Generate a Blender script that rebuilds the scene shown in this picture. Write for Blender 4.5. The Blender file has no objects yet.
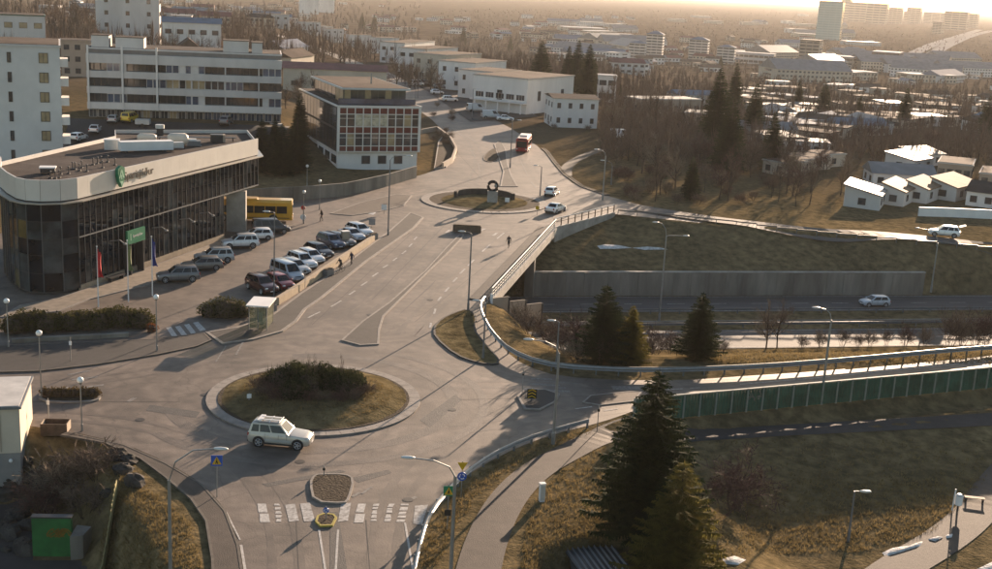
import bpy, bmesh, math, random
import numpy as np
from math import sin, cos, tan, pi, radians, atan2, sqrt, hypot, floor
from mathutils import Vector, Matrix

random.seed(7)
scene = bpy.context.scene
COL = scene.collection
# ------------------------------------------------------------------ camera
CAM_H = 33.0; FOC = 1200.0; ROLL = radians(3.0); PITCH = math.atan(297.7/1200)
cp, sp, cr, sr = cos(PITCH), sin(PITCH), cos(ROLL), sin(ROLL)
cam_data = bpy.data.cameras.new('camera'); cam = bpy.data.objects.new('camera', cam_data); COL.objects.link(cam)
r0 = Vector((1,0,0)); u0 = Vector((0,sp,cp)); fw = Vector((0,cp,-sp))
rx = r0*cr + u0*sr; ux = u0*cr - r0*sr
cam.matrix_world = Matrix(((rx.x,ux.x,-fw.x,0),(rx.y,ux.y,-fw.y,0),(rx.z,ux.z,-fw.z,CAM_H),(0,0,0,1)))
cam_data.sensor_fit = 'HORIZONTAL'; cam_data.sensor_width = 36; cam_data.lens = FOC/992*36
cam_data.clip_start = 0.5; cam_data.clip_end = 60000
scene.camera = cam
# ------------------------------------------------------------------ light
SUN_AZ = radians(21.5); SUN_EL = radians(10.5)      # clockwise from +Y (the view direction)
world = bpy.data.worlds.new('World'); scene.world = world; world.use_nodes = True
wn = world.node_tree.nodes; wl = world.node_tree.links
sky = wn.new('ShaderNodeTexSky'); sky.sky_type = 'NISHITA'; sky.sun_disc = False
sky.sun_elevation = SUN_EL; sky.sun_rotation = SUN_AZ; sky.air_density = 1.0; sky.dust_density = 0.7; sky.ozone_density = 1.0
wl.new(sky.outputs[0], wn['Background'].inputs[0]); wn['Background'].inputs[1].default_value = 0.072
sl = bpy.data.lights.new('sun', 'SUN'); sl.energy = 5.0; sl.angle = radians(0.4); sl.color = (1.0, 0.74, 0.53)
sun = bpy.data.objects.new('sun', sl); COL.objects.link(sun)
sd = Vector((sin(SUN_AZ)*cos(SUN_EL), cos(SUN_AZ)*cos(SUN_EL), sin(SUN_EL)))
sun.rotation_euler = sd.to_track_quat('Z', 'Y').to_euler(); sun.location = (60, 140, 80)
vs = scene.view_settings; vs.view_transform = 'Standard'; vs.look = 'None'; vs.exposure = 1.62; vs.gamma = 1.0; vs.use_curve_mapping = False
HAZE_D = 0.000058
cy = scene.cycles; cy.use_denoising = True
try: cy.denoiser = 'OPENIMAGEDENOISE'
except Exception: pass
cy.max_bounces = 5; cy.diffuse_bounces = 2; cy.glossy_bounces = 3; cy.transmission_bounces = 4; cy.volume_bounces = 0; cy.transparent_max_bounces = 6
cy.use_adaptive_sampling = False; cy.sample_clamp_indirect = 6.0; cy.caustics_reflective = False; cy.caustics_refractive = False

# ------------------------------------------------------------------ helpers
def ray(px, py):
    x = (px-496)/FOC; y = -(py-284.5)/FOC
    xr = x*cr - y*sr; yr = x*sr + y*cr
    return Vector((xr, cp+yr*sp, -sp+yr*cp))
def P(px, py, e=0.0):
    d = ray(px, py); t = (e-CAM_H)/d.z
    return Vector((d.x*t, d.y*t, e))
def proj(p):
    v = Vector(p)-Vector((0,0,CAM_H)); zc = v.y*cp - v.z*sp; yr = (v.y*sp+v.z*cp)/zc; xr = v.x/zc
    return 496+(xr*cr+yr*sr)*FOC, 284.5-(-xr*sr+yr*cr)*FOC
def HT(base, ytop):
    lo, hi = 0.0, 120.0
    for _ in range(40):
        m = (lo+hi)/2
        if proj((base[0], base[1], base[2]+m))[1] > ytop: lo = m
        else: hi = m
    return lo
def ss(a, b, x):
    t = min(1.0, max(0.0, (x-a)/(b-a))); return t*t*(3-2*t)
def lin(a, b, x): return min(1.0, max(0.0, (x-a)/(b-a)))
def interp(pts, x):
    if x <= pts[0][0]: return pts[0][1]
    for (a, va), (b, vb) in zip(pts, pts[1:]):
        if x <= b: return va+(vb-va)*(x-a)/(b-a)
    return pts[-1][1]
# terrain ------------------------------------------------------------
HX, HY = cos(radians(12.5)), sin(radians(12.5))     # along the sunken highway; across it is (-HY, HX)
def st(x, y): return x*HX+y*HY, -x*HY+y*HX
def xy(s, t): return s*HX-t*HY, s*HY+t*HX
BE = [(95,24.5),(101,25.0),(123,26.6),(162.5,44.2),(180,52)]       # s of the bridge's right edge at t
T_TOP = [(30,170),(44,172),(56,177),(60,172),(66,167),(70,165.5),(85,163),(109,157),(140,155)]
FA = Vector((15.6,91.6)); FD = Vector((.9242,.3815)); FN = Vector((.3815,-.9242))
PIT = (7.9, 64.2)
BA = Vector((-28.6,81.3)); BD = Vector((.51,-.86)); BN = Vector((-.86,-.51))
def E(x, y):
    u = x/max(y, 1.0); w = ss(-.11, -.21, u) if y > 0 else 0
    y1 = 240+220*ss(.16, .04, u)
    e = w*5.0*ss(198, 232, y) - 25*((1-w)*ss(y1, 1100, y) + w*ss(560, 1900, y))
    s, t = st(x, y)
    if 96 < t < 182 and s < 900:
        be = interp(BE, t)
        d = 0.0
        if t < 126: d = -7.0*ss(100.5, 126.5, t)**.9
        elif t < 152.3: d = -7.0
        else:
            tt = interp(T_TOP, s); d = -4.2*(1-lin(153.0, tt, t)**.8)
        k = ss(be-.5, be+9, s) if t < 122 else lin(be-12, be-10.5, s)
        if 118 < t <= 122: k = max(k, 0)
        e += d*k
    if t > 150 and s > 60: e -= 1.2*ss(75, 115, s)*ss(150, 160, t)*(1-ss(200, 260, t))
    d2 = (Vector((x,y))-FA).dot(FN); a2 = (Vector((x,y))-FA).dot(FD)
    if d2 > 0 and y < 120:
        k = ss(-10, -3, a2)
        slope = -(0.75*ss(.2, 1.3, d2) + .112*min(max(d2-4.0,0),12.0) + .02*min(max(d2-16,0),20)) 
        e += slope*k
    b2 = (Vector((x,y))-BA).dot(BN); ba = (Vector((x,y))-BA).dot(BD)
    if b2 > 0 and y < 90 and ba > -3:
        e -= 3.4*ss(0.0, 3.4, b2)*ss(-3, 2.0, ba)
    ds = hypot(x-PIT[0], y-PIT[1])
    if ds < 6: e -= 2.0*ss(5.4, 3.2, ds)
    return e
def G(px, py, emax=0):
    """first point of the terrain along a pixel's ray"""
    d = ray(px, py); d = d/d.y
    y0, step = 40.0, 4.0
    y = y0
    while y < 30000:
        if CAM_H + d.z*y <= E(d.x*y, y): break
        y += max(1.2, y*.010)
    lo, hi = y-max(1.2, y*.0102), y
    for _ in range(20):
        m = (lo+hi)/2
        if CAM_H + d.z*m <= E(d.x*m, m): hi = m
        else: lo = m
    return Vector((d.x*hi, hi, E(d.x*hi, hi)))
# ------------------------------------------------------------------ materials
MATS = {}
def mat(name, col, rough=.8, var=.15, scale=1.0, bump=0.0, bscale=None, metal=0.0, spec=.3, col2=None, patch=0.0, pscale=.08, emit=None, streak=None):
    if name in MATS: return MATS[name]
    m = bpy.data.materials.new(name); m.use_nodes = True; MATS[name] = m
    n = m.node_tree.nodes; l = m.node_tree.links; b = n['Principled BSDF']
    b.inputs['Roughness'].default_value = rough; b.inputs['Metallic'].default_value = metal
    b.inputs['Specular IOR Level'].default_value = spec
    geo = n.new('ShaderNodeNewGeometry'); pos = geo.outputs['Position']
    if streak:
        mp = n.new('ShaderNodeMapping'); mp.inputs['Scale'].default_value = streak; l.new(pos, mp.inputs[0]); pos = mp.outputs[0]
    c1 = tuple(max(0, c*(1-var)) for c in col); c2 = col2 or tuple(c*(1+var) for c in col)
    if var > 0 or col2:
        t = n.new('ShaderNodeTexNoise'); t.inputs['Scale'].default_value = scale; t.inputs['Detail'].default_value = 6; t.inputs['Roughness'].default_value = .62
        l.new(pos, t.inputs['Vector'])
        r = n.new('ShaderNodeValToRGB'); r.color_ramp.elements[0].position = .34; r.color_ramp.elements[1].position = .68
        r.color_ramp.elements[0].color = (*c1, 1); r.color_ramp.elements[1].color = (*c2, 1); l.new(t.outputs[0], r.inputs[0])
        out = r.outputs[0]
        if patch:
            t2 = n.new('ShaderNodeTexNoise'); t2.inputs['Scale'].default_value = pscale; t2.inputs['Detail'].default_value = 3; l.new(pos, t2.inputs['Vector'])
            mr = n.new('ShaderNodeMapRange'); mr.inputs[1].default_value = .35; mr.inputs[2].default_value = .65; mr.inputs[3].default_value = 1-patch; mr.inputs[4].default_value = 1+patch
            l.new(t2.outputs[0], mr.inputs[0])
            mx = n.new('ShaderNodeMix'); mx.data_type = 'RGBA'; mx.blend_type = 'MULTIPLY'; mx.inputs[0].default_value = 1
            l.new(out, mx.inputs[6]); l.new(mr.outputs[0], mx.inputs[7]); out = mx.outputs[2]
        l.new(out, b.inputs['Base Color'])
    else: b.inputs['Base Color'].default_value = (*col, 1)
    if bump:
        t3 = n.new('ShaderNodeTexNoise'); t3.inputs['Scale'].default_value = bscale or scale*3; t3.inputs['Detail'].default_value = 5; l.new(geo.outputs['Position'], t3.inputs['Vector'])
        bp = n.new('ShaderNodeBump'); bp.inputs['Strength'].default_value = bump; bp.inputs['Distance'].default_value = .2; l.new(t3.outputs[0], bp.inputs['Height']); l.new(bp.outputs[0], b.inputs['Normal'])
    if emit:
        b.inputs['Emission Color'].default_value = (*emit[:3], 1); b.inputs['Emission Strength'].default_value = emit[3]
    return m
def glass(name, col=(.02,.025,.03), rough=.06, spec=.9, var=.5, scale=.25):
    return mat(name, col, rough, var, scale, spec=spec)
M = mat
ASPH = M('asphalt', (.130,.102,.080), .66, .22, .8, .10, 9, spec=.35, patch=.24, pscale=.16)
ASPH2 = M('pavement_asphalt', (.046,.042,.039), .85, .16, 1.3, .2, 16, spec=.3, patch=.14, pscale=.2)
ASPHP = M('path_asphalt', (.064,.050,.040), .8, .18, 1.1, .2, 16, spec=.3, patch=.15, pscale=.2)
PATCH = M('asphalt_patch', (.072,.066,.061), .72, .14, 1.5, .2, 14, spec=.3)
HWY = M('highway_asphalt', (.085,.08,.075), .78, .15, .7, .1, 12, spec=.22, patch=.12, streak=(.25,1.5,1))
CONC = M('concrete', (.30,.28,.25), .85, .18, .8, .15, 6, spec=.3, patch=.12, pscale=.3)
CONCD = M('weathered_concrete', (.19,.172,.145), .88, .25, .5, .15, 5, spec=.25, patch=.2, pscale=.2, streak=(1.2,1.2,.25))
KERB = M('kerb_stone', (.23,.205,.18), .85, .2, 1.5, .15, 8, spec=.3)
WPAINT = M('road_paint', (.30,.28,.255), .75, .35, 3.5, spec=.2, col2=(.52,.50,.47))
WORN = M('worn_paint', (.17,.158,.145), .75, .4, 5.0, spec=.3)
YPAINT = M('yellow_paint', (.34,.27,.05), .7, .2, 3.0)
STEEL = M('galvanised_steel', (.27,.27,.265), .5, .12, 2, metal=.6, spec=.5)
STEELD = M('grey_painted_steel', (.16,.165,.17), .5, .1, 2, metal=.3, spec=.4)
DARK = M('dark_metal', (.03,.03,.032), .5, .2, 2, spec=.4)
WHITE = M('white_paint', (.72,.70,.67), .6, .06, .6, spec=.35, patch=.05)
BLACK = M('black_rubber', (.018,.018,.018), .8, .2, 4)
GLASSD = glass('dark_glass')
SNOW = M('snow', (.50,.49,.47), .9, .35, 2.5, .6, 6, spec=.1)
# ------------------------------------------------------------------ mesh builder
class MB:
    def __init__(s): s.v = []; s.f = []; s.m = []
    def add(s, vs, fs, mi=0):
        o = len(s.v); s.v += [tuple(v) for v in vs]; s.f += [tuple(i+o for i in f) for f in fs]; s.m += [mi]*len(fs); return s
    def box(s, c, d, rz=0.0, mi=0):
        hx, hy, hz = d[0]/2, d[1]/2, d[2]/2; ca, sa = cos(rz), sin(rz); vs = []
        for z in (-hz, hz):
            for x, y in ((-hx,-hy),(hx,-hy),(hx,hy),(-hx,hy)): vs.append((c[0]+x*ca-y*sa, c[1]+x*sa+y*ca, c[2]+z))
        return s.add(vs, [(3,2,1,0),(4,5,6,7),(0,1,5,4),(1,2,6,5),(2,3,7,6),(3,0,4,7)], mi)
    def prism(s, poly, z0, z1, mi=0, top=None):
        n = len(poly); a = sum(poly[i][0]*poly[(i+1)%n][1]-poly[(i+1)%n][0]*poly[i][1] for i in range(n))
        if a < 0: poly = poly[::-1]
        vs = [(p[0],p[1],z0) for p in poly]+[(p[0],p[1],z1) for p in poly]
        s.add(vs, [(i,(i+1)%n,n+(i+1)%n,n+i) for i in range(n)]+[tuple(range(n-1,-1,-1))], mi)
        return s.add(vs[n:], [tuple(range(n))], mi if top is None else top)
    def sheet(s, poly, z, mi=0):
        n = len(poly); a = sum(poly[i][0]*poly[(i+1)%n][1]-poly[(i+1)%n][0]*poly[i][1] for i in range(n))
        if a < 0: poly = poly[::-1]
        return s.add([(p[0],p[1],z) for p in poly], [tuple(range(n))], mi)
    def tube(s, pts, rad, n=6, mi=0, cap=True):
        pts = [Vector(p) for p in pts]
        if not hasattr(rad, '__len__'): rad = [rad]*len(pts)
        rings = []; vs = []
        for i, p in enumerate(pts):
            d = (pts[min(i+1,len(pts)-1)]-pts[max(i-1,0)])
            d = d.normalized() if d.length > 1e-9 else Vector((0,0,1))
            a = d.cross(Vector((0,0,1)) if abs(d.z) < .95 else Vector((1,0,0))).normalized(); b = d.cross(a)
            for k in range(n):
                t = 2*pi*k/n; vs.append(p+(a*cos(t)+b*sin(t))*rad[i])
        fs = []
        for i in range(len(pts)-1):
            for k in range(n): fs.append((i*n+k, (i+1)*n+k, (i+1)*n+(k+1)%n, i*n+(k+1)%n))
        if cap: fs += [tuple(range(n)), tuple(range((len(pts)-1)*n+n-1, (len(pts)-1)*n-1, -1))]
        return s.add(vs, fs, mi)
    def ball(s, c, r, mi=0, nu=10, nv=6, jit=0.0, rnd=random):
        r = r if hasattr(r, '__len__') else (r,r,r); vs = []
        for j in range(nv+1):
            th = pi*j/nv
            for i in range(nu):
                ph = 2*pi*i/nu; k = 1+jit*(rnd.random()*2-1)
                vs.append((c[0]+r[0]*k*sin(th)*cos(ph), c[1]+r[1]*k*sin(th)*sin(ph), c[2]+r[2]*k*cos(th)))
        fs = [(j*nu+i, (j+1)*nu+i, (j+1)*nu+(i+1)%nu, j*nu+(i+1)%nu) for j in range(nv) for i in range(nu)]
        return s.add(vs, fs, mi)
    def disc(s, c, r, axis, th, n=16, mi=0):
        a = Vector(axis).normalized(); return s.tube([Vector(c)-a*th/2, Vector(c)+a*th/2], r, n, mi)
    def mesh(s, name, mats, smooth=False):
        me = bpy.data.meshes.new(name); me.from_pydata(s.v, [], s.f)
        for m in (mats if isinstance(mats, (list, tuple)) else [mats]): me.materials.append(m)
        me.polygons.foreach_set('material_index', s.m)
        if smooth: me.polygons.foreach_set('use_smooth', [True]*len(s.f))
        me.update(); return me
    def build(s, name, mats, parent=None, smooth=False, loc=None, rz=0.0):
        return put(name, s.mesh(name, mats, smooth), parent, loc, rz)
def put(name, me, parent=None, loc=None, rz=0.0):
    o = bpy.data.objects.new(name, me); COL.objects.link(o)
    if loc is not None: o.location = loc
    o.rotation_euler.z = rz
    if parent is not None: o.parent = parent
    return o
def tag(o, label, cat, group=None, kind=None):
    o['label'] = label
    if cat: o['category'] = cat
    if group: o['group'] = group
    if kind: o['kind'] = kind
    return o
def thing(name, label, cat, loc=(0,0,0), rz=0.0, group=None):
    o = bpy.data.objects.new(name, None); COL.objects.link(o); o.location = loc; o.rotation_euler.z = rz; o.empty_display_size = .3
    return tag(o, label, cat, group)
def struct(name, mb, mats, label, cat, smooth=False):
    return tag(mb.build(name, mats, None, smooth), label, cat, None, 'structure')
def dup(root, loc, rz=0.0, label=None, group=None, scale=None):
    r = root.copy(); COL.objects.link(r); r.location = loc; r.rotation_euler.z = rz
    if scale is not None: r.scale = scale if hasattr(scale, '__len__') else (scale,)*3
    if label: r['label'] = label
    if group: r['group'] = group
    for ch in list(root.children):
        c = ch.copy(); COL.objects.link(c); c.parent = r
        for g in list(ch.children):
            d = g.copy(); COL.objects.link(d); d.parent = c
    return r
def W(poly, e=0.0): return [P(a, b, e).xy for a, b in poly]
def poly_off(poly, d):
    """offset a closed 2-D polygon inwards by d"""
    n = len(poly); pts = [Vector(p) for p in poly]
    a = sum(pts[i].x*pts[(i+1)%n].y-pts[(i+1)%n].x*pts[i].y for i in range(n))
    sg = 1 if a > 0 else -1; out = []
    for i in range(n):
        e1 = (pts[i]-pts[i-1]).normalized(); e2 = (pts[(i+1)%n]-pts[i]).normalized()
        n1 = Vector((-e1.y,e1.x))*sg; n2 = Vector((-e2.y,e2.x))*sg; b = (n1+n2)
        b = b/max(.35, b.length_squared/2) if b.length > .01 else n1
        out.append(pts[i]+b*d)
    return out
def chaikin(pts, it=2, closed=False):
    pts = [Vector(p) for p in pts]
    for _ in range(it):
        q = [] if closed else [pts[0]]; n = len(pts)
        for i in range(n if closed else n-1):
            a, b = pts[i], pts[(i+1)%n]; q += [a*.75+b*.25, a*.25+b*.75]
        if not closed: q.append(pts[-1])
        pts = q
    return pts
def resample(pts, step):
    out = [Vector(pts[0])]; acc = 0
    for a, b in zip(pts, pts[1:]):
        a, b = Vector(a), Vector(b); L = (b-a).length; d = step-acc
        while d <= L: out.append(a+(b-a)*(d/L)); d += step
        acc = (acc+L) % step
    return out
def text_mesh(body, size, depth, name):
    c = bpy.data.curves.new(name, 'FONT'); c.body = body; c.size = size; c.extrude = depth; c.resolution_u = 2
    o = bpy.data.objects.new(name, c); COL.objects.link(o)
    bpy.context.view_layer.update()
    me = bpy.data.meshes.new_from_object(o.evaluated_get(bpy.context.evaluated_depsgraph_get()))
    bpy.data.objects.remove(o); bpy.data.curves.remove(c); return me
# ================================================================== SETTING
GRASS = M('dry_grass', (.105,.083,.044), 1.0, .35, .9, .6, 5, spec=0, col2=(.20,.155,.082), patch=.3, pscale=.12)
def make_ground_mat():
    """earth-coloured ground: winter grass near by, mottled brown and grey far off"""
    m = bpy.data.materials.new('ground'); m.use_nodes = True; n = m.node_tree.nodes; l = m.node_tree.links; b = n['Principled BSDF']
    b.inputs['Roughness'].default_value = 1.0; b.inputs['Specular IOR Level'].default_value = 0.0
    geo = n.new('ShaderNodeNewGeometry')
    def noise(sc, det=6, ro=.6):
        t = n.new('ShaderNodeTexNoise'); t.inputs['Scale'].default_value = sc; t.inputs['Detail'].default_value = det; t.inputs['Roughness'].default_value = ro
        l.new(geo.outputs['Position'], t.inputs['Vector']); return t.outputs[0]
    def ramp(src, stops):
        r = n.new('ShaderNodeValToRGB'); e = r.color_ramp.elements
        while len(e) < len(stops): e.new(.5)
        for i, (p, c) in enumerate(stops): e[i].position = p; e[i].color = (*c, 1)
        l.new(src, r.inputs[0]); return r.outputs[0]
    near = ramp(noise(.9), [(.30,(.070,.060,.034)),(.48,(.130,.104,.060)),(.70,(.215,.168,.095))])
    wide = ramp(noise(.10, 3), [(.35,(.80,.78,.74)),(.65,(1.2,1.12,1.02))])
    mx = n.new('ShaderNodeMix'); mx.data_type = 'RGBA'; mx.blend_type = 'MULTIPLY'; mx.inputs[0].default_value = 1; l.new(near, mx.inputs[6]); l.new(wide, mx.inputs[7])
    far = ramp(noise(.035, 9, .75), [(.30,(.045,.036,.026)),(.50,(.085,.066,.048)),(.66,(.150,.118,.088))])
    sep = n.new('ShaderNodeSeparateXYZ'); l.new(geo.outputs['Position'], sep.inputs[0])
    mr = n.new('ShaderNodeMapRange'); mr.inputs[1].default_value = 190; mr.inputs[2].default_value = 340; l.new(sep.outputs[1], mr.inputs[0])
    m2 = n.new('ShaderNodeMix'); m2.data_type = 'RGBA'; l.new(mr.outputs[0], m2.inputs[0]); l.new(mx.outputs[2], m2.inputs[6]); l.new(far, m2.inputs[7])
    l.new(m2.outputs[2], b.inputs['Base Color'])
    bp = n.new('ShaderNodeBump'); bp.inputs['Strength'].default_value = .7; bp.inputs['Distance'].default_value = .25; l.new(noise(3.5, 6), bp.inputs['Height']); l.new(bp.outputs[0], b.inputs['Normal'])
    return m
GROUND = make_ground_mat()
ys = list(np.arange(-80, 50, 6.0))+list(np.arange(50, 200, .9))+list(np.arange(200, 260, 2.0))
y = 260.0
while y < 26000: ys.append(y); y *= 1.035
NC = 330
vsg, fsg = [], []
for j, yy in enumerate(ys):
    hw = 62+.62*max(0, yy-20)
    for i in range(NC+1):
        q = i/NC*2-1; x = hw*(.55*q+.45*q**3)
        vsg.append((x, yy, E(x, yy)))
for j in range(len(ys)-1):
    for i in range(NC):
        a = j*(NC+1)+i; fsg.append((a, a+1, a+NC+2, a+NC+1))
g = MB(); g.v = vsg; g.f = fsg; g.m = [0]*len(fsg)
ground = struct('ground', g, GROUND, 'winter-brown ground of lawns, banks and the valley beyond', 'ground', True)

# ---- main carriageway -------------------------------------------------
edge_se = [(400,640),(410,600),(418,550),(430,515),(455,483),(500,455),(550,435),(600,423),(640,409),(683,401),(760,391),(840,383),(920,373),(992,366),(1120,352)]
edge_ne = [(1120,340),(992,356),(900,365),(800,374),(720,379),(640,381),(560,377),(525,366),(505,351),(490,331),(482,313),(487,300)]
edge_br = [(519,264),(552,229),(580,222),(612,214)]
edge_n = [(640,205),(600,194),(572,183),(556,168),(547,155),(537,146),(512,129),(478,111),(440,97),(408,82),(384,70)]
edge_nw = [(356,64),(384,86),(408,103),(432,120),(450,138),(458,152),(452,164),(425,174),(380,187),(335,195),(290,199),(240,203)]
road_poly = [(252,640),(248,590),(240,545),(226,510),(203,484),(166,462),(125,444),(68,431),(20,425),(-30,424)]
rp = W(chaikin([Vector(p) for p in road_poly], 1)+[Vector(p) for p in [(-60,424)]])
rp += [Vector((-62,92)), Vector((-62,168))]
rp += [p.xy for p in [P(*q) for q in edge_nw[::-1]]]
rp2 = [P(*q).xy for q in edge_n[::-1]]
rp = rp+rp2
rp += [P(700,215).xy, P(720,218).xy]
rp += [P(*q).xy for q in [(700,223),(612,214)]]
rp += [P(*q).xy for q in edge_br[::-1][1:]]
rp += W(chaikin([Vector(p) for p in edge_ne[::-1]], 1))
rp += W(chaikin([Vector(p) for p in edge_se[::-1]], 1))
def wear_rings(m, centres):
    """tyre-worn bands that circle the roundabouts: the asphalt itself is polished darker there"""
    n = m.node_tree.nodes; l = m.node_tree.links; b = n['Principled BSDF']; src = b.inputs['Base Color'].links[0].from_socket
    geo = n.new('ShaderNodeNewGeometry'); nz = n.new('ShaderNodeTexNoise'); nz.inputs['Scale'].default_value = .22; nz.inputs['Detail'].default_value = 3; l.new(geo.outputs['Position'], nz.inputs['Vector'])
    for (cx, cy, r0_, r1_) in centres:
        vm = n.new('ShaderNodeVectorMath'); vm.operation = 'DISTANCE'; vm.inputs[1].default_value = (cx, cy, .02); l.new(geo.outputs['Position'], vm.inputs[0])
        ma = n.new('ShaderNodeMath'); ma.operation = 'MULTIPLY_ADD'; ma.inputs[1].default_value = 9.0; l.new(nz.outputs[0], ma.inputs[0]); l.new(vm.outputs['Value'], ma.inputs[2])
        mu = n.new('ShaderNodeMath'); mu.operation = 'MULTIPLY'; mu.inputs[1].default_value = 2.6; l.new(ma.outputs[0], mu.inputs[0])
        sn = n.new('ShaderNodeMath'); sn.operation = 'SINE'; l.new(mu.outputs[0], sn.inputs[0])
        k1 = n.new('ShaderNodeMapRange'); k1.interpolation_type = 'SMOOTHSTEP'; k1.inputs[1].default_value = r1_; k1.inputs[2].default_value = r1_*1.7; k1.inputs[3].default_value = 1; k1.inputs[4].default_value = .25; l.new(vm.outputs['Value'], k1.inputs[0])
        mm = n.new('ShaderNodeMath'); mm.operation = 'MULTIPLY'; l.new(sn.outputs[0], mm.inputs[0]); l.new(k1.outputs[0], mm.inputs[1])
        mr = n.new('ShaderNodeMapRange'); mr.inputs[1].default_value = -1; mr.inputs[2].default_value = 1; mr.inputs[3].default_value = .84; mr.inputs[4].default_value = 1.12; l.new(mm.outputs[0], mr.inputs[0])
        mx = n.new('ShaderNodeMix'); mx.data_type = 'RGBA'; mx.blend_type = 'MULTIPLY'; mx.inputs[0].default_value = 1; l.new(src, mx.inputs[6]); l.new(mr.outputs[0], mx.inputs[7]); src = mx.outputs[2]
    vo = n.new('ShaderNodeTexVoronoi'); vo.feature = 'DISTANCE_TO_EDGE'; vo.inputs['Scale'].default_value = .16; wp = n.new('ShaderNodeVectorMath'); wp.operation = 'ADD'; nc_ = n.new('ShaderNodeTexNoise'); nc_.inputs['Scale'].default_value = .9; l.new(geo.outputs['Position'], nc_.inputs['Vector']); l.new(geo.outputs['Position'], wp.inputs[0]); l.new(nc_.outputs['Color'], wp.inputs[1]); l.new(wp.outputs[0], vo.inputs['Vector'])
    cr_ = n.new('ShaderNodeMapRange'); cr_.inputs[1].default_value = .0; cr_.inputs[2].default_value = .012; cr_.inputs[3].default_value = .72; cr_.inputs[4].default_value = 1; l.new(vo.outputs['Distance'], cr_.inputs[0])
    mx = n.new('ShaderNodeMix'); mx.data_type = 'RGBA'; mx.blend_type = 'MULTIPLY'; mx.inputs[0].default_value = 1; l.new(src, mx.inputs[6]); l.new(cr_.outputs[0], mx.inputs[7]); l.new(mx.outputs[2], b.inputs['Base Color'])
wear_rings(ASPH, [(-14.2, 91.6, 8, 17), (-2.6, 186, 10, 19)])
mb = MB(); mb.sheet(rp, .02); road = struct('road', mb, ASPH, 'sand-dusted grey asphalt of roundabouts, streets and car park', 'road')

def strip(name, pts, width, m, label, cat, dz=.04, flat=None, sub=None):
    """a road ribbon laid over the terrain"""
    mb = MB(); L, R = [], []
    for i, p in enumerate(pts):
        d = (Vector(pts[min(i+1,len(pts)-1)][:2])-Vector(pts[max(i-1,0)][:2])).normalized(); nrm = Vector((-d.y,d.x)); w = width[i] if hasattr(width,'__len__') else width
        for side, lst in ((1,L),(-1,R)):
            q = Vector(p[:2])+nrm*w/2*side; lst.append((q.x, q.y, (E(q.x,q.y) if flat is None else flat)+dz))
    n = len(pts); mb.add(L+R, [(i, n+i, n+i+1, i+1) for i in range(n-1)])
    return struct(name, mb, m, label, cat)
# sunken highway
for nm, t0, t1, lab in (('highway', 142.6, 150.6, 'far carriageway of the sunken highway below the concrete wall'), ('highway', 126.6, 134.2, 'near carriageway of the sunken highway behind the bank')):
    mb = MB(); n = 60
    a = [xy(16+i*5, t0) for i in range(n)]; b = [xy(16+i*5, t1) for i in range(n)]
    mb.add([(p[0],p[1],-6.95+E(*p)*0) for p in a]+[(p[0],p[1],-6.95) for p in b], [(i,i+1,n+i+1,n+i) for i in range(n-1)])
    struct(nm, mb, HWY, lab, 'road')
mb = MB(); 
for t in (127.0,133.8,143.0,150.2):
    for i in range(40):
        a = xy(20+i*6, t-.07); b = xy(26+i*6, t-.07); c = xy(26+i*6, t+.07); d = xy(20+i*6, t+.07)
        mb.sheet([a,b,c,d], -6.935)
for t in (130.4, 146.6):
    for i in range(40):
        a = xy(20+i*6, t-.07); b = xy(22.5+i*6, t-.07); c = xy(22.5+i*6, t+.07); d = xy(20+i*6, t+.07)
        mb.sheet([a,b,c,d], -6.935)
struct('highway_markings', mb, WPAINT, 'white lane lines on the sunken highway', 'road marking')
# street beyond the bridge leading off to the right
pts = resample(chaikin([P(*q).xy for q in [(640,209),(700,219),(770,227),(830,232)]]+[P(880,237,-.9).xy,P(940,242,-1.2).xy,P(992,247,-1.2).xy,P(1090,256,-1.2).xy]), 2.0)
strip('road', pts, 4.6, HWY, 'narrow street running right along the top of the far bank', 'road', .20)
# far street climbing to the upper left
pts = resample(chaikin([G(*q).xy for q in [(372,76),(352,62),(325,52),(298,42),(272,34)]]), 4.0)
strip('road', pts, 8.5, ASPH, 'far street climbing past the row of white houses', 'road', .12)
def drape(name, c4, nu, nv, m, label, cat, dz=.12):
    """a sheet between four pixels, laid over the terrain"""
    mb = MB(); a, b, c, d = [Vector(q) for q in c4]
    for j in range(nv+1):
        for i in range(nu+1):
            u, v = i/nu, j/nv; q = (a*(1-u)+b*u)*(1-v)+(d*(1-u)+c*u)*v; p = G(q.x, q.y); mb.v.append((p.x,p.y,p.z+dz))
    mb.f = [(j*(nu+1)+i, j*(nu+1)+i+1, (j+1)*(nu+1)+i+1, (j+1)*(nu+1)+i) for j in range(nv) for i in range(nu)]; mb.m = [0]*len(mb.f)
    return struct(name, mb, m, label, cat)
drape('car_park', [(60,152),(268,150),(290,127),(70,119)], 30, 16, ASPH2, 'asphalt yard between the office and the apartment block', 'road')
drape('car_park', [(470,122),(538,117),(512,103),(420,86)], 20, 14, ASPH2, 'asphalt yard in front of the row of white houses', 'road')
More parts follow.
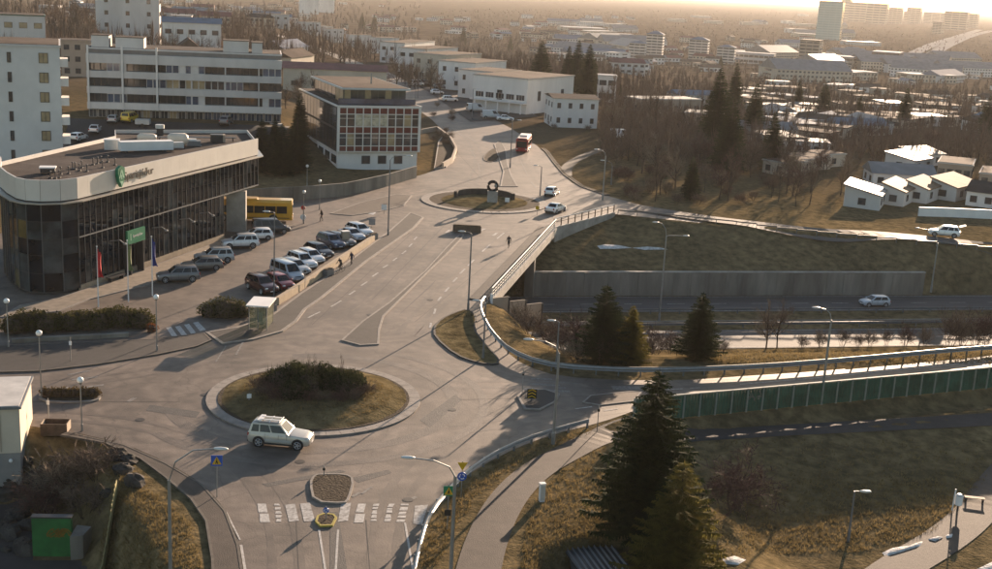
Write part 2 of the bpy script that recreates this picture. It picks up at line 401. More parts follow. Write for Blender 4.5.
# foot paths on the near right
pts = resample(chaikin([G(640,420).xy, G(612,433).xy, G(575,449).xy, G(535,470).xy, G(508,497).xy, G(490,530).xy, G(478,569).xy, G(470,620).xy]), 1.0)
strip('footpath', pts, [2.3+.4*lin(0,len(pts),i) for i in range(len(pts))], ASPHP, 'brown asphalt footpath curving behind the steel crash barrier', 'path', .05)
def on_fence(a, d): p = FA+FD*a+FN*d; return (p.x, p.y)
pts = [on_fence(a, 2.1+.1*max(a,0)) for a in np.arange(-3, 60, 1.0)]
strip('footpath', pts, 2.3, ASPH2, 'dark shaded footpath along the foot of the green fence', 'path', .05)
pts = resample(chaikin([G(1040,440).xy, G(1000,480).xy, G(975,515).xy, G(945,540).xy, G(890,572).xy, G(830,610).xy]), 1.0)
strip('footpath', pts, 2.8, ASPHP, 'sunlit brown footpath in the lower right corner', 'path', .05)
# grassy loop path right of the far roundabout
pts = resample(chaikin([G(*q).xy for q in [(566,176),(566,166),(585,155),(610,147),(650,144)]]), 1.5)
strip('footpath', pts, 2.2, ASPHP, 'narrow track curving over the lawn beyond the bridge', 'path', .05)

# ---- raised pavements and islands -------------------------------------
def island(name, poly, h, topm, label, cat, kw=.28, kmat=KERB, z0=-.02):
    """a raised slab with a kerb of single stones round its rim"""
    t = thing(name, label, cat); t['kind'] = 'structure'
    inner = poly_off(poly, kw); mb = MB(); mb.prism([tuple(p) for p in inner], z0, h-.015); mb.build('surface', topm, t)
    n = len(poly); kb = MB(); pts = [Vector(p) for p in poly]
    for i in range(n):
        a, b, c, d = pts[i], pts[(i+1)%n], Vector(inner[(i+1)%n]), Vector(inner[i])
        kb.prism([tuple(a),tuple(b),tuple(c),tuple(d)], z0, h)
    kb.build('kerb', kmat, t); return t
def circ(c, r, n=40): return [Vector((c[0]+r*cos(2*pi*i/n), c[1]+r*sin(2*pi*i/n))) for i in range(n)]
SOIL = M('bare_soil', (.060,.046,.032), .95, .3, 2.0, .6, 6, spec=.08)
RING = (P(207,397)+P(419,403)).xy*.5; RING = Vector((RING.x, (P(318,366).y+P(306,436).y)/2)); RR = 8.55
t = thing('roundabout_island', 'round kerbed island with grass and dark shrubs at the near roundabout', 'traffic island', (RING.x,RING.y,0)); t['kind'] = 'structure'
mb = MB(); n = 48
def ringseg(a0, a1, ra, rb): return [(ra*cos(a0),ra*sin(a0)),(ra*cos(a1),ra*sin(a1)),(rb*cos(a1),rb*sin(a1)),(rb*cos(a0),rb*sin(a0))]
seg = MB(); seg.prism(ringseg(.0015, 2*pi/n-.0015, RR-.9, RR), -.02, .13); me_seg = seg.mesh('kerb_stone', KERB)
for i in range(n): put('kerb_stone', me_seg, t, None, 2*pi*i/n)
vs_, fs_ = [], []
for j in range(9):
    r = (RR-.92)*j/8
    for i in range(n): vs_.append((r*cos(2*pi*i/n), r*sin(2*pi*i/n), .10+.75*(1-(j/8)**2)+.05*random.random()))
fs_ = [(j*n+i, (j+1)*n+i, (j+1)*n+(i+1)%n, j*n+(i+1)%n) for j in range(8) for i in range(n)]
mb = MB(); mb.add(vs_, fs_); mb.build('grass_mound', GRASS, t, True)
mb = MB()
for i in range(n):
    mb.prism(ringseg(2*pi*i/n, 2*pi*(i+1)/n, RR-2.0, RR-.91), 0, .17)
mb.build('soil_bed', SOIL, t)
RING2 = Vector(((P(423,201).x+P(545,206).x)/2, (P(486,190).y+P(482,215).y)/2)); RR2 = 10.0
t = thing('roundabout_island', 'round kerbed island of the far roundabout with a sculpture', 'traffic island', (RING2.x,RING2.y,0)); t['kind'] = 'structure'
seg = MB(); seg.prism(ringseg(.004, 2*pi/n-.004, RR2-1.3, RR2), -.02, .13); me_seg = seg.mesh('kerb_stone', KERB)
for i in range(n): put('kerb_stone', me_seg, t, None, 2*pi*i/n)
mb = MB(); mb.prism([tuple(p) for p in circ((0,0), RR2-1.32, n)], -.02, .12); mb.build('gravel_bed', SOIL, t)
mb = MB(); 
for j in range(5):
    r = (RR2-3.2)*j/4
    for i in range(n): mb.v.append((r*cos(2*pi*i/n), r*sin(2*pi*i/n), .14+.45*(1-(j/4)**2)))
mb.f = [(j*n+i, (j+1)*n+i, (j+1)*n+(i+1)%n, j*n+(i+1)%n) for j in range(4) for i in range(n)]; mb.m = [0]*len(mb.f)
mb.build('grass_mound', GRASS, t, True)

island('traffic_island', W(chaikin([(309,484),(313,477),(318,475),(346,475),(355,480),(350,500),(345,505),(313,503)],1,True)), .14, SOIL, 'tapered kerbed refuge in the mouth of the southern street', 'traffic island', .16)
island('traffic_island', W([(317,517),(324,514.5),(334,515.5),(337,519),(333,527),(320,527.5),(315,523)]), .14, SOIL, 'small refuge with yellow-painted kerb at the southern crossing', 'traffic island', .14, YPAINT)
lng = [(341,341),(352,331),(362,322),(389,303),(424,272),(446,248),(458,236),(464,235),(462,239),(446,256),(431,270),(403,298),(384,317),(380,330),(379,345),(360,346)]
island('traffic_island', W(lng), .12, ASPH2, 'long narrow kerbed island between the two carriageways on the bridge', 'traffic island', .2)
island('traffic_island', W(chaikin([(38,402),(40,392),(60,388),(90,391),(102,397),(98,402),(70,404)],1,True)), .14, SOIL, 'rounded kerbed island with clipped hedge in the western street', 'traffic island', .22)
island('traffic_island', W([(517,397),(523,391),(545,390),(560,395),(556,403),(540,411),(524,410)]), .14, ASPH2, 'dark kerbed refuge at the mouth of the slip road', 'traffic island', .2)
island('traffic_island', W([(582,403),(590,396),(630,392),(642,393),(634,402),(600,406)]), .10, ASPHP, 'long low brown island in the slip road beside the barrier', 'traffic island', .15)
island('grass_verge', W(chaikin([(434,338),(433,328),(440,320),(452,314),(468,309),(478,318),(474,330),(486,345),(500,360),(498,366),(478,364),(455,356)],1,True)), .13, GRASS, 'kerbed wedge of yellow grass at the near end of the bridge', 'verge', .2, ASPH2)
island('pavement', W([(222,345),(255,340),(283,332),(297,322),(306,310),(322,299),(367,262),(414,229),(424,218),(410,213),(388,232),(340,268),(300,294),(268,318),(236,328),(205,333)]), .13, ASPH2, 'dark asphalt pavement with light kerb between car park and street', 'pavement', .3)
island('pavement', W([(212,590),(211,560),(205,522),(190,500),(164,478),(140,460),(104,444),(60,436),(68,433),(125,446),(166,464),(203,486),(226,512),(239,546),(246,590)]), .13, ASPHP, 'brown pavement curving round the lower left corner', 'pavement', .16, M('dark_kerb', (.10,.085,.07), .85, .25, 2.0))
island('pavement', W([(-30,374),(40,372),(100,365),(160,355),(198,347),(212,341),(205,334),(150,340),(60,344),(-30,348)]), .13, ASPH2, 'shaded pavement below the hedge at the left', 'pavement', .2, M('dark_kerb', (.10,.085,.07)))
island('pavement', W([(60,312),(90,300),(150,285),(210,262),(236,246),(232,240),(222,241),(165,262),(120,278),(82,291),(58,299),(20,306),(0,318)]), .12, M('light_paving', (.24,.20,.155), .85, .2, 1.2, .15, 8, spec=.25, patch=.1), 'light paved forecourt along the glass facade', 'pavement', .2)
island('traffic_island', W([(438,143),(446,133),(455,146),(456,158),(446,168),(434,170)]), .3, SOIL, 'dark planted verge beside the bend of the northern street', 'verge', .3)
island('traffic_island', W([(494,145),(500,141),(506,150),(508,165),(512,177),(518,187),(500,187),(503,172)]), .12, ASPH2, 'narrow splitter island north of the far roundabout', 'traffic island', .25)
tag(island('traffic_island', W([(330,214),(360,203),(395,195),(412,196),(404,206),(380,212),(352,216)]), .10, ASPHP, 'pale triangular island left of the far roundabout', 'traffic island', .2), 'pale triangular island left of the far roundabout', 'traffic island')

vg = [P(*q).xy for q in [(606,196),(580,187),(563,175),(553,163),(545,152),(541,149)]]; vo_ = [p+Vector((.75,.55)) for p in vg[::-1]]
island('verge_kerb', [Vector(p) for p in vg]+vo_, .14, SOIL, 'dark kerbed strip along the lawn right of the northern street', 'verge', .12, M('dark_kerb', (.10,.085,.07)))
island('traffic_island', W(chaikin([(486,153),(494,148),(500,152),(499,160),(490,163),(482,160)],1,True)), .12, SOIL, 'small dark planted island left of the northern splitter', 'traffic island', .2, M('dark_kerb', (.10,.085,.07)))
# ---- painted markings -------------------------------------------------
def marks(name, quads, m, label, z=.034, e=0.0):
    mb = MB()
    for q in quads: mb.sheet(W(q, e), e+z)
    return struct(name, mb, m, label, 'road marking')
def bar(x0, y0, x1, y1, w):
    a, b = P(x0,y0), P(x1,y1); d = (b-a).normalized(); nn = Vector((-d.y,d.x,0))*w/2
    return [a+nn, b+nn, b-nn, a-nn]
def bars(lst, m, label, name='road_markings', z=.034):
    mb = MB()
    for q in lst: mb.sheet([tuple(p.xy) for p in bar(*q)], z)
    return struct(name, mb, m, label, 'road marking')
marks('crossing_stripes', [[(285,505),(295,504),(299,521),(289,522)],[(300,504),(310,503),(315,521),(304,522)],[(341,504),(351,503),(348,521),(338,522)],[(415,506),(428,505),(422,525),(413,524)]], WPAINT, 'white stripes of the southern zebra crossing')
rs = random.Random(3); worn = []
for x0, x1, sl in ((257,267,3),(274,281,2),(357,367,-3),(373,380,-3),(388,395,-4),(401,410,-5)):
    yy = 504
    while yy < 521:
        h_ = rs.uniform(1.2, 3.6) if x0 != 257 and x0 != 357 else 8.6
        k0 = (yy-504)/18*sl; k1 = (yy+h_-504)/18*sl
        worn.append([(x0+k0+rs.uniform(0,1.5), yy), (x1+k0-rs.uniform(0,2), yy), (x1+k1-rs.uniform(0,2), yy+h_), (x0+k1, yy+h_)]); yy += h_+rs.uniform(.5, 1.8)
marks('worn_crossing_stripes', worn, M('half_worn_paint', (.42,.40,.37), .75, .3, 5.0), 'half worn stripes of the southern zebra crossing')
marks('crossing_stripes', [[(166,328),(171,327),(178,337),(173,338)],[(175,327),(180,326),(187,335),(182,336)],[(184,325),(189,324),(196,333),(191,334)],[(193,323),(198,322),(206,330),(200,331.5)]], M('half_worn_paint', (.42,.40,.37)), 'faded stripes of the short crossing by the round bush')
ln = []
for a, b in (((308,318),(320,312)),((331,307),(341,301)),((349,295),(355,291)),((361,286),(367,282)),((372,277),(378,273)),((383,268),(388,265)),((393,261),(397,258)),((402,254),(406,251)),((409,247),(412,244)),((414,240),(417,237))): ln.append((*a,*b,.2))
for a, b in (((430,328),(431,323)),((434,314),(435.5,309)),((438,301),(441,297)),((445,292),(449,287.5)),((453,282),(457,278)),((460,274),(465,269)),((468,266),(474,260)),((482,252),(490,245)),((497,239),(504,233))): ln.append((*a,*b,.22))
for a, b in (((446,233),(450,230)),((456,231),(461,228)),((478,232),(485,229)),((493,236),(497,233))): ln.append((*a,*b,.36))
bars(ln, WPAINT, 'dashed white lane lines across the bridge')
bars([(405,523,418,600,.13),(319,530,330,600,.13),(338,530,334,600,.13),(241,545,250,600,.16),(226,512,240,540,.1)], M('half_worn_paint', (.4,.4,.4)), 'thin white edge lines of the southern street')
bars([(352,497,360,493,.25),(362,494,372,487,.2),(416,497,411,500,.3),(446,498,440,502,.3),(72,380,98,377,.3),(76,389,104,385,.3),(68,375,90,371,.3),(135,398,128,402,.35),(236,355,246,337,.18),(216,362,226,346,.12)], WORN, 'faint worn stop marks around the near roundabout')
bars([(452,128,462,136,.3),(466,136,476,142,.3),(430,118,470,121,.5),(434,114,474,117,.4),(470,150,476,158,.15),(478,163,480,172,.15),(520,160,528,176,.15),(531,182,536,188,.3),(545,222,556,216,.35),(560,216,575,212,.3),(585,200,610,206,.4),(620,207,640,211,.4)], WORN, 'worn markings north of the far roundabout')
bars([(531,379,552,379.5,.35),(528,384,560,386,.35),(524,389,570,392,.5),(536,381,580,384,.15),(556,388,566,388,.3),(612,388,640,388.5,.9)], WORN, 'worn pale marks on the slip road behind the refuge')
bars([(640,391,683,389,.12),(690,388.5,700,388,.12),(740,384.5,830,377,.12),(840,376,990,361,.12),(575,409,592,407,.15),(604,411,618,409,.15)], WPAINT, 'white edge line of the slip road')
# tyre-polished bands round the ring: the asphalt itself is darker and smoother there
mb = MB()
for (ra, rb, a0, a1) in ((RR+2.2, RR+3.3, -2.7, 1.9),(RR+4.8, RR+5.6, -2.4, 1.2)):
    k = 40
    for i in range(k):
        b0 = a0+(a1-a0)*i/k; b1 = a0+(a1-a0)*(i+1)/k
        mb.sheet([(RING.x+p[0], RING.y+p[1]) for p in ringseg(b0, b1, ra, rb)], .026)
struct('tyre_track', mb, M('polished_asphalt', (.104,.082,.065), .62, .2, 1.2, .15, 10, spec=.4, patch=.2, pscale=.4), 'darker tyre-worn bands circling the near roundabout', 'road marking')
tracks = [[(330,318),(380,282),(425,240),(446,215)],[(350,322),(398,285),(440,245),(462,222)],[(405,335),(440,292),(480,256),(520,226)],[(425,338),(458,298),(498,262),(534,230)],[(288,600),(284,530),(266,486),(232,456)],[(388,600),(382,535),(402,482),(446,446)],[(-20,416),(80,416),(160,428),(224,452)],[(-20,388),(120,379),(205,360),(260,350)],[(452,430),(530,420),(600,412),(680,398)],[(440,385),(520,384),(600,386),(700,384),(860,372)],[(452,120),(472,140),(482,165),(470,185)],[(505,128),(520,150),(535,175),(552,195)]]
mb = MB()
for tr in tracks:
    cl = resample(chaikin([P(*q).xy for q in tr]), 1.5)
    for o_ in (-.78,.78):
        L_, R_2 = [], []
        for i, p in enumerate(cl):
            d_ = (cl[min(i+1,len(cl)-1)]-cl[max(i-1,0)]).normalized(); nn_ = Vector((-d_.y,d_.x)); w2 = .26+.06*sin(i*.7+o_); L_.append(p+nn_*(o_+w2)); R_2.append(p+nn_*(o_-w2))
        k_ = len(cl); mb.add([(p.x,p.y,.025) for p in L_]+[(p.x,p.y,.025) for p in R_2], [(i,k_+i,k_+i+1,i+1) for i in range(k_-1)])
struct('wheel_track', mb, M('wheel_track', (.106,.083,.065), .62, .25, .7, .08, 9, spec=.35, patch=.26, pscale=.16), 'darker wheel tracks worn along the lanes', 'road marking')
mb = MB()
for a_, b_, w2 in (((372,300),(448,222),.05),((312,325),(420,226),.05),((415,322),(520,238),.05),((300,600),(296,520),.05),((372,600),(366,520),.05),((20,402),(180,402),.05),((460,400),(640,395),.05),((455,150),(482,180),.06)):
    mb.sheet([tuple(p.xy) for p in bar(*a_,*b_,w2)], .030)
struct('asphalt_seam', mb, M('tar_seam', (.03,.027,.025), .7, .2, 2), 'dark tar seams between the asphalt lanes', 'road')
mh = MB(); mh.tube([(0,0,-.01),(0,0,.012)], .36, 16); mh.tube([(0,0,.012),(0,0,.016)], .27, 14); mh = mh.mesh('manhole_cover', M('cast_iron', (.04,.036,.034), .6, .2, 3, metal=.3))
for px_, py_, lab_ in ((262,370,'manhole cover north-west of the near roundabout'),(452,410,'manhole cover east of the near roundabout'),(300,462,'manhole cover by the tapered refuge'),(408,500,'manhole cover left of the barrier at the southern crossing'),(370,315,'manhole cover beside the long island'),(430,300,'manhole cover on the right bridge lanes'),(140,420,'manhole cover in the western street'),(420,200,'manhole cover left of the far roundabout'),(205,395,'manhole cover west of the near roundabout')):
    p_ = P(px_,py_); tag(put('manhole_cover', mh, None, (p_.x,p_.y,.026)), lab_, 'manhole cover', 'manhole covers in the road')
mb = MB()
for q in ([(262,484),(340,470),(346,472),(268,487)],[(352,478),(388,470),(392,473),(358,483)],[(420,420),(455,395),(462,400),(430,428)],[(150,405),(200,412),(196,418),(146,411)],[(330,512),(338,512),(352,600),(330,600)],[(432,286),(436,280),(402,312),(398,316)]):
    mb.sheet(W(q), .028)
struct('asphalt_patch', mb, PATCH, 'darker repair patches in the asphalt', 'road')
# ================================================================== BUILDINGS
ROOFD = M('dark_roof_felt', (.075,.062,.055), .95, .2, .5, .2, 4, spec=.05, patch=.2, pscale=.15)
ROOFM = M('metal_roof', (.20,.195,.19), .6, .2, .3, metal=.15, spec=.25)
ROOFB = M('sky_tinted_roof', (.16,.19,.23), .9, .15, .3, spec=.08)  # ROOFB: its blue cast is painted in for the sky mirrored on roofs
ROOFR = M('red_roof', (.16,.055,.045), .7, .2, .4, patch=.2)
ROOFBR = M('brown_roof', (.10,.075,.06), .95, .2, .5, spec=.04, patch=.2)
WALLW = M('white_render', (.66,.63,.59), .85, .06, .5, spec=.25, patch=.08, pscale=.1, streak=(1,1,.3))
WALLG = M('grey_render', (.52,.50,.475), .85, .07, .5, spec=.25, patch=.08, pscale=.1, streak=(1,1,.3))
WALLC = M('cream_render', (.50,.43,.34), .85, .07, .5, spec=.25, patch=.08, pscale=.1)
WALLB = M('beige_render', (.33,.27,.21), .85, .08, .5, spec=.25, patch=.08, pscale=.1)
WIN = glass('window_glass', (.045,.05,.055), .08, .7, .5, .3)
WINW = M('curtained_glass', (.30,.23,.13), .3, .3, .6, spec=.6)
WINB = glass('bluish_glass', (.06,.08,.12), .10, .7, .4, .4)
FRAME = M('window_frame', (.55,.53,.50), .6, .08, 1)
FRAMED = M('dark_frame', (.05,.05,.052), .5, .1, 1)
_wc = {}
def window_mesh(w, h, fm, gm, mull=1, d=.12, fr=.07):
    k = (round(w,2), round(h,2), fm.name, gm.name, mull)
    if k not in _wc:
        mb = MB(); x = w/2
        for xx in (-x+fr/2, x-fr/2): mb.box((xx,0,h/2), (fr,d,h))
        for zz in (fr/2, h-fr/2): mb.box((0,0,zz), (w-2*fr-.004,d,fr))
        for i in range(1, mull): mb.box((-x+w*i/mull,0,h/2), (fr*.7,d*.8,h-2*fr-.004))
        gb = MB(); gb.box((0,.02,h/2), (w-2*fr+.01,.03,h-2*fr+.01))
        _wc[k] = (mb.mesh('window', fm), gb.mesh('pane', gm))
    return _wc[k]
def add_window(parent, x, z, w, h, face='f', D=0, Wd=0, fm=FRAME, gm=WIN, mull=1, pane=True, yoff=0.0):
    """face f: front (y=0), r: right side (x=Wd), l: left side (x=0)"""
    fme, gme = window_mesh(w, h, fm, gm, mull)
    loc, rz = {'f': ((x,-.02-yoff,z),0.0), 'r': ((Wd+.02,x,z),pi/2), 'l': ((-.02,x,z),-pi/2)}[face]
    o = put('window', fme, parent, loc, rz)
    if pane: put('pane', gme, o)
    return o
def frame_of(A, B):
    d = (B-A); return A, atan2(d.y, d.x), d.xy.length
def shell(parent, Wd, D, h, wm, z0=0.0, x0=0.0, y0=0.0, name='wall'):
    mb = MB(); mb.box((x0+Wd/2, y0+D/2, (z0+h)/2), (Wd, D, h-z0)); return mb.build(name, wm, parent)
def flat_roof(parent, Wd, D, h, rm, tm, over=.25, th=.3, x0=0.0, y0=0.0):
    mb = MB(); a = over
    mb.box((x0+Wd/2, y0+D/2, h+th/2), (Wd+2*a, D+2*a, th)); o = mb.build('roof', tm, parent)
    k = MB(); k.box((x0+Wd/2, y0+D/2, h+th+.03), (Wd+2*a-.5, D+2*a-.5, .06)); k.build('roof_felt', rm, o); return o
def gable_roof(parent, Wd, D, h, rise, rm, over=.4, along='x'):
    mb = MB(); a = over
    if along == 'x': vs = [(-a,-a,h),(Wd+a,-a,h),(Wd+a,D+a,h),(-a,D+a,h),(-a,D/2,h+rise),(Wd+a,D/2,h+rise)]; fs = [(0,1,5,4),(2,3,4,5),(0,4,3),(1,2,5),(3,2,1,0)]
    else: vs = [(-a,-a,h),(Wd+a,-a,h),(Wd+a,D+a,h),(-a,D+a,h),(Wd/2,-a,h+rise),(Wd/2,D+a,h+rise)]; fs = [(1,2,5,4),(3,0,4,5),(0,1,4),(2,3,5),(3,2,1,0)]
    mb.add(vs, fs); return mb.build('roof', rm, parent)

# ---- 1. dark glass office ----------------------------------------------
OH = 11.3
A = Vector((-43.3,120.8)); C = Vector((-32.5,158.3))
outl = [C, A, Vector((-44.4,119.2)), Vector((-46.1,118.4)), Vector((-47.6,118.5)), Vector((-48.9,119.4)), Vector((-51.0,122.2)), Vector((-53.0,125.4)), Vector((-55.7,132.0)), Vector((-51.2,157.9)), Vector((-53.2,163.9)), Vector((-36.7,171.3))]
off = thing('office_building', 'dark glass office block with rounded corner, pale parapet band and green shield sign', 'building', (A.x,A.y,0))
loc = lambda p: (p[0]-A.x, p[1]-A.y)
OG = [glass('office_glass', (.007,.011,.016), .03, .22, .6, .5), glass('office_glass_bright', (.045,.052,.055), .04, .3, .6, .4), glass('office_glass_brown', (.10,.075,.03), .08, .3, .6, .5)]
BAND = M('parapet_panel', (.55,.52,.48), .5, .05, .6, metal=.15, spec=.4)
BANDJ = M('ledge_metal', (.36,.34,.31), .4, .1, 1, metal=.5, spec=.5)
inn = poly_off(outl, .35)
fdir = (C-A).normalized(); LA = (C-A).length; rzA = atan2(fdir.y, fdir.x); nout = Vector((fdir.y,-fdir.x))
Bp = A+fdir*(LA*.765)                                    # the lower glass ends here; beyond it the upper floor overhangs
mb = MB(); mb.prism([loc(p) for p in inn], 5.7, 10.6); mb.build('upper_core', FRAMED, off)
low = [Bp]+outl[1:9]+[Vector((-52.5,149.5))]; mb = MB(); mb.prism([loc(p) for p in poly_off(low, .35)], 0, 5.7); mb.build('lower_core', FRAMED, off)
# roof deck, and parapet of single panels
mb = MB(); mb.prism([loc(p) for p in poly_off(outl, .05)], 10.6, 10.85); rf = mb.build('roof', ROOFD, off)
def panels(p0, p1, z0, z1, n, m, name, th=.12, gap=.008, parent=off, pushed=0.0, mats=None):
    d = p1-p0; L = d.length/n; rz = atan2(d.y,d.x); dn = d.normalized(); no = Vector((dn.y,-dn.x)); mm = {}
    for i in range(n):
        m_ = mats(i) if mats else m
        if m_.name not in mm:
            k = MB(); k.box((0,0,(z1-z0)/2), (L-gap, th, z1-z0)); mm[m_.name] = k.mesh(name, m_)
        c = p0+dn*L*(i+.5)+no*pushed; lc = loc(c); put(name, mm[m_.name], parent, (lc[0],lc[1],z0), rz)
N = len(outl)
npan = {0:22,1:1,2:1,3:1,4:1,5:2,6:2,7:4,8:12,9:3,10:9,11:7}
for i in range(N):
    p0, p1 = outl[i], outl[(i+1)%N]
    if (p1-p0).length < .3: continue
    if i in (8,9,10,11): panels(p0, p1, 10.62, 11.3, npan[i], BAND, 'parapet_panel')
    else: panels(p0, p1, 9.75, 11.9, npan[i], BAND, 'parapet_panel', .16)
# projecting ledge under the parapet
lo_ = poly_off(outl, -.75); mb = MB()
for i in list(range(0,8))+[11]:
    a, b, c, d = outl[i], outl[(i+1)%N], lo_[(i+1)%N], lo_[i]; mb.prism([loc(a),loc(b),loc(c),loc(d)], 9.50, 9.62)
mb.build('ledge', BANDJ, off)
rsn = random.Random(11)
def glazing(p0, p1, n, zs, first=0):
    d = p1-p0; L = d.length/n; rz = atan2(d.y,d.x); dn = d.normalized(); no = Vector((dn.y,-dn.x))
    mu = MB(); mu.box((0,-.05,(zs[-1]-zs[0])/2), (.045,.12,zs[-1]-zs[0])); mu = mu.mesh('mullion', M('mullion_grey',(.10,.105,.11),.5,.1,2,metal=.3))
    cache = {}
    for i in range(n+1):
        lc = loc(p0+dn*L*i); put('mullion', mu, off, (lc[0],lc[1],zs[0]), rz)
    for i in range(n):
        for z0, z1 in zip(zs, zs[1:]):
            g_ = OG[0] if rsn.random() < .8 else OG[1]
            if first and rsn.random() < .35: g_ = rsn.choice(OG[1:])
            k_ = (z0, g_.name)
            if k_ not in cache:
                k = MB(); k.box((0,0,(z1-z0)/2), (L-.05,.05,z1-z0-.06)); cache[k_] = k.mesh('pane', g_)
            lc = loc(p0+dn*L*(i+.5)-no*.0); o = put('pane', cache[k_], off, (lc[0],lc[1],z0+.03), rz)
            o.rotation_euler.z += rsn.uniform(-.006,.006); o.rotation_euler.x = rsn.uniform(-.008,.008)
ZU = [5.75, 7.6, 9.5]; ZL = [.65, 3.1, 5.7]
glazing(A, C, 39, ZU); glazing(A, Bp, 30, ZL)
for i in range(1, 8):
    L_ = (outl[i+1]-outl[i]).length; k = max(1, round(L_/1.4)) 
    glazing(outl[i+1], outl[i], k, [.3,2.2,4.1,5.75,7.6,9.5], 1)
glazing(outl[11], C, 14, ZU)
mb = MB(); q = A+nout*.05; 
mid = (A+Bp)/2
mb.box((*loc(mid),.32), ((Bp-A).length, .3, .64), rzA); mb.build('plinth', M('plinth_stone', (.30,.24,.17), .85, .15, 1.2, .1, 6), off)
mb = MB(); mb.box((*loc((A+C)/2+nout*.12),5.72), (LA, .12, .10), rzA); mb.build('transom', STEELD, off)
mb = MB(); e_ = poly_off([Bp, C, outl[11], Vector((-42,168.5)), Vector((-46,152))], .3); mb.prism([loc(p) for p in e_], 5.45, 5.69); mb.build('soffit', CONC, off)
pil = P(234,232); mb = MB(); mb.box((pil.x-A.x+.2, pil.y-A.y+.6, 2.73), (2.5,1.2,5.44), .1); mb.build('pillar', CONC, off)
mb = MB(); mb.box((outl[11].x-A.x-6, outl[11].y-A.y-4, 2.7), (4,5,5.4), .4); mb.build('stair_core', CONC, off)
# sign on the band: shield and wording
GREEN = M('sign_green', (.015,.17,.085), .45, .1, 2)
GREENL = M('sign_pale_green', (.30,.52,.36), .5, .1, 2)
def at_front(s, z, out=.2): p = A+fdir*s+nout*out; return (p.x-A.x, p.y-A.y, z)
rzF = rzA
sh = [(-.62,.35),(-.62,1.15),(0,1.45),(.62,1.15),(.62,.35),(.42,-.35),(0,-.9),(-.42,-.35)]
mb = MB(); vv = [(x, 0, z) for x, z in sh]+[(x, -.35, z) for x, z in sh]; n_ = len(sh)
mb.add(vv, [(i,n_+i,n_+(i+1)%n_,(i+1)%n_) for i in range(n_)]+[tuple(range(n_,2*n_))[::-1], tuple(range(n_))])
so = mb.build('shield_sign', GREEN, off, False, at_front(7.2, 10.85, .15), rzF)
mb = MB(); 
for x0, z0, x1, z1 in ((-.38,.1,0,1.05),(.38,.1,0,1.05)):
    mb.add([(x0-.11,-.37,z0),(x0+.11,-.37,z0),(x1+.10,-.37,z1),(x1-.10,-.37,z1)], [(0,1,2,3)])
mb.add([(-.10,-.37,.0),(.10,-.37,.0),(.10,-.37,.45),(-.10,-.37,.45)], [(0,1,2,3)]); mb.add([(-.32,-.37,-.25),(.32,-.37,-.25),(0,-.37,-.72)], [(0,2,1)])
mb.build('shield_emblem', GREENL, so)
tm = text_mesh('Sparisjóður', 1.25, .03, 'lettering'); tm.materials.append(M('letter_dark', (.045,.04,.028), .5, .1, 3))
o = put('lettering', tm, off, at_front(8.1, 10.55, .19), rzF); o.rotation_euler = (pi/2, 0, rzF)
# green sign board above the entrance, entrance portal
mb = MB(); mb.box((0,0,0), (3.4,.25,1.5)); sg = mb.build('entrance_sign', GREEN, off, False, at_front(9.2, 4.3, .75), rzF)
tm = text_mesh('Sparisjóður', .42, .01, 'sign_lettering'); tm.materials.append(WHITE); o = put('sign_lettering', tm, sg, (-.75,-.14,-.05)); o.rotation_euler = (pi/2,0,0)
mb = MB(); mb.add([(-1.2,-.14,-.35),(-1.05,-.14,-.35),(-1.05,-.14,.4),(-1.2,-.14,.4)], [(0,1,2,3)]); mb.build('sign_emblem', GREENL, sg)
for s_ in (8.0, 10.4): mb = MB(); mb.box((*at_front(s_, 1.8, .5)[:2], 1.8), (.15,.9,3.6), rzF); mb.build('portal_side', DARK, off)
for s_ in (5.4, 13.6, 19.5, 24.0):
    mb = MB(); b0 = Vector(at_front(s_, 4.3, .0)); b1 = Vector(at_front(s_, 4.55, 1.3)); b2 = Vector(at_front(s_, 4.2, 1.9)); mb.tube([b0,b1,b2], .06, 5); mb.ball(b2, (.22,.22,.14), 0, 8, 5); mb.build('wall_lamp', STEEL, off)
# roof-top plant: single machines standing on the roof
def on_roof(px, py): p = P(px, py, 10.9); return p
def machine(name, label, cat, px, py, boxes, m=WHITE, rz=.28):
    p = on_roof(px, py); t = thing(name, label, cat, (p.x,p.y,10.86), rz)
    for i, (nm, c, d, mm) in enumerate(boxes):
        k = MB()
        if nm == 'fan': k.tube([Vector(c)-Vector((0,0,d[2]/2)), Vector(c)+Vector((0,0,d[2]/2))], d[0], 12)
        elif nm == 'tank': k.tube([Vector(c)-Vector((d[0]/2,0,0)), Vector(c)-Vector((d[0]*.36,0,0)), Vector(c)+Vector((d[0]*.36,0,0)), Vector(c)+Vector((d[0]/2,0,0))], [d[1]*.3,d[1]/2,d[1]/2,d[1]*.3], 10)
        else: k.box(c, d)
        k.build(nm, mm, t, nm == 'tank')
    return t
LG = M('plant_grey', (.50,.50,.48), .5, .08, 1.5, metal=.2); 
machine('roof_unit', 'small white roof vent box near the rounded corner', 'roof unit', 48, 173, [('housing',(0,0,.35),(1.5,1.0,.5),DARK),('lid',(0,0,.68),(1.7,1.2,.14),WHITE)])
machine('roof_unit', 'pale grey cube unit left of the long duct', 'roof unit', 112, 149, [('housing',(0,0,.6),(1.8,1.3,1.2),LG),('lid',(0,0,1.24),(1.9,1.4,.08),WHITE)])
machine('ventilation_duct', 'long white ventilation unit lying across the office roof', 'roof unit', 146, 151, [('housing',(0,0,.75),(6.5,1.5,1.1),WHITE),('duct',(3.9,.1,.7),(1.6,.8,.7),LG),('support',(-2.5,0,.1),(.3,1.3,.2),DARK),('support',(2.2,0,.1),(.3,1.3,.2),DARK)], rz=.55)
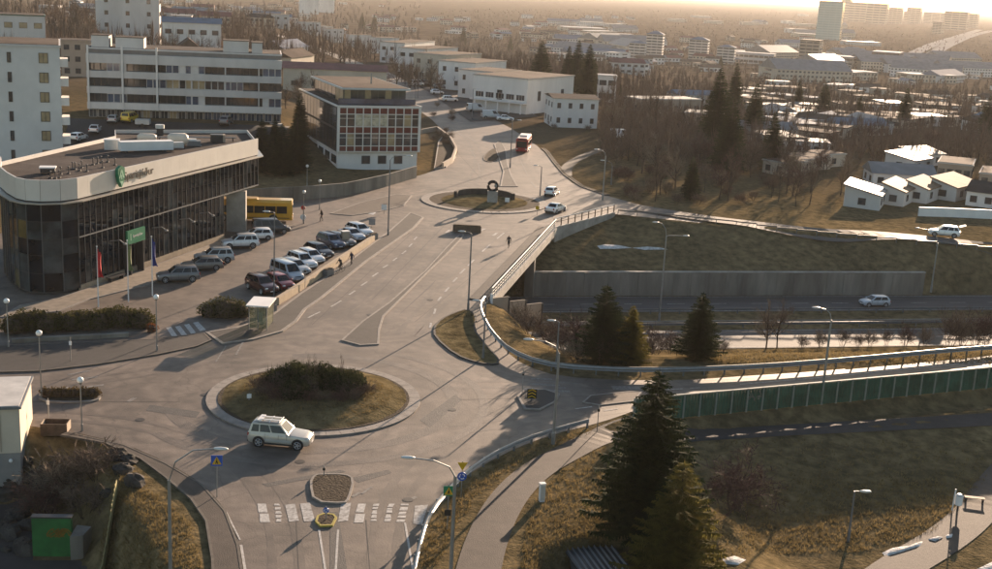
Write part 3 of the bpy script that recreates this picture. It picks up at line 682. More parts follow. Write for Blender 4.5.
machine('roof_unit', 'rounded cream duct cowl behind the long unit', 'roof unit', 147, 144, [('tank',(0,0,.8),(2.4,1.2,1.2),M('cream_metal',(.6,.52,.42),.5,.08,1)),('support',(0,0,.15),(1.2,.8,.3),DARK)])
machine('roof_unit', 'bulging cream air handler right of the long duct', 'roof unit', 178, 146, [('tank',(0,0,.9),(2.6,1.6,1.5),MATS['cream_metal']),('duct',(1.7,0,.7),(1.2,.6,.6),WHITE),('support',(0,0,.15),(1.5,1.0,.3),DARK)], rz=.3)
machine('roof_unit', 'dark round fan on a post at the back parapet', 'roof unit', 160, 135, [('support',(0,0,.5),(.9,.7,1.0),DARK),('fan',(0,0,1.2),(.6,.6,.5),LG)])
machine('roof_unit', 'low dark condenser box beside the cream air handler', 'roof unit', 194, 146, [('housing',(0,0,.4),(1.7,1.0,.7),STEELD),('support',(0,0,.05),(1.9,1.1,.1),DARK)])
machine('roof_unit', 'dark box with beige end at the far right of the roof', 'roof unit', 219, 142, [('housing',(-.3,0,.55),(1.6,1.2,1.0),DARK),('end_panel',(.65,0,.55),(.3,1.2,1.0),WALLB)])
p = on_roof(198,141); t = thing('roof_pipe', 'thin horizontal pipe run behind the roof machines', 'pipe', (p.x,p.y,10.86), .35)
mb = MB(); mb.tube([(-6,0,.5),(5,0,.5)], .09, 6); mb.build('pipe', STEEL, t)
for x in (-5,-1.5,2,4.6): mb = MB(); mb.box((x,0,.22),(.12,.3,.44)); mb.build('support', DARK, t)
rr = random.Random(5)
for i in range(16):
    px = 50+i*4.2+rr.uniform(-2,2); p = on_roof(px, 176-(px-50)*.22+rr.uniform(-3,4)); mb = MB(); mb.box((0,0,.06),(.3,.3,.12)); mb.tube([(0,0,.1),(0,0,.75)], .06, 5); mb.box((0,0,.78),(.2,.2,.08))
    tag(mb.build('vent_pipe', DARK, None, False, (p.x,p.y,10.85)), 'small dark vent pipe in a scattered line on the office roof', 'vent pipe', 'vent pipes on the office roof')

# ---- 2. red and white panel office -------------------------------------
Ax = P(337,170); Bx = P(416.5,169.5); Ax.z = Bx.z = 0
org, rz, Wd = frame_of(Ax, Bx)
rw = thing('office_building', 'white-gridded office with dark red panels and set-back glass top floor', 'building', org, rz)
D_ = 31.0; REDP = M('red_panel', (.115,.022,.016), .5, .12, 1.5); 
shell(rw, Wd, D_, 3.3, WALLW, name='ground_floor_wall')
shell(rw, Wd+.6, D_+.2, 11.2, M('dark_infill', (.06,.055,.05), .8, .1, 1), 3.3, -.3, -.5, 'upper_wall')
RX, RW = -.3, Wd+.6
nc = 10; cw = (RW-.5)/nc
gridm = M('white_grid', (.62,.60,.56), .6, .05, 1)
zs_ = [3.35,4.35,6.55,7.75,9.95,11.1]
for j in range(5):
    for i in range(nc):
        x = RX+.25+cw*(i+.5); isw = j in (1,3); z0, z1 = zs_[j], zs_[j+1]
        mm = REDP if not isw else (WIN if (i*7+j*3)%5 else WINW)
        if j == 3 and 2 <= i <= 5: mm = M('bright_curtain', (.42,.38,.28), .5, .4, 1.2)
        k = MB(); k.box((0,0,(z1-z0)/2), (cw-.12,.08,z1-z0-.1)); k.build('pane' if isw else 'panel', mm, rw, False, (x,-.53,z0+.05))
        if isw: k = MB(); k.box((0,0,0), (cw-.12,.1,.07)); k.build('transom', gridm, rw, False, (x,-.58,z0+1.45))
for i in range(nc+1):
    k = MB(); k.box((0,0,3.9), (.16 if 0 < i < nc else .45,.3,7.9)); k.build('grid_bar', gridm, rw, False, (RX+.25+cw*i,-.62,3.3))
for z in zs_:
    k = MB(); k.box((0,0,0), (RW-.3,.22,.13)); k.build('grid_bar', gridm, rw, False, (RX+RW/2,-.60,z))
for x in (5.2,8.2,11.2): add_window(rw, x, 1.0, 1.7, 1.6, fm=FRAME, gm=WIN, mull=1)
ln_ = 12
for j, (z0, z1) in enumerate(((3.6,7.1),(7.5,11.0))):
    for i in range(ln_):
        k = MB(); k.box((0,0,(z1-z0)/2), (.06,D_/ln_-.25,z1-z0)); k.build('pane', WIN, rw, False, (RX-.03,-.4+D_/ln_*(i+.5),z0))
for i in range(6): k = MB(); k.box((0,0,1.3), (.06,3.6,1.4)); k.build('pane', WIN, rw, False, (-.03,2.5+5*i,.4))
mb = MB(); mb.box((Wd/2, D_/2-.4, 11.32), (RW+.3, D_+.6, .24)); o = mb.build('roof', gridm, rw)
mb = MB(); mb.box((Wd/2, D_/2-.4, 11.46), (RW-.4, D_-.1, .05)); mb.build('roof_felt', ROOFD, o)
pw = MB(); pw.box((Wd/2+.2, 3.6+11.5, 12.7), (Wd-3.2, 23, 2.4)); pw.build('penthouse_wall', M('penthouse_dark', (.05,.06,.06), .4, .1, 1), rw)
for i in range(9): k = MB(); k.box((0,0,0), ((Wd-3.4)/9-.15,.06,2.2)); k.build('pane', WIN if i%3 else WINW, rw, False, (1.9+(Wd-3.4)/9*(i+.5),3.57,12.7))
for i in range(8): k = MB(); k.box((0,0,0), (.06,2.6,2.2)); k.build('pane', WINW if i < 2 else WIN, rw, False, (1.77,5+2.85*i,12.7))
mb = MB(); mb.box((Wd/2+.2, 3.6+11.4, 14.05), (Wd-2.0, 25.0, .3)); pr = mb.build('penthouse_roof', M('pale_fascia', (.42,.46,.46), .6, .05, 1), rw)
mb = MB(); mb.box((Wd/2+.2, 3.6+11.4, 14.23), (Wd-2.6, 24.4, .05)); mb.build('roof_felt', ROOFBR, pr)
mb = MB(); mb.tube([(Wd*.62,12,14.2),(Wd*.62,12,16.2)], .14, 6); mb.build('chimney', STEEL, rw)
k = MB(); k.box((Wd/2,1.2,12.0), (Wd-.6,.05,1.0)); k.build('balustrade', glass('blue_balustrade', (.05,.06,.10), .15, .7), rw)
# ---- 3. long white apartment slab --------------------------------------
Ax = P(88,119,4.6); Bx = P(281,124.5,4.6); org, rz, Wd = frame_of(Ax, Bx)
sl_ = thing('apartment_building', 'long white apartment block with continuous balcony bands behind the office', 'building', (org.x,org.y,4.3), rz)
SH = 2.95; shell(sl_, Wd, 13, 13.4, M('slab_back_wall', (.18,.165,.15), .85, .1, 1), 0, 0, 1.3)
bay = Wd/5.7
for f in range(4):
    z = 2.3+f*SH if f < 3 else 2.3+3*SH
    k = MB(); k.box((Wd/2, .6, z+.62), (Wd+.1, 1.5, 1.25 if f < 3 else 1.7)); k.build('balcony_band', WALLG if f else WALLW, sl_)
    if f == 3: break
rsl = random.Random(21)
for f in range(3):
    z = 2.3+f*SH+1.25; h_ = SH-1.27; nW = 30; cwid = Wd/nW
    for i in range(nW):
        grp = ((i//3)+f*2) % 4
        if grp in (1,) or (f == 2 and i//3 in (1,4)) : gm = WINB if rsl.random() < .75 else FRAME; y_ = .1
        elif f == 1 and 3 <= i//3 <= 6: gm = WINW if rsl.random() < .6 else WIN; y_ = .6
        else: gm = WIN; y_ = 1.25
        fm, gme = window_mesh(cwid-.04, h_, FRAME if y_ < 1 else FRAMED, gm, 1)
        o = put('window', fm, sl_, (cwid*(i+.5), y_, z)); put('pane', gme, o)
    for i in range(7):
        if i*bay <= Wd+.3: k = MB(); k.box((0,0,h_/2), (.25,1.2,h_)); k.build('partition', WALLG, sl_, False, (min(i*bay+.15, Wd-.15),.6,z))
for i in range(22):
    fm, gme = window_mesh(Wd/22-.25, 1.5, FRAME, WINB if i > 12 else WINW if i in (4,6,9) else WIN, 2); o = put('window', fm, sl_, (Wd/22*(i+.5),1.24,.6)); put('pane', gme, o)
k = MB(); k.box((Wd/2,.3,-.6), (Wd+.6,1.8,2.0)); k.build('basement_wall', WALLG, sl_)
flat_roof(sl_, Wd, 13, 13.4, ROOFD, WALLG, .1, .3, 0, 1.3)
for x in (.2, 5.7*1.1, 5.7*2.15+.2): 
    k = MB(); k.box((0,0,0), (.35,.3,14.2-2.3)); k.build('pilaster', WALLW, sl_, False, (x*1.02+.1,-.25,8.2))
for x, w, h_ in ((2.4,3.2,2.2),(7.8,5.2,2.0),(27.5,4.8,2.2),(31.5,2.0,2.0)):
    k = MB(); k.box((x,4,13.7+h_/2), (w,5,h_)); rb = k.build('stair_head', WALLG, sl_); k = MB(); k.box((x,4,13.75+h_), (w+.2,5.2,.12)); k.build('stair_roof', ROOFD, rb)
# ---- 4. pale apartment tower at the left edge --------------------------
Bx = P(64,172,2.5); vd = Bx.xy.normalized(); Ax = Bx-Vector((vd.y,-vd.x,0))*18.0; org, rz, Wd = frame_of(Ax, Bx)
tw = thing('apartment_tower', 'pale grey apartment tower with small windows at the left edge', 'building', (org.x,org.y,0), rz)
TH = HT((Bx.x,Bx.y,0), 48); shell(tw, Wd, 17, TH, M('tower_render', (.60,.585,.56), .85, .05, .5, patch=.06))
st_ = 2.86; rsl = random.Random(4)
for f in range(7):
    z = TH-2.2-f*st_
    add_window(tw, Wd-10.6, z, 1.1, 1.15, fm=FRAMED, gm=WIN if f else WIN, mull=2)
    add_window(tw, Wd-7.0, z-.1, .55, 1.5, fm=FRAMED, gm=WIN)
    add_window(tw, Wd-2.3, z-.1, 1.3, 1.5, fm=FRAMED, gm=WINW, mull=2)
    add_window(tw, Wd-14.5, z, 1.1, 1.15, fm=FRAMED, gm=WIN, mull=2)
    k = MB(); k.box((Wd+.55,1.9,z+.0), (1.1,3.2,1.2)); k.build('balcony', WALLW, tw)
    add_window(tw, 2.0, z+.75, 1.3, 1.0, 'r', 17, Wd, FRAMED, WINW)
flat_roof(tw, Wd, 17, TH, ROOFBR, WALLG, .15, .35)
# ---- 5. smaller and farther buildings ----------------------------------
def block(name, label, pl, pr_, ytop, depth, wm, rm, st=1, cf=4, cs=3, roof='flat', ww=1.2, wh=1.2, fm=FRAMED, gm=WIN, rise=2.0, group=None, pane=True, hmin=2.6, along='x', trim=None, cat='house', e=None, hh=None, facing=None):
    """a house whose front base runs between two pixels on the ground"""
    Ax = G(*pl) if e is None else P(*pl, e); Bx = G(*pr_) if e is None else P(*pr_, e)
    if facing is not None:
        c_ = (Ax+Bx)/2; v_ = Vector((c_.x,c_.y,0)).normalized(); w_ = (pr_[0]-pl[0])*sqrt(c_.x**2+c_.y**2+CAM_H**2)/FOC; pd = Vector((v_.y,-v_.x,0)); pd.rotate(Matrix.Rotation(facing,3,'Z')); Ax, Bx = c_-pd*w_/2, c_+pd*w_/2
    z = min(Ax.z, Bx.z); org, rz, Wd = frame_of(Ax, Bx)
    b = thing(name, label, cat, (org.x,org.y,z), rz, group)
    h = hh or max(hmin, HT((Ax.x,Ax.y,z), ytop)); shell(b, Wd, depth, h, wm, -1.5)
    sth = h/st
    for f in range(st):
        zz = f*sth+max(.25, (sth-wh)*.5)
        for i in range(cf): add_window(b, Wd*(i+.5)/cf, zz, min(ww, Wd/cf*.8), min(wh, sth*.7), 'f', depth, Wd, fm, gm, 1, pane)
        for i in range(cs):
            add_window(b, depth*(i+.5)/cs, zz, min(ww, depth/cs*.8), min(wh, sth*.7), 'r', depth, Wd, fm, gm, 1, pane)
            add_window(b, depth*(i+.5)/cs, zz, min(ww, depth/cs*.8), min(wh, sth*.7), 'l', depth, Wd, fm, gm, 1, pane)
    if roof == 'flat': flat_roof(b, Wd, depth, h, rm, trim or wm, .2, .25)
    elif roof == 'gable': gable_roof(b, Wd, depth, h, rise, rm, .4, along)
    return b
block('high_rise', 'grey concrete high-rise cut off by the top of the picture', (100,42), (157,46), -95, 14, WALLG, ROOFD, 11, 3, 4, ww=1.3, wh=1.5, cat='building', e=6, facing=-.06)
block('apartment_building', 'pale block with green-trimmed glazed top floor at the upper left', (-22,52), (41,55), 14, 14, WALLG, ROOFD, 2, 5, 3, ww=2.2, wh=1.6, gm=WINW, cat='building', e=7, facing=0, trim=M('green_trim',(.02,.10,.075),.5,.1,1))
block('town_house', 'small salmon rendered house left of the long apartment block', (64,76), (93,78), 41, 9, M('salmon_render',(.40,.30,.23),.85,.06,.5), ROOFD, 3, 3, 2, ww=1.3, wh=1.3, facing=0)
block('white_house', 'wide white two-storey house with grey roof above the apartment block', (165,58), (219,60), 22, 12, WALLW, ROOFB, 2, 5, 3, 'gable', 2.0, 1.5, rise=1.6, facing=0)
block('gabled_house', 'small dark-roofed gabled house peeping over the apartment block', (173,66), (206,67), 52, 11, WALLC, ROOFBR, 1, 3, 2, 'gable', rise=4.0, along='y')
block('shed_building', 'long low cream building with dark red roof behind the red panelled office', (281,97), (381,101), 68, 11, WALLC, ROOFR, 1, 5, 2, 'gable', rise=1.4, cat='building', facing=0)
block('blue_roofed_house', 'low house with dark blue roof among the bare trees', (283,60), (308,61), 49, 9, WALLG, M('dark_blue_roof',(.03,.045,.085),.5,.15,.5), 1, 3, 2, 'gable', rise=2.6)
block('brown_roofed_house', 'low house with brown hipped roof below the blue roof', (291,70), (314,71), 58, 9, WALLC, ROOFBR, 1, 3, 2, 'gable', rise=2.2)
# row of houses along the right of the far street (near to far)
TRIM = M('pale_trim', (.42,.40,.37), .9, .05, 1, spec=.05)
block('white_house', 'white two-storey house with brown roof standing nearest the far roundabout', (552,127), (597,129), 98, 11, WALLW, ROOFBR, 2, 4, 3, ww=.9, wh=1.3, roof='gable', rise=.7, facing=.22)
b = block('garage_house', 'long flat-roofed white house with columns above open garages', (526,115), (572,109), 80, 17, WALLW, ROOFBR, 1, 2, 1, ww=1.6, wh=2.6, gm=WIN, trim=TRIM)
for i in range(5):
    add_window(b, 2.0+3.2*i, 3.6, 2.6, 1.5, 'l', 17, 0, FRAME, WIN, 3)
    k = MB(); k.box((0,0,1.4), (.3,.3,2.8)); k.build('column', WHITE, b, False, (-1.4,1.0+3.6*i,0))
k = MB(); k.box((-.8,8.5,2.95), (1.6,17,.3)); k.build('balcony', WALLW, b)
block('white_house', 'white cube house with low porch left of the garage house', (492,101), (520,98), 73, 12, WALLW, ROOFBR, 2, 2, 3, ww=1.0, wh=1.5, trim=TRIM)
block('white_house', 'bright white flat-roofed house with blank side wall in the street row', (474,92), (505,88), 64, 13, WALLW, ROOFBR, 2, 1, 3, ww=1.2, wh=1.5, trim=TRIM)
block('cream_house', 'cream two-storey house with flat roof in the middle of the street row', (445,84), (480,81), 56, 13, WALLC, ROOFBR, 2, 2, 3, ww=1.4, wh=1.4, trim=TRIM)
block('white_house', 'white house with broad upper window behind the cream house', (424,74), (457,71), 50, 11, WALLW, ROOFBR, 2, 2, 3, ww=2.0, wh=1.4, trim=TRIM)
block('white_house', 'white house with pale gable wall fifth up the far street', (404,64), (434,62), 44, 11, WALLW, ROOFBR, 2, 2, 3, ww=1.6, wh=1.4, trim=TRIM)
block('white_house', 'white flat house with raised left end sixth up the far street', (372,56), (397,54), 38, 9, WALLW, ROOFBR, 2, 2, 3, ww=1.6, wh=1.4, trim=TRIM, facing=.45)
block('grey_house', 'grey house with low pitched roof high up the far street', (348,48), (371,47), 35, 8, WALLG, ROOFBR, 1, 3, 2, trim=TRIM, facing=.45)
block('white_house', 'pale long house near the top of the far street', (324,41), (343,41), 29, 8, WALLG, ROOFBR, 2, 3, 2, ww=1.6, trim=TRIM, facing=.45)
block('white_house', 'pale house with two stepped roofs at the top of the street', (298,34), (319,34), 22, 8, WALLG, ROOFBR, 2, 3, 2, ww=1.6, trim=TRIM, facing=.4)
block('white_house', 'small white house at the bend in the upper left', (258,28), (288,29), 14, 9, WALLG, ROOFBR, 2, 4, 2, ww=1.6, trim=TRIM, facing=.3)
block('apartment_building', 'tall white block on the skyline above the far street', (300,14), (318,14), -14, 16, WALLW, ROOFD, 5, 3, 3, cat='building', pane=False, facing=.1)
block('apartment_building', 'second tall white block on the skyline right of its twin', (319.5,13), (334,13), -14, 16, WALLW, ROOFD, 5, 3, 3, cat='building', pane=False, facing=.1)
block('grey_house', 'pale grey kiosk-like house with white roof beyond the white house', (597,102), (615,103), 76, 7, WALLG, ROOFB, 2, 2, 2, ww=2.2, wh=1.6, trim=TRIM)
block('shed_building', 'long low house behind the bare trees right of the white house', (640,112), (700,116), 100, 9, WALLB, ROOFM, 1, 6, 2, trim=TRIM)
block('long_house', 'low pale house with bluish roof left of the tall spruce', (678,104), (716,106), 95, 9, WALLW, ROOFB, 1, 4, 2, 'gable', rise=1.4)
block('long_house', 'low house with bright roof above the shrubs by the spruces', (684,124), (722,127), 113, 9, WALLB, ROOFM, 1, 4, 2, trim=TRIM)
# terraced houses at the right with ridged roofs
GOLDR = M('weathered_tin_roof', (.17,.115,.07), .75, .3, .8, spec=.12, streak=(.6,2,1))
def terrace(label, pl, pr_, ytop, depth, rise, rm, wm=WALLG):
    b = block('terraced_house', label, pl, pr_, ytop, depth, wm, rm, 1, 1, 2, None, 1.3, 1.2)
    Wd = (G(*pl)-G(*pr_)).length; h = max(2.6, HT(G(*pl), ytop)); mb = MB(); a = .3
    mb.add([(-a,-a,h+rise),(Wd+a,-a,h+.05),(Wd+a,depth+a,h+.05),(-a,depth+a,h+rise),(-a,-a,h+rise-.3),(Wd+a,-a,h-.15),(Wd+a,depth+a,h-.15),(-a,depth+a,h+rise-.3)], [(0,1,2,3),(7,6,5,4),(0,4,5,1),(1,5,6,2),(2,6,7,3),(3,7,4,0)]); mb.build('roof', rm, b)
    k = MB(); k.add([(0,0,h-.02),(Wd,0,h-.02),(0,0,h+rise-.32),(0,depth,h-.02),(Wd,depth,h-.02),(0,depth,h+rise-.32)], [(0,1,2),(3,5,4),(0,2,5,3)]); k.build('gable_wall', wm, b); return b
terrace('terraced house with white gable and glaring roof, leftmost of the four', (843,206), (879,211), 192, 9, 1.5, ROOFM)
terrace('terraced house with brown ribbed roof, second of the four', (881,204), (903,207), 192, 10, 1.4, GOLDR)
terrace('terraced house with brown ribbed roof, third of the four', (905,201), (926,204), 189, 10, 1.4, GOLDR)
terrace('terraced house with golden ribbed roof, rightmost of the four', (929,198), (955,202), 186, 11, 1.5, GOLDR)
terrace('white low house with bright double roof behind the terrace', (884,168), (913,173), 162, 9, 1.2, ROOFM)
terrace('white low house joined to the bright double roof', (898,163), (917,167), 157, 9, 1.2, ROOFM)
block('long_house', 'low white hall with curved pale roof behind the terraced houses', (872,186), (934,190), 176, 8, WALLW, ROOFM, 1, 4, 2, 'gable', rise=1.8)
block('long_house', 'white low annex cut by the right edge of the picture', (965,205), (1010,211), 196, 9, WALLW, ROOFD, 1, 3, 2, 'gable', rise=1.6)
block('flat_house', 'dark flat-roofed house with pale rim right of the double roof', (936,178), (970,182), 163, 12, WALLB, ROOFBR, 1, 4, 3, trim=TRIM)
block('flat_house', 'dark flat-roofed house at the right picture edge', (978,186), (1012,190), 174, 12, WALLB, ROOFBR, 1, 3, 3, trim=TRIM)
block('long_house', 'pale long warehouse left of the terraced roofs', (776,152), (829,156), 143, 8, WALLW, ROOFM, 1, 6, 2, trim=TRIM)
for i, (px, py, lab) in enumerate(((762,172,'first'),(772,169,'second'),(786,166,'third'),(800,163,'fourth'))):
    block('row_house', 'low brown-roofed row house with white rim, %s from the left' % lab, (px,py), (px+22,py+5), py-7, 7, WALLC, ROOFBR, 1, 2, 1, trim=TRIM)
# ================================================================== BRIDGE, WALLS, RAILS
def lerp(a, b, t): return a+(b-a)*t
# bridge: deck slab, edge beam, railing
b0 = P(487,300); b1 = P(552,228.5); b2 = P(612,213.5); bd = (b1-b0).normalized(); bn = Vector((bd.y,-bd.x,0))
br = thing('road_bridge', 'concrete road bridge over the sunken highway with pale steel railing', 'bridge', (b0.x,b0.y,0)); LB = (b1-b0).length; rb_ = atan2(bd.y,bd.x)
lc = lambda v: (v.x-b0.x, v.y-b0.y, v.z)
W3 = lambda l, o, z: lc(b0+bd*l+bn*o+Vector((0,0,z)))
mb = MB(); q = [(-2,.25),(LB+1,.25),(LB+1,-16),(-2,-16)]
mb.prism([W3(l,o,0)[:2] for l, o in q], -1.1, .008); mb.build('deck', CONCD, br)
nseg = 14
for i in range(nseg):
    a, b = LB*i/nseg, LB*(i+1)/nseg-.03
    mb = MB(); mb.prism([W3(a,.26,0)[:2],W3(b,.26,0)[:2],W3(b,.75,0)[:2],W3(a,.75,0)[:2]], -.75, .22); mb.build('edge_beam', CONC, br)
mb = MB(); mb.prism([W3(-.5,.1,0)[:2],W3(LB,.1,0)[:2],W3(LB,-1.9,0)[:2],W3(-.5,-1.9,0)[:2]], .01, .14); mb.build('pavement', ASPH2, br)
for (l, w) in ((LB*.70, 1.0),):
    mb = MB()
    for o in (-.6,-5,-10): mb.box((*W3(l,o,0)[:2],-4.1), (.9,1.2,6.0), rb_)
    mb.build('pier', CONCD, br)
mb = MB(); mb.box((*W3(LB-1,-8,0)[:2],-4.2), (1.2,16,6.2), rb_); mb.build('far_abutment', CONCD, br)
mb = MB(); mb.box((*W3(1.2,-8,0)[:2],-4.2), (1.2,16,6.2), rb_); mb.build('near_abutment', CONCD, br)
RAILM = M('pale_rail_steel', (.48,.46,.43), .5, .1, 2, metal=.3); RAILB = M('brown_rail', (.14,.09,.06), .6, .15, 2)
np_ = 34; pm = MB(); pm.box((0,0,.6), (.06,.10,1.2)); pm = pm.mesh('rail_post', RAILM)
for i in range(np_): c = W3(LB*(i+.2)/np_, .5, .22); put('rail_post', pm, br, c, rb_)
for z, r in ((1.40,.06),(.95,.03),(.62,.03)):
    mb = MB(); mb.tube([W3(0,.5,z), W3(LB,.5,z)], r, 6); mb.build('hand_rail', RAILM, br)
bm_ = MB(); bm_.box((0,0,.42), (.02,.02,.84)); bm_ = bm_.mesh('baluster', RAILM)
for i in range(np_*3): put('baluster', bm_, br, W3(LB*(i+.5)/(np_*3), .5, .4), rb_)
# far wing of the railing
b2d = (b2-b1); L2 = b2d.length; b2d.normalize(); n2 = Vector((b2d.y,-b2d.x,0)); r2 = atan2(b2d.y,b2d.x)
W4 = lambda l, o, z: lc(b1+b2d*l+n2*o+Vector((0,0,z)))
mb = MB(); a, b_, c_, d_ = W4(0,.1,0), W4(L2,.1,0), W4(L2,.55,0), W4(0,.55,0)
mb.add([(a[0],a[1],-2.9),(b_[0],b_[1],-1.0),(c_[0],c_[1],-1.0),(d_[0],d_[1],-2.9),(a[0],a[1],.25),(b_[0],b_[1],.25),(c_[0],c_[1],.25),(d_[0],d_[1],.25)], [(3,2,1,0),(4,5,6,7),(0,1,5,4),(1,2,6,5),(2,3,7,6),(3,0,4,7)]); mb.build('wing_wall', CONC, br)
pm = MB(); pm.box((0,0,.6), (.12,.12,1.2)); pm = pm.mesh('rail_post', RAILB)
for i in range(10): put('rail_post', pm, br, W4(L2*i/9, .3, .25), r2)
for z, r in ((1.42,.07),(.9,.04)): mb = MB(); mb.tube([W4(0,.3,z), W4(L2,.3,z)], r, 6); mb.build('hand_rail', RAILB if z < 1 else RAILM, br)
# near wing: panelled parapet stepping down to the right
wa = P(491,309,-.9); wb = P(541,318,-2.6); t = thing('parapet_wall', 'brown panelled parapet dropping from the near bridge end', 'wall', (wa.x,wa.y,wa.z)); wd = wb-wa; wr = atan2(wd.y,wd.x)
for i in range(3):
    a = wd*(i/3); b = wd*((i+1)/3); mb = MB(); m_ = (a+b)/2; mb.box((m_.x,m_.y,m_.z+.45), (wd.xy.length/3-.14,.14,2.1), wr); mb.build('panel', WALLB, t)
for i in range(4): a = wd*(i/3); mb = MB(); mb.box((a.x,a.y,a.z+.5), (.16,.3,2.4), wr); mb.build('post', DARK if i else WHITE, t)
# retaining wall of single panels along the far side of the highway
t = thing('retaining_wall', 'stained concrete retaining wall of tall panels along the far carriageway', 'wall', (*xy(38,151.2),-7)); o0 = Vector(xy(38,151.2)); NP = 23; LW = 58.5
for i in range(NP):
    mb = MB(); mb.box((0,0,1.62+.04*((i*7)%3)), (LW/NP-.03,.35,3.3)); p = Vector(xy(38+LW*(i+.5)/NP, 151.2+.03*((i*5)%3)))-o0; mb.build('panel', CONCD, t, False, (p.x,p.y,-.1), radians(12.5))
mb = MB(); p = Vector(xy(38+LW/2,151.25))-o0; mb.box((p.x,p.y,3.32), (LW,.55,.14), radians(12.5)); mb.build('coping', CONC, t)
# walls / fences made of panels along a line
def panel_wall(name, label, pts, h, th, m, step, cap=None, cat='wall', z=None):
    pts = resample([Vector(p[:2]) for p in pts], step); o = pts[0]; t = thing(name, label, cat, (o.x,o.y,0))
    for a, b in zip(pts, pts[1:]):
        d = b-a; mid = (a+b)/2; zz = E(mid.x,mid.y) if z is None else z; mb = MB(); mb.box((0,0,h/2), (d.length-.02,th,h)); mb.build('panel', m, t, False, (mid.x-o.x,mid.y-o.y,zz-.05), atan2(d.y,d.x))
        if cap: mb = MB(); mb.box((0,0,0), (d.length-.02,th+.12,.1)); mb.build('coping', cap, t, False, (mid.x-o.x,mid.y-o.y,zz+h), atan2(d.y,d.x))
    return t
panel_wall('garden_wall', 'grey concrete wall behind the yellow bus', [P(*q) for q in [(225,207),(262,201.5),(300,200),(345,196),(385,187),(422,176)]], 2.1, .3, CONCD, 3.0)
panel_wall('garden_wall', 'curved stone wall at the bend beside the red panelled office', [P(*q) for q in [(421,134),(437,131),(450,141),(456,152),(452,163),(440,170)]], 1.1, .4, WALLB, 2.0)
panel_wall('low_wall', 'low beige concrete wall between the parked cars and the pavement', [P(*q) for q in [(277,305),(296,293),(336,266),(380,237)]], .85, .45, M('beige_concrete', (.36,.28,.19), .85, .12, 1.2, .15, 6), 3.4)
panel_wall('garden_wall', 'pale wall edging the street near the right picture border', [G(*q) for q in [(918,216),(950,217),(992,219),(1060,222)]], 1.6, .3, WHITE, 3.0)
# crash barriers
def barrier(name, label, pts, h=.75, step=2.0, beam=.32, m=STEEL, cat='crash barrier', two=False, z=None):
    pts = resample([Vector(p[:2]) for p in pts], step); o = pts[0]; t = thing(name, label, cat, (o.x,o.y,0))
    pm = MB(); pm.box((0,0,h/2), (.10,.14,h)); pm = pm.mesh('post', STEELD)
    for i, a in enumerate(pts):
        d = pts[min(i+1,len(pts)-1)]-pts[max(i-1,0)]; put('post', pm, t, (a.x-o.x,a.y-o.y,E(a.x,a.y) if z is None else z), atan2(d.y,d.x))
    for a, b in zip(pts, pts[1:]):
        d = b-a; mid = (a+b)/2; L = d.length+.04; mb = MB()
        nr = [(-.05,-beam/2),(.05,-beam*.30),(-.02,0),(.05,beam*.30),(-.05,beam/2)]
        vs_ = [(x_, y_-.1, z_) for x_ in (-L/2,L/2) for y_, z_ in nr]+[(x_, y_-.16, z_) for x_ in (-L/2,L/2) for y_, z_ in nr]
        mb.add(vs_, [(i,i+1,i+6,i+5) for i in range(4)]+[(10+i,15+i,16+i,11+i) for i in range(4)]+[(4,14,19,9),(0,5,15,10)])
        zz = ((E(a.x,a.y)+E(b.x,b.y))/2 if z is None else z); mb.build('beam', m, t, False, (mid.x-o.x,mid.y-o.y,zz+h-beam/2+.08), atan2(d.y,d.x))
    return t
barrier('crash_barrier', 'curving galvanised crash barrier between the footpath and the roundabout', chaikin([P(*q) for q in [(408,600),(414,565),(425,526),(440,505),(462,482),(490,462),(522,447),(556,436),(594,426)]], 1))
barrier('crash_barrier', 'grey crash barrier curving from the bridge end along the slip road', chaikin([P(*q) for q in [(486,304),(480,312),(488,332),(503,351),(524,364),(558,373),(640,377),(720,375),(800,370),(900,361),(992,352),(1100,340)]], 1), .85, 2.0, .45)
barrier('crash_barrier', 'low barrier on posts along the far street above the bank', [G(*q) for q in [(618,215),(700,222),(770,231),(830,237),(900,243),(992,252),(1060,258)]], .7, 3.0, .2)
barrier('crash_barrier', 'median barrier between the two highway carriageways', [xy(s_, 141.8) for s_ in range(32, 150, 4)], .7, 4.0, .3, STEELD, z=-7)
barrier('crash_barrier', 'second barrier along the near highway carriageway', [xy(s_, 135.2) for s_ in range(30, 150, 4)], .7, 4.0, .3, STEELD, z=-7)
panel_wall('median_kerb', 'low dark kerb wall in the highway median', [xy(s_, 137.2) for s_ in (34, 150)], .45, .3, CONCD, 6.0, z=-7, cat='kerb')
# green fence
FG = M('green_fence_board', (.030,.078,.056), .75, .3, 1.2, spec=.2, patch=.2, pscale=.4); FGP = M('fence_post', (.19,.21,.185), .7, .15, 2, spec=.2)
fz = thing('board_fence', 'dark green panel fence with pale posts along the slip road', 'fence', (FA.x,FA.y,0)); fr_ = atan2(FD.y,FD.x)
pmb = MB(); FW = 1.5
for i in range(10): pmb.box((-FW/2+FW*(i+.5)/10,(.02 if i%2 else -.02),1.0), (FW/10-.012,.05,1.9))
pme = pmb.mesh('panel', FG); pmb2 = MB(); pmb2.box((0,0,1.0), (FW-.03,.05,1.9)); pme2 = pmb2.mesh('panel', M('pale_teal_panel', (.12,.22,.19), .3, .2, 1)); 
pom = MB(); pom.box((0,0,1.03), (.13,.16,2.06)); pom = pom.mesh('post', FGP); cap_ = MB(); cap_.box((0,0,0), (FW,.2,.07)); cap_ = cap_.mesh('top_rail', FGP)
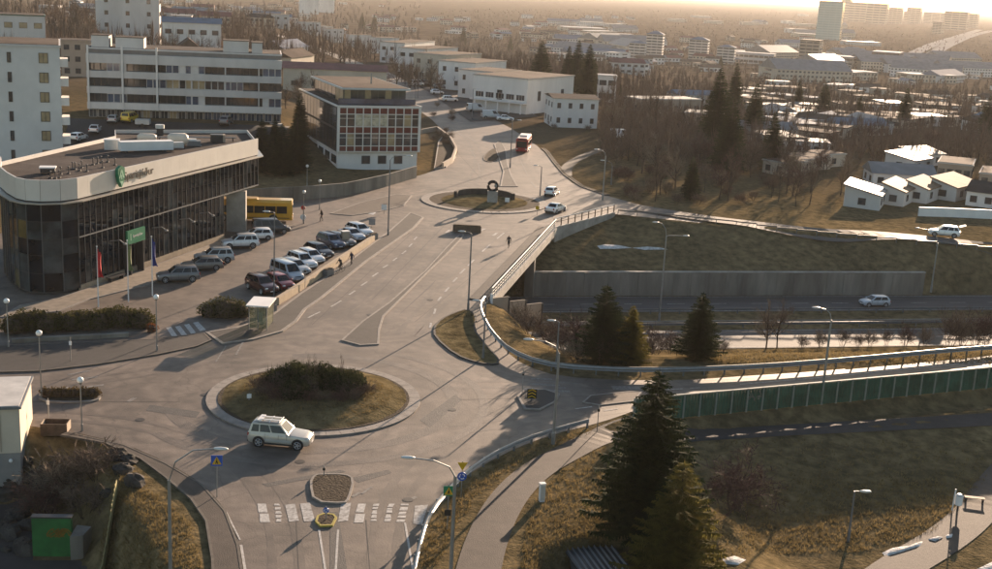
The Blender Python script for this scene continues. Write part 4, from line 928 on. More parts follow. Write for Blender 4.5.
for i in range(-3, 42):
    p = FD*(FW*i); bow = .0; put('post', pom, fz, (p.x,p.y,0), fr_); c = FD*(FW*(i+.5)); o = put('panel', pme2 if i in (22,24) else pme, fz, (c.x,c.y,0), fr_); put('top_rail', cap_, fz, (c.x,c.y,2.02), fr_)
    if i == 4:
        gb = MB(); rg = random.Random(8)
        for k in range(5):
            x = -.45+k*.2; zz = 1.2
            for j in range(5):
                nx, nz = x+rg.uniform(-.16,.2), zz+rg.uniform(-.35,.35); d = Vector((nx-x,0,nz-zz)); nn = Vector((-d.z,0,d.x)).normalized()*.022
                gb.add([(x-nn.x,-.062,zz-nn.z),(x+nn.x,-.062,zz+nn.z),(nx+nn.x,-.062,nz+nn.z),(nx-nn.x,-.062,nz-nn.z)], [(0,1,2,3)]); x, zz = nx, min(1.75,max(.7,nz))
        gb.build('graffiti', WORN, o)['kind'] = 'stuff'
# little board fence at the lower left
a = G(97,600); b = G(117,494); t = thing('board_fence', 'weathered yellowish board fence running down the lower left slope', 'fence', (b.x,b.y,b.z)); d = a-b; n_ = 22; YB = M('yellow_boards', (.28,.24,.11), .8, .25, 2)
for i in range(n_):
    q = b+d*((i+.5)/n_); mb = MB(); mb.box((0,0,.55), (d.length/n_-.02,.05,1.15+.06*((i*3)%4))); mb.build('board', YB, t, False, (q.x-b.x,q.y-b.y,E(q.x,q.y)-b.z-.05), atan2(d.y,d.x))

# ================================================================== LAMPS, POLES, SIGNS
LAMPH = M('lamp_head', (.55,.55,.53), .4, .08, 2, metal=.3); GLOBE = M('milk_globe', (.75,.75,.72), .3, .04, 2, spec=.5)
def arm_lamp(label, base, top, tips, thick=1.0, e=None, cat='street lamp', name='street_lamp'):
    """tapered post with curved arms; tips are pixels of the lamp heads"""
    b = G(*base) if e is None else P(*base, e); h = HT(b, top[1]); t = thing(name, label, cat, b)
    dep = sqrt(b.x**2+b.y**2+CAM_H**2)/FOC
    mb = MB(); mb.tube([(0,0,-.2),(0,0,.9),(0,0,1.0),(0,0,h)], [.16*thick,.15*thick,.115*thick,.085*thick], 8); mb.build('post', STEELD if thick < 1 else STEEL, t)
    for tx, ty in tips:
        dx = (tx-top[0])*dep; dz = -(ty-top[1])*dep
        mb = MB(); pts = [(0,0,h-.05),(dx*.12,0,h+dz*.55),(dx*.45,0,h+dz*.92),(dx*.85,0,h+dz)]; mb.tube(pts, [.05*thick,.045*thick,.04*thick,.035*thick], 6); mb.build('arm', STEELD if thick < 1 else STEEL, t)
        s_ = 1 if dx > 0 else -1; mb = MB(); mb.ball((dx*.85+s_*.30,0,h+dz+.02), (.42,.15,.09), 0, 10, 6); mb.build('lamp_head', LAMPH, t, True)
    return t
arm_lamp('tall street lamp with long arm over the lower left pavement', (171,604), (172,480), [(222,447)])
arm_lamp('tall street lamp arching left over the southern zebra crossing', (450,590), (457,476), [(410,460)])
arm_lamp('street lamp behind the crash barrier with arm toward the bridge', (553,444), (561,353), [(530,341)])
arm_lamp('plain thin lamp pole on the grass wedge at the bridge end', (483,359), (487,303), [(480,301)], .7)
arm_lamp('short lamp with box head on the bushy bank', (556,369), (557,322), [(552,321)], .7)
arm_lamp('slim dark lamp post on the near pavement of the bridge', (468,311), (471,234), [(463,232)], .8)
arm_lamp('slim dark lamp post at the end of the parked row', (388,236), (390,160), [(409,155)], .8)
arm_lamp('double-armed highway lamp rising from the sunken median', (659,321), (666,236), [(655,223),(686,235)], 1, -7)
arm_lamp('street lamp behind the green fence bending left', (821,404), (832,320), [(818,309)], 1, 0)
arm_lamp('short park lamp on the dark slope at lower right', (848,542), (856,491), [(863,491)], .7)
arm_lamp('curved lamp beside the lawn right of the far roundabout', (602.5,200), (607,156), [(598,150)])
arm_lamp('small curved lamp behind the lawn beyond the bridge', (611,185), (613,166), [(603,161)], .8)
arm_lamp('straight lamp post left of the two white cars', (540,196), (541,167), [(536,166)], .8)
arm_lamp('tall lamp with two arms in the northern splitter island', (510,168), (513,121), [(507,120),(519,120)], .9)
arm_lamp('leaning-armed highway lamp near the right picture edge', (931,291), (937,243), [(915,230)], 1, -5.5)
arm_lamp('thin pole lamp among the parked cars by the bus stop', (274,297), (276,213), [(270,212)], .6)
arm_lamp('far lamp post in front of the cream house', (418,98), (418,72), [(422,72)], .8)
arm_lamp('far lamp post in front of the bright white house', (472,119), (472,89), [(476,89)], .8)
arm_lamp('far lamp post on the street bend by the red panelled office', (415,112), (416,84), [(421,84)], .8)
def globe_lamp(label, base, ytop):
    b = G(*base); h = HT(b, ytop); t = thing('globe_lamp', label, 'street lamp', b, 0, 'white globe lamps on the left')
    mb = MB(); mb.tube([(0,0,-.1),(0,0,.6),(0,0,.65),(0,0,h-.22)], [.09,.085,.055,.045], 8); mb.build('post', STEEL, t)
    mb = MB(); mb.ball((0,0,h), .24, 0, 14, 9); mb.build('globe', GLOBE, t, True); mb = MB(); mb.tube([(0,0,h-.28),(0,0,h-.18)], .11, 8); mb.build('collar', DARK, t)
globe_lamp('white globe lamp at the left picture edge by the hedge', (8.7,348), 301); globe_lamp('white globe lamp left of the clipped island hedge', (41.6,398), 333); globe_lamp('white globe lamp in front of the small building at lower left', (82,432), 380)
globe_lamp('white globe lamp beside the red-leaved hedge end', (157,352), 297); globe_lamp('white globe lamp next to the yellow bus', (303.6,224), 192); globe_lamp('white globe lamp right of the black-clad pedestrian', (319.5,210), 181); globe_lamp('white globe lamp in front of the red panelled office', (307,187), 166)
# flag poles
def flag(label, base, ytop, col):
    b = G(*base); h = HT(b, ytop); t = thing('flag_pole', label, 'flag pole', b); mb = MB(); mb.tube([(0,0,0),(0,0,h)], [.07,.035], 8); mb.ball((0,0,h+.05), .08, 0, 8, 5); mb.build('pole', WHITE, t)
    mb = MB(); n1, n2 = 8, 12; w, hh = .6, 2.9; vs_ = []
    for j in range(n2+1):
        for i in range(n1+1):
            u, v = i/n1, j/n2; vs_.append((.06+w*u*(1-.55*v*(1-v)*2)*(.5+.5*v), .16*sin(u*9+v*3)*(.4+u), h-.15-hh*v-.5*u*(1-v)))
    mb.add(vs_, [(j*(n1+1)+i, j*(n1+1)+i+1, (j+1)*(n1+1)+i+1, (j+1)*(n1+1)+i) for j in range(n2) for i in range(n1)]); mb.build('flag', M('flag_'+col, {'red':(.45,.02,.03),'green':(.16,.20,.09),'blue':(.03,.05,.22)}[col], .8, .25, 4), t, True)
flag('white flag pole with limp red flag', (98.5,307), 247, 'red'); flag('white flag pole with limp green flag', (128.5,302), 241, 'green'); flag('white flag pole with limp blue flag', (152.5,296), 237, 'blue')
# signs
def sign(label, base, ytop, plates, rz=0.0, h=None):
    b = G(*base); hh = h or HT(b, ytop); t = thing('road_sign', label, 'road sign', b, rz); mb = MB(); mb.tube([(0,0,-.1),(0,0,hh)], .035, 6); mb.build('pole', STEEL, t)
    for kind, zc, col, sz in plates:
        mb = MB(); mm = M('sign_'+col, {'yellow':(.55,.33,.02),'blue':(.03,.09,.38),'green':(.02,.10,.07),'white':(.7,.7,.68),'red':(.45,.03,.03),'black':(.02,.02,.02),'grey':(.25,.25,.25)}[col], .4, .06, 3)
        if kind == 'disc': mb.disc((0,-.05,zc), sz/2, (0,1,0), .03, 20)
        elif kind == 'tri': mb.add([(x,y_,z) for y_ in (-.065,-.035) for x, z in ((-sz/2,zc+sz*.42),(sz/2,zc+sz*.42),(0,zc-sz*.45))], [(0,2,1),(3,4,5),(0,1,4,3),(1,2,5,4),(2,0,3,5)])
        else: mb.box((0,-.05,zc), (sz,.03,sz*(1.6 if kind == 'tall' else 1)))
        pl = mb.build('plate', mm, t)
        if kind == 'walk':
            k = MB(); k.add([(-sz*.42,-.068,zc-sz*.36),(sz*.42,-.068,zc-sz*.36),(0,-.068,zc+sz*.40)], [(0,1,2)]); k.build('yellow_triangle', MATS['sign_yellow'] if 'sign_yellow' in MATS else M('sign_yellow',(.55,.33,.02),.4,.06,3), pl)
            k = MB(); k.disc((0,-.075,zc+sz*.16), sz*.05, (0,1,0), .008, 8); k.add([(-.03,-.076,zc+.05),(.03,-.076,zc+.05),(.09,-.076,zc-sz*.3),(.03,-.076,zc-sz*.3),(0,-.076,zc-.08),(-.03,-.076,zc-sz*.3),(-.09,-.076,zc-sz*.3)], [tuple(range(6,-1,-1))]); k.build('walking_figure', BLACK, pl)
        if kind == 'chev':
            for j in range(3):
                k = MB(); z0 = zc-sz*.5+sz*.34*j; k.add([(-sz*.4,-.068,z0),(0,-.068,z0+sz*.2),(sz*.4,-.068,z0),(sz*.4,-.068,z0+sz*.12),(0,-.068,z0+sz*.32),(-sz*.4,-.068,z0+sz*.12)], [(0,1,4,5),(1,2,3,4)]); k.build('chevron', MATS['sign_yellow'], pl)
        if kind == 'disc' and col == 'blue':
            for a_ in range(3):
                k = MB(); th = 2*pi*a_/3; pts = [(.55*sz/2*cos(th+q*.45), -.072, zc+.55*sz/2*sin(th+q*.45)) for q in range(4)]; k.tube(pts, [.03,.03,.03,.055], 4); k.build('arrow', WHITE, pl)
    return t
M('sign_yellow',(.55,.33,.02),.4,.06,3)
sign('pedestrian crossing sign on a pole at the lower left pavement', (217,497), 456, [('walk', 2.55, 'blue', .72)], .15)
sign('pedestrian crossing sign beside the southern end of the barrier', (447,530), 484, [('walk', 2.65, 'green', .66),('box', 1.2, 'black', .4)], .1)
sign('yellow give-way triangle above a blue roundabout disc', (461,497), 461, [('tri', 2.2, 'yellow', .68),('disc', 1.5, 'blue', .62)], .1)
sign('black board with yellow chevrons on the slip road refuge', (531.5,402), 388, [('chev', .75, 'black', .8)], 0, 1.2)
sign('small blue keep-right sign on the yellow-kerbed refuge', (326,521), 509, [('disc', .75, 'blue', .38)], 0, 1.0)
sign('short black post sign on the tapered refuge', (324,477), 472, [('box', .6, 'black', .18)], 0, .8)
sign('yellow marker sign on the kerb of the far roundabout', (537,215), 205, [('box', 1.1, 'yellow', .55)], 0, 1.4)
sign('white info board on the gravel of the far roundabout', (507,205), 200, [('box', .8, 'white', .7)], 0, 1.0)
sign('bare dark pole where the slip road leaves', (522,396), 370, [('box', 1.9, 'black', .16)], 0)
sign('thin dark pole by the end of the crash barrier', (597,432), 406, [('box', 1.8, 'black', .2)], 0)
sign('round red sign beside the yellow bus', (303,223.5), 203, [('disc', 2.2, 'red', .6),('disc', .9, 'white', .8)], 0, 2.6)
sign('slim white post sign on the shaded left pavement', (71,362), 337, [('tall', 1.7, 'white', .22)], 0)
sign('white leaning marker in the near island grass', (249,406), 393, [('box', .85, 'white', .35)], .4, 1.1)
sign('small white post before the small building', (49,424), 398, [('tall', 1.7, 'white', .2)], 0)
sign('pale sign at the mouth of the side street left of the far roundabout', (384,214), 205, [('box', 1.0, 'white', .8)], 0, 1.4)
sign('grey board on posts at the end of the parked row', (372,226), 220, [('box', .6, 'grey', .9)], 0, 1.0)
sign('thin sign post on the pavement by the low wall', (305,290), 268, [('box', 2.1, 'black', .25)], 0)
# ================================================================== STREET FURNITURE
s0 = P(249,331); s1 = P(264,331.5); s2 = P(273,320)                  # bus shelter
b = (s0+s1)/2; sr_ = atan2((s2-s1).y,(s2-s1).x)-pi/2
t = thing('bus_shelter', 'glass bus shelter with white flat roof at the pavement', 'bus shelter', (s0.x,s0.y,.13), sr_-.0)
SW, SD, SHh = 1.7, 2.9, 2.35
mb = MB(); mb.box((SW/2,SD/2,SHh+.06), (SW+.5,SD+.5,.12)); mb.build('roof', WHITE, t)
GC = bpy.data.materials.new('shelter_glass'); GC.use_nodes = True; gn = GC.node_tree.nodes; gtr = gn.new('ShaderNodeBsdfTransparent'); gtr.inputs[0].default_value = (.80,.82,.74,1); gmx = gn.new('ShaderNodeMixShader'); gmx.inputs[0].default_value = .28; gn['Principled BSDF'].inputs['Roughness'].default_value = .08; gn['Principled BSDF'].inputs['Base Color'].default_value = (.25,.25,.18,1)
GC.node_tree.links.new(gtr.outputs[0], gmx.inputs[1]); GC.node_tree.links.new(gn['Principled BSDF'].outputs[0], gmx.inputs[2]); GC.node_tree.links.new(gmx.outputs[0], gn['Material Output'].inputs[0])
for x in (0,SW/2,SW):
    for y in (0,SD): mb = MB(); mb.box((x,y,SHh/2), (.07,.07,SHh)); mb.build('post', STEELD, t)
for nm, c, d in (('glass_panel',(SW*.25,0,1.2),(SW/2-.1,.03,2.0)),('glass_panel',(SW*.75,0,1.2),(SW/2-.1,.03,2.0)),('glass_panel',(SW,SD/2,1.2),(.03,SD-.1,2.0)),('glass_panel',(SW*.25,SD,1.2),(SW/2-.1,.03,2.0)),('bench',(SW*.65,SD/2,.5),(.4,SD-.5,.06)),('poster',(SW*.62,.03,1.3),(.5,.02,1.0))):
    mb = MB(); mb.box(c, d); mb.build(nm, WHITE if nm == 'poster' else (STEELD if nm == 'bench' else GC), t)
p = G(541.5,501); t = thing('utility_cabinet', 'slim white utility cabinet on the grass beside the footpath', 'cabinet', p, .3)
mb = MB(); mb.box((0,0,.62), (.34,.30,1.24)); mb.build('body', WHITE, t); mb = MB(); mb.box((0,0,1.27), (.42,.36,.07)); mb.build('lid', WHITE, t); mb = MB(); mb.box((0,-.17,.65), (.34,.02,1.0)); mb.build('door', LG, t)
p = G(462,230); t = thing('planter', 'dark rectangular planter at the head of the long island', 'planter', P(467,232), .0)
mb = MB(); mb.box((0,0,.45), (3.9,.7,.9)); mb.build('trough', M('brown_trough', (.12,.085,.06), .8, .2, 2, spec=.15), t); mb = MB(); mb.box((0,0,.93), (3.7,.5,.1)); mb.build('soil', SOIL, t)
for (px, py, lab) in ((328,276,'grey concrete block gap-filling the low wall near the cyclist'),(270,313,'dark planter box behind the bus shelter'),(373,240,'small dark bin at the far end of the low wall')):
    p = P(px,py); t = thing('concrete_planter', lab, 'planter', (p.x,p.y,0), 1.15); mb = MB(); mb.box((0,0,.4), (1.4,.7,.8)); mb.build('trough', STEELD, t); mb = MB(); mb.box((0,0,.84), (1.2,.5,.1)); mb.build('soil', SOIL, t)
p = P(345,246); t = thing('utility_cabinet', 'beige ticket cabinet between the parked cars', 'cabinet', (p.x,p.y,0), .5); mb = MB(); mb.box((0,0,.95), (.9,.7,1.9)); mb.build('body', WALLB, t); mb = MB(); mb.box((0,0,1.94), (1.0,.8,.08)); mb.build('lid', WHITE, t)
for px, py, lab in ((126,268,'curved steel bicycle stand by the entrance'),(139,263,'second curved steel bicycle stand by the entrance')):
    p = P(px,py); t = thing('bicycle_stand', lab, 'bicycle stand', (p.x,p.y,.12), 1.2); mb = MB(); mb.tube([(-2,0,0),(-2,0,.8),(0,0,1.05),(2,0,.8),(2,0,0)], .06, 6); mb.build('hoop', WHITE, t)
    for x in (-1,0,1): mb = MB(); mb.tube([(x,0,0),(x,0,.9)], .03, 5); mb.build('bar', STEEL, t)
p = P(116,281); t = thing('bench', 'dark bench on the light forecourt', 'bench', (p.x,p.y,.12), 1.25)
mb = MB(); mb.box((0,0,.45), (2.6,.6,.1)); mb.build('seat', DARK, t)
for x in (-1,1): mb = MB(); mb.box((x,0,.2), (.12,.5,.4)); mb.build('leg', DARK, t)
# litter bin and bench by the lower right path
p = G(957,512); t = thing('litter_bin', 'white litter bin on a dark post by the lower right path', 'litter bin', p, .2)
mb = MB(); mb.tube([(0,0,0),(0,0,.6)], .07, 6); mb.build('post', DARK, t); mb = MB(); mb.tube([(0,0,.55),(0,0,.6),(0,0,1.2),(0,0,1.25)], [.2,.27,.27,.2], 12); mb.build('bucket', WHITE, t); mb = MB(); mb.tube([(0,0,1.28),(0,0,1.42)], [.30,.14], 12); mb.build('hood', LG, t); mb = MB(); mb.tube([(-.35,.1,.1),(-.3,.1,1.75)], .05, 6); mb.build('marker_pole', WHITE, t)
p = G(974,502); t = thing('park_bench', 'brown slatted park bench beside the white litter bin', 'bench', p, -.15); t.scale = (.85,.85,.8)
for y in (-.18,-.06,.06,.18): mb = MB(); mb.box((0,y,.46), (1.7,.10,.05)); mb.build('slat', M('bench_wood',(.22,.14,.08),.7,.2,3), t)
for x in (-.7,.7): mb = MB(); mb.box((x,0,.21), (.08,.45,.42)); mb.build('leg', DARK, t)
# sculpture on the far roundabout
p = P(492,205); t = thing('sculpture', 'grey stone pillar crowned by a black ring on the far roundabout', 'sculpture', (p.x,p.y,.3))
mb = MB(); mb.prism([(-.8,-.5),(.8,-.5),(.8,.5),(-.8,.5)], 0, 1.9); mb.build('pillar', CONC, t)
mb = MB(); k = 14
mb.tube([(.72*cos(2*pi*i/k),0,2.65+.72*sin(2*pi*i/k)) for i in range(k+1)], .24, 8, 0, False); mb.build('ring', BLACK, t, True); mb = MB(); mb.ball((.45,-.1,2.75), (.25,.25,.3), 0, 8, 6); mb.build('inner_stone', CONC, t, True)
c = RING2; t = thing('curved_wall', 'low curved dark wall behind the sculpture', 'wall', (c.x,c.y,.2))
for i in range(12):
    a0 = pi*.97-(pi*.9)*i/12; mb = MB(); mb.prism(ringseg(a0-pi*.9/12+.004, a0, 4.4, 4.9), 0, 1.15); mb.build('block', M('dark_stone',(.05,.045,.04),.85,.2,1.5), t)
# small building, green wall and shed at the bottom
a = P(-60,500,-3.4); b_ = P(22,496,-3.4); org, rz, Wd = frame_of(a, b_)
hb = thing('service_building', 'small beige flat-roofed building at the lower left edge', 'building', (org.x,org.y,-3.4), rz)
hh = HT(b_, 408); DD = 6.2
shell(hb, Wd, DD, hh*.5, M('grey_lower_wall',(.22,.21,.20),.85,.1,1), name='lower_wall'); shell(hb, Wd+.1, DD+.1, hh, WALLC, hh*.5+.004, 0, -.05, 'upper_wall')
mb = MB(); mb.box((Wd/2,DD/2,hh+.08), (Wd+.5,DD+.5,.18)); r_ = mb.build('roof', STEELD, hb); mb = MB(); mb.box((Wd/2,DD/2,hh+.19), (Wd+.2,DD+.2,.04)); mb.build('roof_sheet', M('pale_roof_sheet',(.50,.47,.43),.6,.12,.6,patch=.15,pscale=.5), r_)
for i in range(4): mb = MB(); mb.box((Wd-1.2-2.2*i,-.09,hh*.75), (.06,.05,hh*.46)); mb.build('cover_strip', WALLB, hb)
mb = MB(); mb.ball((Wd-.6,-.15,hh*.42), .14, 0, 8, 5); mb.build('wall_lamp', WHITE, hb)
p = G(56,433); t = thing('rubbish_skip', 'open skip with lit-toned beige ends beside the small building', 'skip', p, .1); t.scale = (.72,.8,.9); SKIP_DARK = M('dark_side_steel',(.10,.07,.05),.8,.3,2)
for c_, d_ in (((0,-.7,.5),(2.6,.08,1.0)),((0,.7,.5),(2.6,.08,1.0)),((-1.26,0,.5),(.08,1.3,1.0)),((1.26,0,.5),(.08,1.3,1.0))): mb = MB(); mb.box(c_, d_); mb.build('side', SKIP_DARK if c_[1] else WALLB, t)  # end panels coloured as if lit, long sides as if turned from light
mb = MB(); mb.box((0,0,.1), (2.4,1.3,.15)); mb.build('floor', SKIP_DARK, t)
a = P(33,556,-3.4); b_ = P(72,556.5,-3.4); org, rz, Wd = frame_of(a, b_); GRN = M('green_painted_wall',(.018,.12,.032),.7,.15,1.2,patch=.15,pscale=.6)
t = thing('painted_wall', 'green painted concrete wall with brown graffiti in the lower left hollow', 'wall', (org.x,org.y,-3.4), rz); hh = HT(a, 518)
mb = MB(); mb.box((Wd/2,.2,hh/2), (Wd,.4,hh)); mb.build('panel', GRN, t); mb = MB(); mb.box((Wd/2,.2,hh+.05), (Wd+.1,.5,.1)); mb.build('coping', DARK, t)
gm = MB(); rg = random.Random(3)
for k in range(9):
    x0 = Wd*.45+k*Wd*.05; pts = []
    for j in range(8): a_ = j*.9+k; pts.append(Vector((x0+.30*cos(a_)+.03*j, -.006, hh*.62+.25*sin(a_*1.3)+.08*sin(k*2))))
    for p0, p1 in zip(pts, pts[1:]):
        d = p1-p0; nn = Vector((-d.z,0,d.x)).normalized()*.03; gm.add([p0-nn,p0+nn,p1+nn,p1-nn], [(3,2,1,0)])
gm.build('graffiti', M('graffiti_brown',(.17,.09,.01),.6,.3,3), t)['kind'] = 'stuff'
mb = MB(); mb.prism([(Wd+.05,-.5),(Wd+.8,-.3),(Wd+1.0,1.0),(Wd+.05,1.2)], 0, hh*.62); mb.build('concrete_buttress', CONCD, t)
ZR = -.55; A_ = P(562,546,ZR); B_ = P(607,537,ZR); C_ = P(603,606,ZR); xv = (B_-A_); yv = (C_-A_); SWd = xv.length; SDd = yv.length; xv.normalize(); yv.normalize()
t = thing('corrugated_shed', 'dark ribbed metal shed roof sunk in the hollow at the bottom edge', 'shed', (A_.x,A_.y,-2.6))
def sq(u, v, z): q = xv*u+yv*v; return (q.x, q.y, z+.045*v*0)
mb = MB(); mb.prism([sq(.2,.2,0)[:2],sq(SWd-.2,.2,0)[:2],sq(SWd-.2,SDd-.2,0)[:2],sq(.2,SDd-.2,0)[:2]], -.5, 1.95); mb.build('wall', STEELD, t)
mb = MB(); mb.prism([sq(0,0,0)[:2],sq(SWd,0,0)[:2],sq(SWd,SDd,0)[:2],sq(0,SDd,0)[:2]], 1.96, 2.05); mb.build('roof', M('dark_sheet_metal',(.035,.04,.045),.5,.2,1.5,metal=.3), t)
RBM = M('rib_metal',(.20,.21,.22),.45,.1,1.5,metal=.5)
for i in range(9):
    u = SWd*(i+.5)/9; mb = MB(); a0, a1, a2, a3 = sq(u-.07,0,2.05), sq(u+.07,0,2.05), sq(u+.07,SDd,2.05), sq(u-.07,SDd,2.05); t0, t1 = sq(u,0,2.17), sq(u,SDd,2.17); mb.add([a0,a1,a2,a3,t0,t1], [(0,1,4),(3,5,2),(0,4,5,3),(4,1,2,5)]); mb.build('rib', RBM, t)
# dark yard in the lower left hollow, back-fill behind the retaining wall
mb = MB(); mb.sheet([P(*q,-3.36).xy for q in [(-40,500),(20,500),(34,540),(33,560),(80,560),(96,575),(90,640),(-60,640)]], -3.37); struct('yard', mb, ASPH2, 'dark shaded yard in the lower left hollow', 'yard')
mb = MB(); mb.prism([xy(38,151.3),xy(96.5,151.3),xy(96.5,154.2),xy(38,154.2)], -6.5, -4.02); struct('backfill', mb, GRASS, 'grass strip behind the retaining wall', 'bank')
# ================================================================== VEHICLES
def paint(name, col, metal=.2):
    if 'paint_'+name in MATS: return MATS['paint_'+name]
    m = M('paint_'+name, col, .32, .05, 1.5, metal=metal, spec=.5); m.node_tree.nodes['Principled BSDF'].inputs['Coat Weight'].default_value = .5; m.node_tree.nodes['Principled BSDF'].inputs['Coat Roughness'].default_value = .1
    return m
PT = {k: paint(k, v) for k, v in dict(white=(.70,.69,.67), silver=(.42,.42,.41), grey=(.14,.14,.145), dark=(.022,.023,.027), taupe=(.15,.135,.12), red=(.20,.02,.02), maroon=(.055,.012,.012), beige=(.42,.39,.34), blue=(.05,.07,.12), lightblue=(.40,.43,.46), yellow=(.62,.42,.02), busyellow=(.62,.33,.02), busred=(.30,.02,.02)).items()}
CGL = glass('car_glass', (.012,.015,.017), .06, .35, .3, 2); TRIMB = M('black_plastic', (.025,.025,.026), .6, .1, 3)
HEADL = M('headlight_lens', (.6,.6,.58), .12, .05, 3, spec=.8); TAILL = M('tail_light_lens', (.28,.01,.01), .2, .1, 3, spec=.7); RIM = M('alloy_rim', (.40,.40,.40), .35, .05, 3, metal=.8)
_wh = {}
def wheel_mesh(r, w):
    k = (round(r,2), round(w,2))
    if k not in _wh:
        a = MB(); a.tube([(0,-w/2,0),(0,-w*.46,0),(0,w*.46,0),(0,w/2,0)], [r*.9,r,r,r*.9], 18); c = MB()
        c.tube([(0,-w*.53,0),(0,-w*.47,0)], r*.30, 10); c.tube([(0,w*.47,0),(0,w*.53,0)], r*.30, 10)
        for s_ in (-1,1):
            for i in range(5): th = 2*pi*i/5; c.box((0,0,0),(0,0,0)) if False else c.tube([(r*.15*cos(th),s_*w*.50,r*.15*sin(th)),(r*.66*cos(th),s_*w*.51,r*.66*sin(th))], r*.11, 4)
            c.tube([(r*.66*cos(2*pi*i/14),s_*w*.505,r*.66*sin(2*pi*i/14)) for i in range(15)], r*.06, 4, 0, False)
        _wh[k] = (a.mesh('wheel', BLACK), c.mesh('rim', RIM))
    return _wh[k]
KIND = { # L, W, H, belt, hood height, rear base, rear top, front top, front base (fractions of L from the rear), bottom, wheel r, side panes
 'hatch':  (4.05,1.75,1.48,.93,.92,.015,.10,.56,.74,.20,.31,2), 'suv': (4.55,1.84,1.70,1.06,1.05,.012,.08,.56,.72,.26,.35,3),
 'estate': (4.65,1.80,1.50,.95,.93,.015,.12,.55,.73,.20,.32,3), 'sedan': (4.50,1.79,1.45,.93,.92,.17,.30,.56,.74,.20,.31,2),
 'van':    (4.90,1.90,1.95,1.05,1.04,.008,.03,.66,.84,.22,.33,3), 'big': (4.78,1.88,1.88,1.14,1.13,.010,.06,.53,.67,.30,.40,3), 'panel': (5.2,1.95,2.2,1.15,1.10,.006,.02,.70,.86,.24,.34,1), 'pickup': (5.2,1.85,1.80,1.05,1.05,.40,.43,.58,.72,.30,.38,2)}
def quad_inset(a, b, c, d, u0, u1, v0, v1, off):
    a, b, c, d = map(Vector, (a,b,c,d)); n = (b-a).cross(d-a).normalized()*off
    f = lambda u, v: (a*(1-u)+b*u)*(1-v)+(d*(1-u)+c*u)*v+n
    return [f(u0,v0), f(u1,v0), f(u1,v1), f(u0,v1)]
def car(label, pos, rz, kind, col, name='parked_car', group=None, cat='car', rails=False, z=0.0, detail=True):
    L, Wc, Hc, belt, hood, rb, rt, ft, fb, bot, wr, npn = KIND[kind]; w = Wc/2; X = lambda f: -L/2+f*L
    t = thing(name, label, cat, (pos[0],pos[1],z), rz, group)
    tl = belt if kind != 'sedan' else belt+.02
    stn = [(0,.86,bot+.14,tl-.22),(.012,.92,bot+.04,tl-.06),(.05,.97,bot,tl),(.25,1.0,bot,belt),(.70,1.0,bot,belt-.01),(fb-.02,.995,bot,belt),(fb+.05,.985,bot,hood-.02),(.90,.965,bot,hood-.10),(.96,.92,bot+.02,hood-.20),(.99,.84,bot+.08,hood-.32),(1.0,.74,bot+.18,hood-.42)]
    mb = MB(); rings = []
    for f, k, zb, zt in stn:
        y = w*k; h_ = zt-zb
        rings.append([(X(f),-y*.90,zb),(X(f),-y*.985,zb+h_*.12),(X(f),-y,zb+h_*.45),(X(f),-y*.985,zb+h_*.78),(X(f),-y*.90,zt-.01),(X(f),-y*.5,zt+.025),(X(f),y*.5,zt+.025),(X(f),y*.90,zt-.01),(X(f),y*.985,zb+h_*.78),(X(f),y,zb+h_*.45),(X(f),y*.985,zb+h_*.12),(X(f),y*.90,zb)])
    m = 12; vs_ = [p for r in rings for p in r]; fs_ = [(i*m+k, i*m+(k+1)%m, (i+1)*m+(k+1)%m, (i+1)*m+k) for i in range(len(rings)-1) for k in range(m)]
    fs_ += [tuple(range(m-1,-1,-1)), tuple((len(rings)-1)*m+k for k in range(m))]; mb.add(vs_, fs_)
    wb, wt, zb, zt = w*.93, w*.74, belt-.03, Hc-.07
    B = [(X(rb),-wb,zb),(X(fb),-wb,zb),(X(fb),wb,zb),(X(rb),wb,zb)]; T = [(X(rt),-wt,zt),(X(ft),-wt*.97,zt),(X(ft),wt*.97,zt),(X(rt),wt,zt)]
    U = [(X(rt)+.18,-wt*.82,Hc),(X(ft)-.25,-wt*.80,Hc),(X(ft)-.25,wt*.80,Hc),(X(rt)+.18,wt*.82,Hc)]
    mb.add(B+T+U, [(0,1,5,4),(1,2,6,5),(2,3,7,6),(3,0,4,7),(4,5,9,8),(5,6,10,9),(6,7,11,10),(7,4,8,11),(8,9,10,11)])
    if kind == 'pickup': mb.box((X(.2),0,belt-.05), (L*.36,Wc*.86,.06))
    body = mb.build('body', PT[col], t)
    for poly in body.data.polygons: poly.use_smooth = True
    try: body.data.set_sharp_from_angle(angle=radians(38))
    except Exception: pass
    def pane(nm, q): k = MB(); k.add(q, [(0,1,2,3)]); k.build(nm, CGL, t)
    pane('windscreen', quad_inset(B[1],B[2],T[2],T[1],.07,.93,.10,.94,.012)); pane('rear_window', quad_inset(B[3],B[0],T[0],T[3],.10,.90,.30 if kind != 'sedan' else .12,.93,.012))
    for s_ in (0,1):
        q = (B[0],B[1],T[1],T[0]) if s_ == 0 else (B[2],B[3],T[3],T[2])
        lim = {1:[(.70,.95)],2:[(.12,.50),(.53,.93)],3:[(.06,.26),(.29,.57),(.60,.95)]}[npn]
        for u0, u1 in lim:
            if s_ == 1: u0, u1 = 1-u1, 1-u0
            pane('side_window', quad_inset(*q, u0, u1, .14, .90, .012))
    wm = wheel_mesh(wr, .22); wx = (X(.185), X(.815))
    for x in wx:
        for s_ in (-1,1):
            if detail: k = MB(); k.disc((x,s_*(w-.012),wr+.02), wr*1.17, (0,1,0), .05, 18); k.build('wheel_arch', TRIMB, t)
            o = put('wheel', wm[0], t, (x,s_*(w-.085),wr))
            if detail: put('rim', wm[1], o)
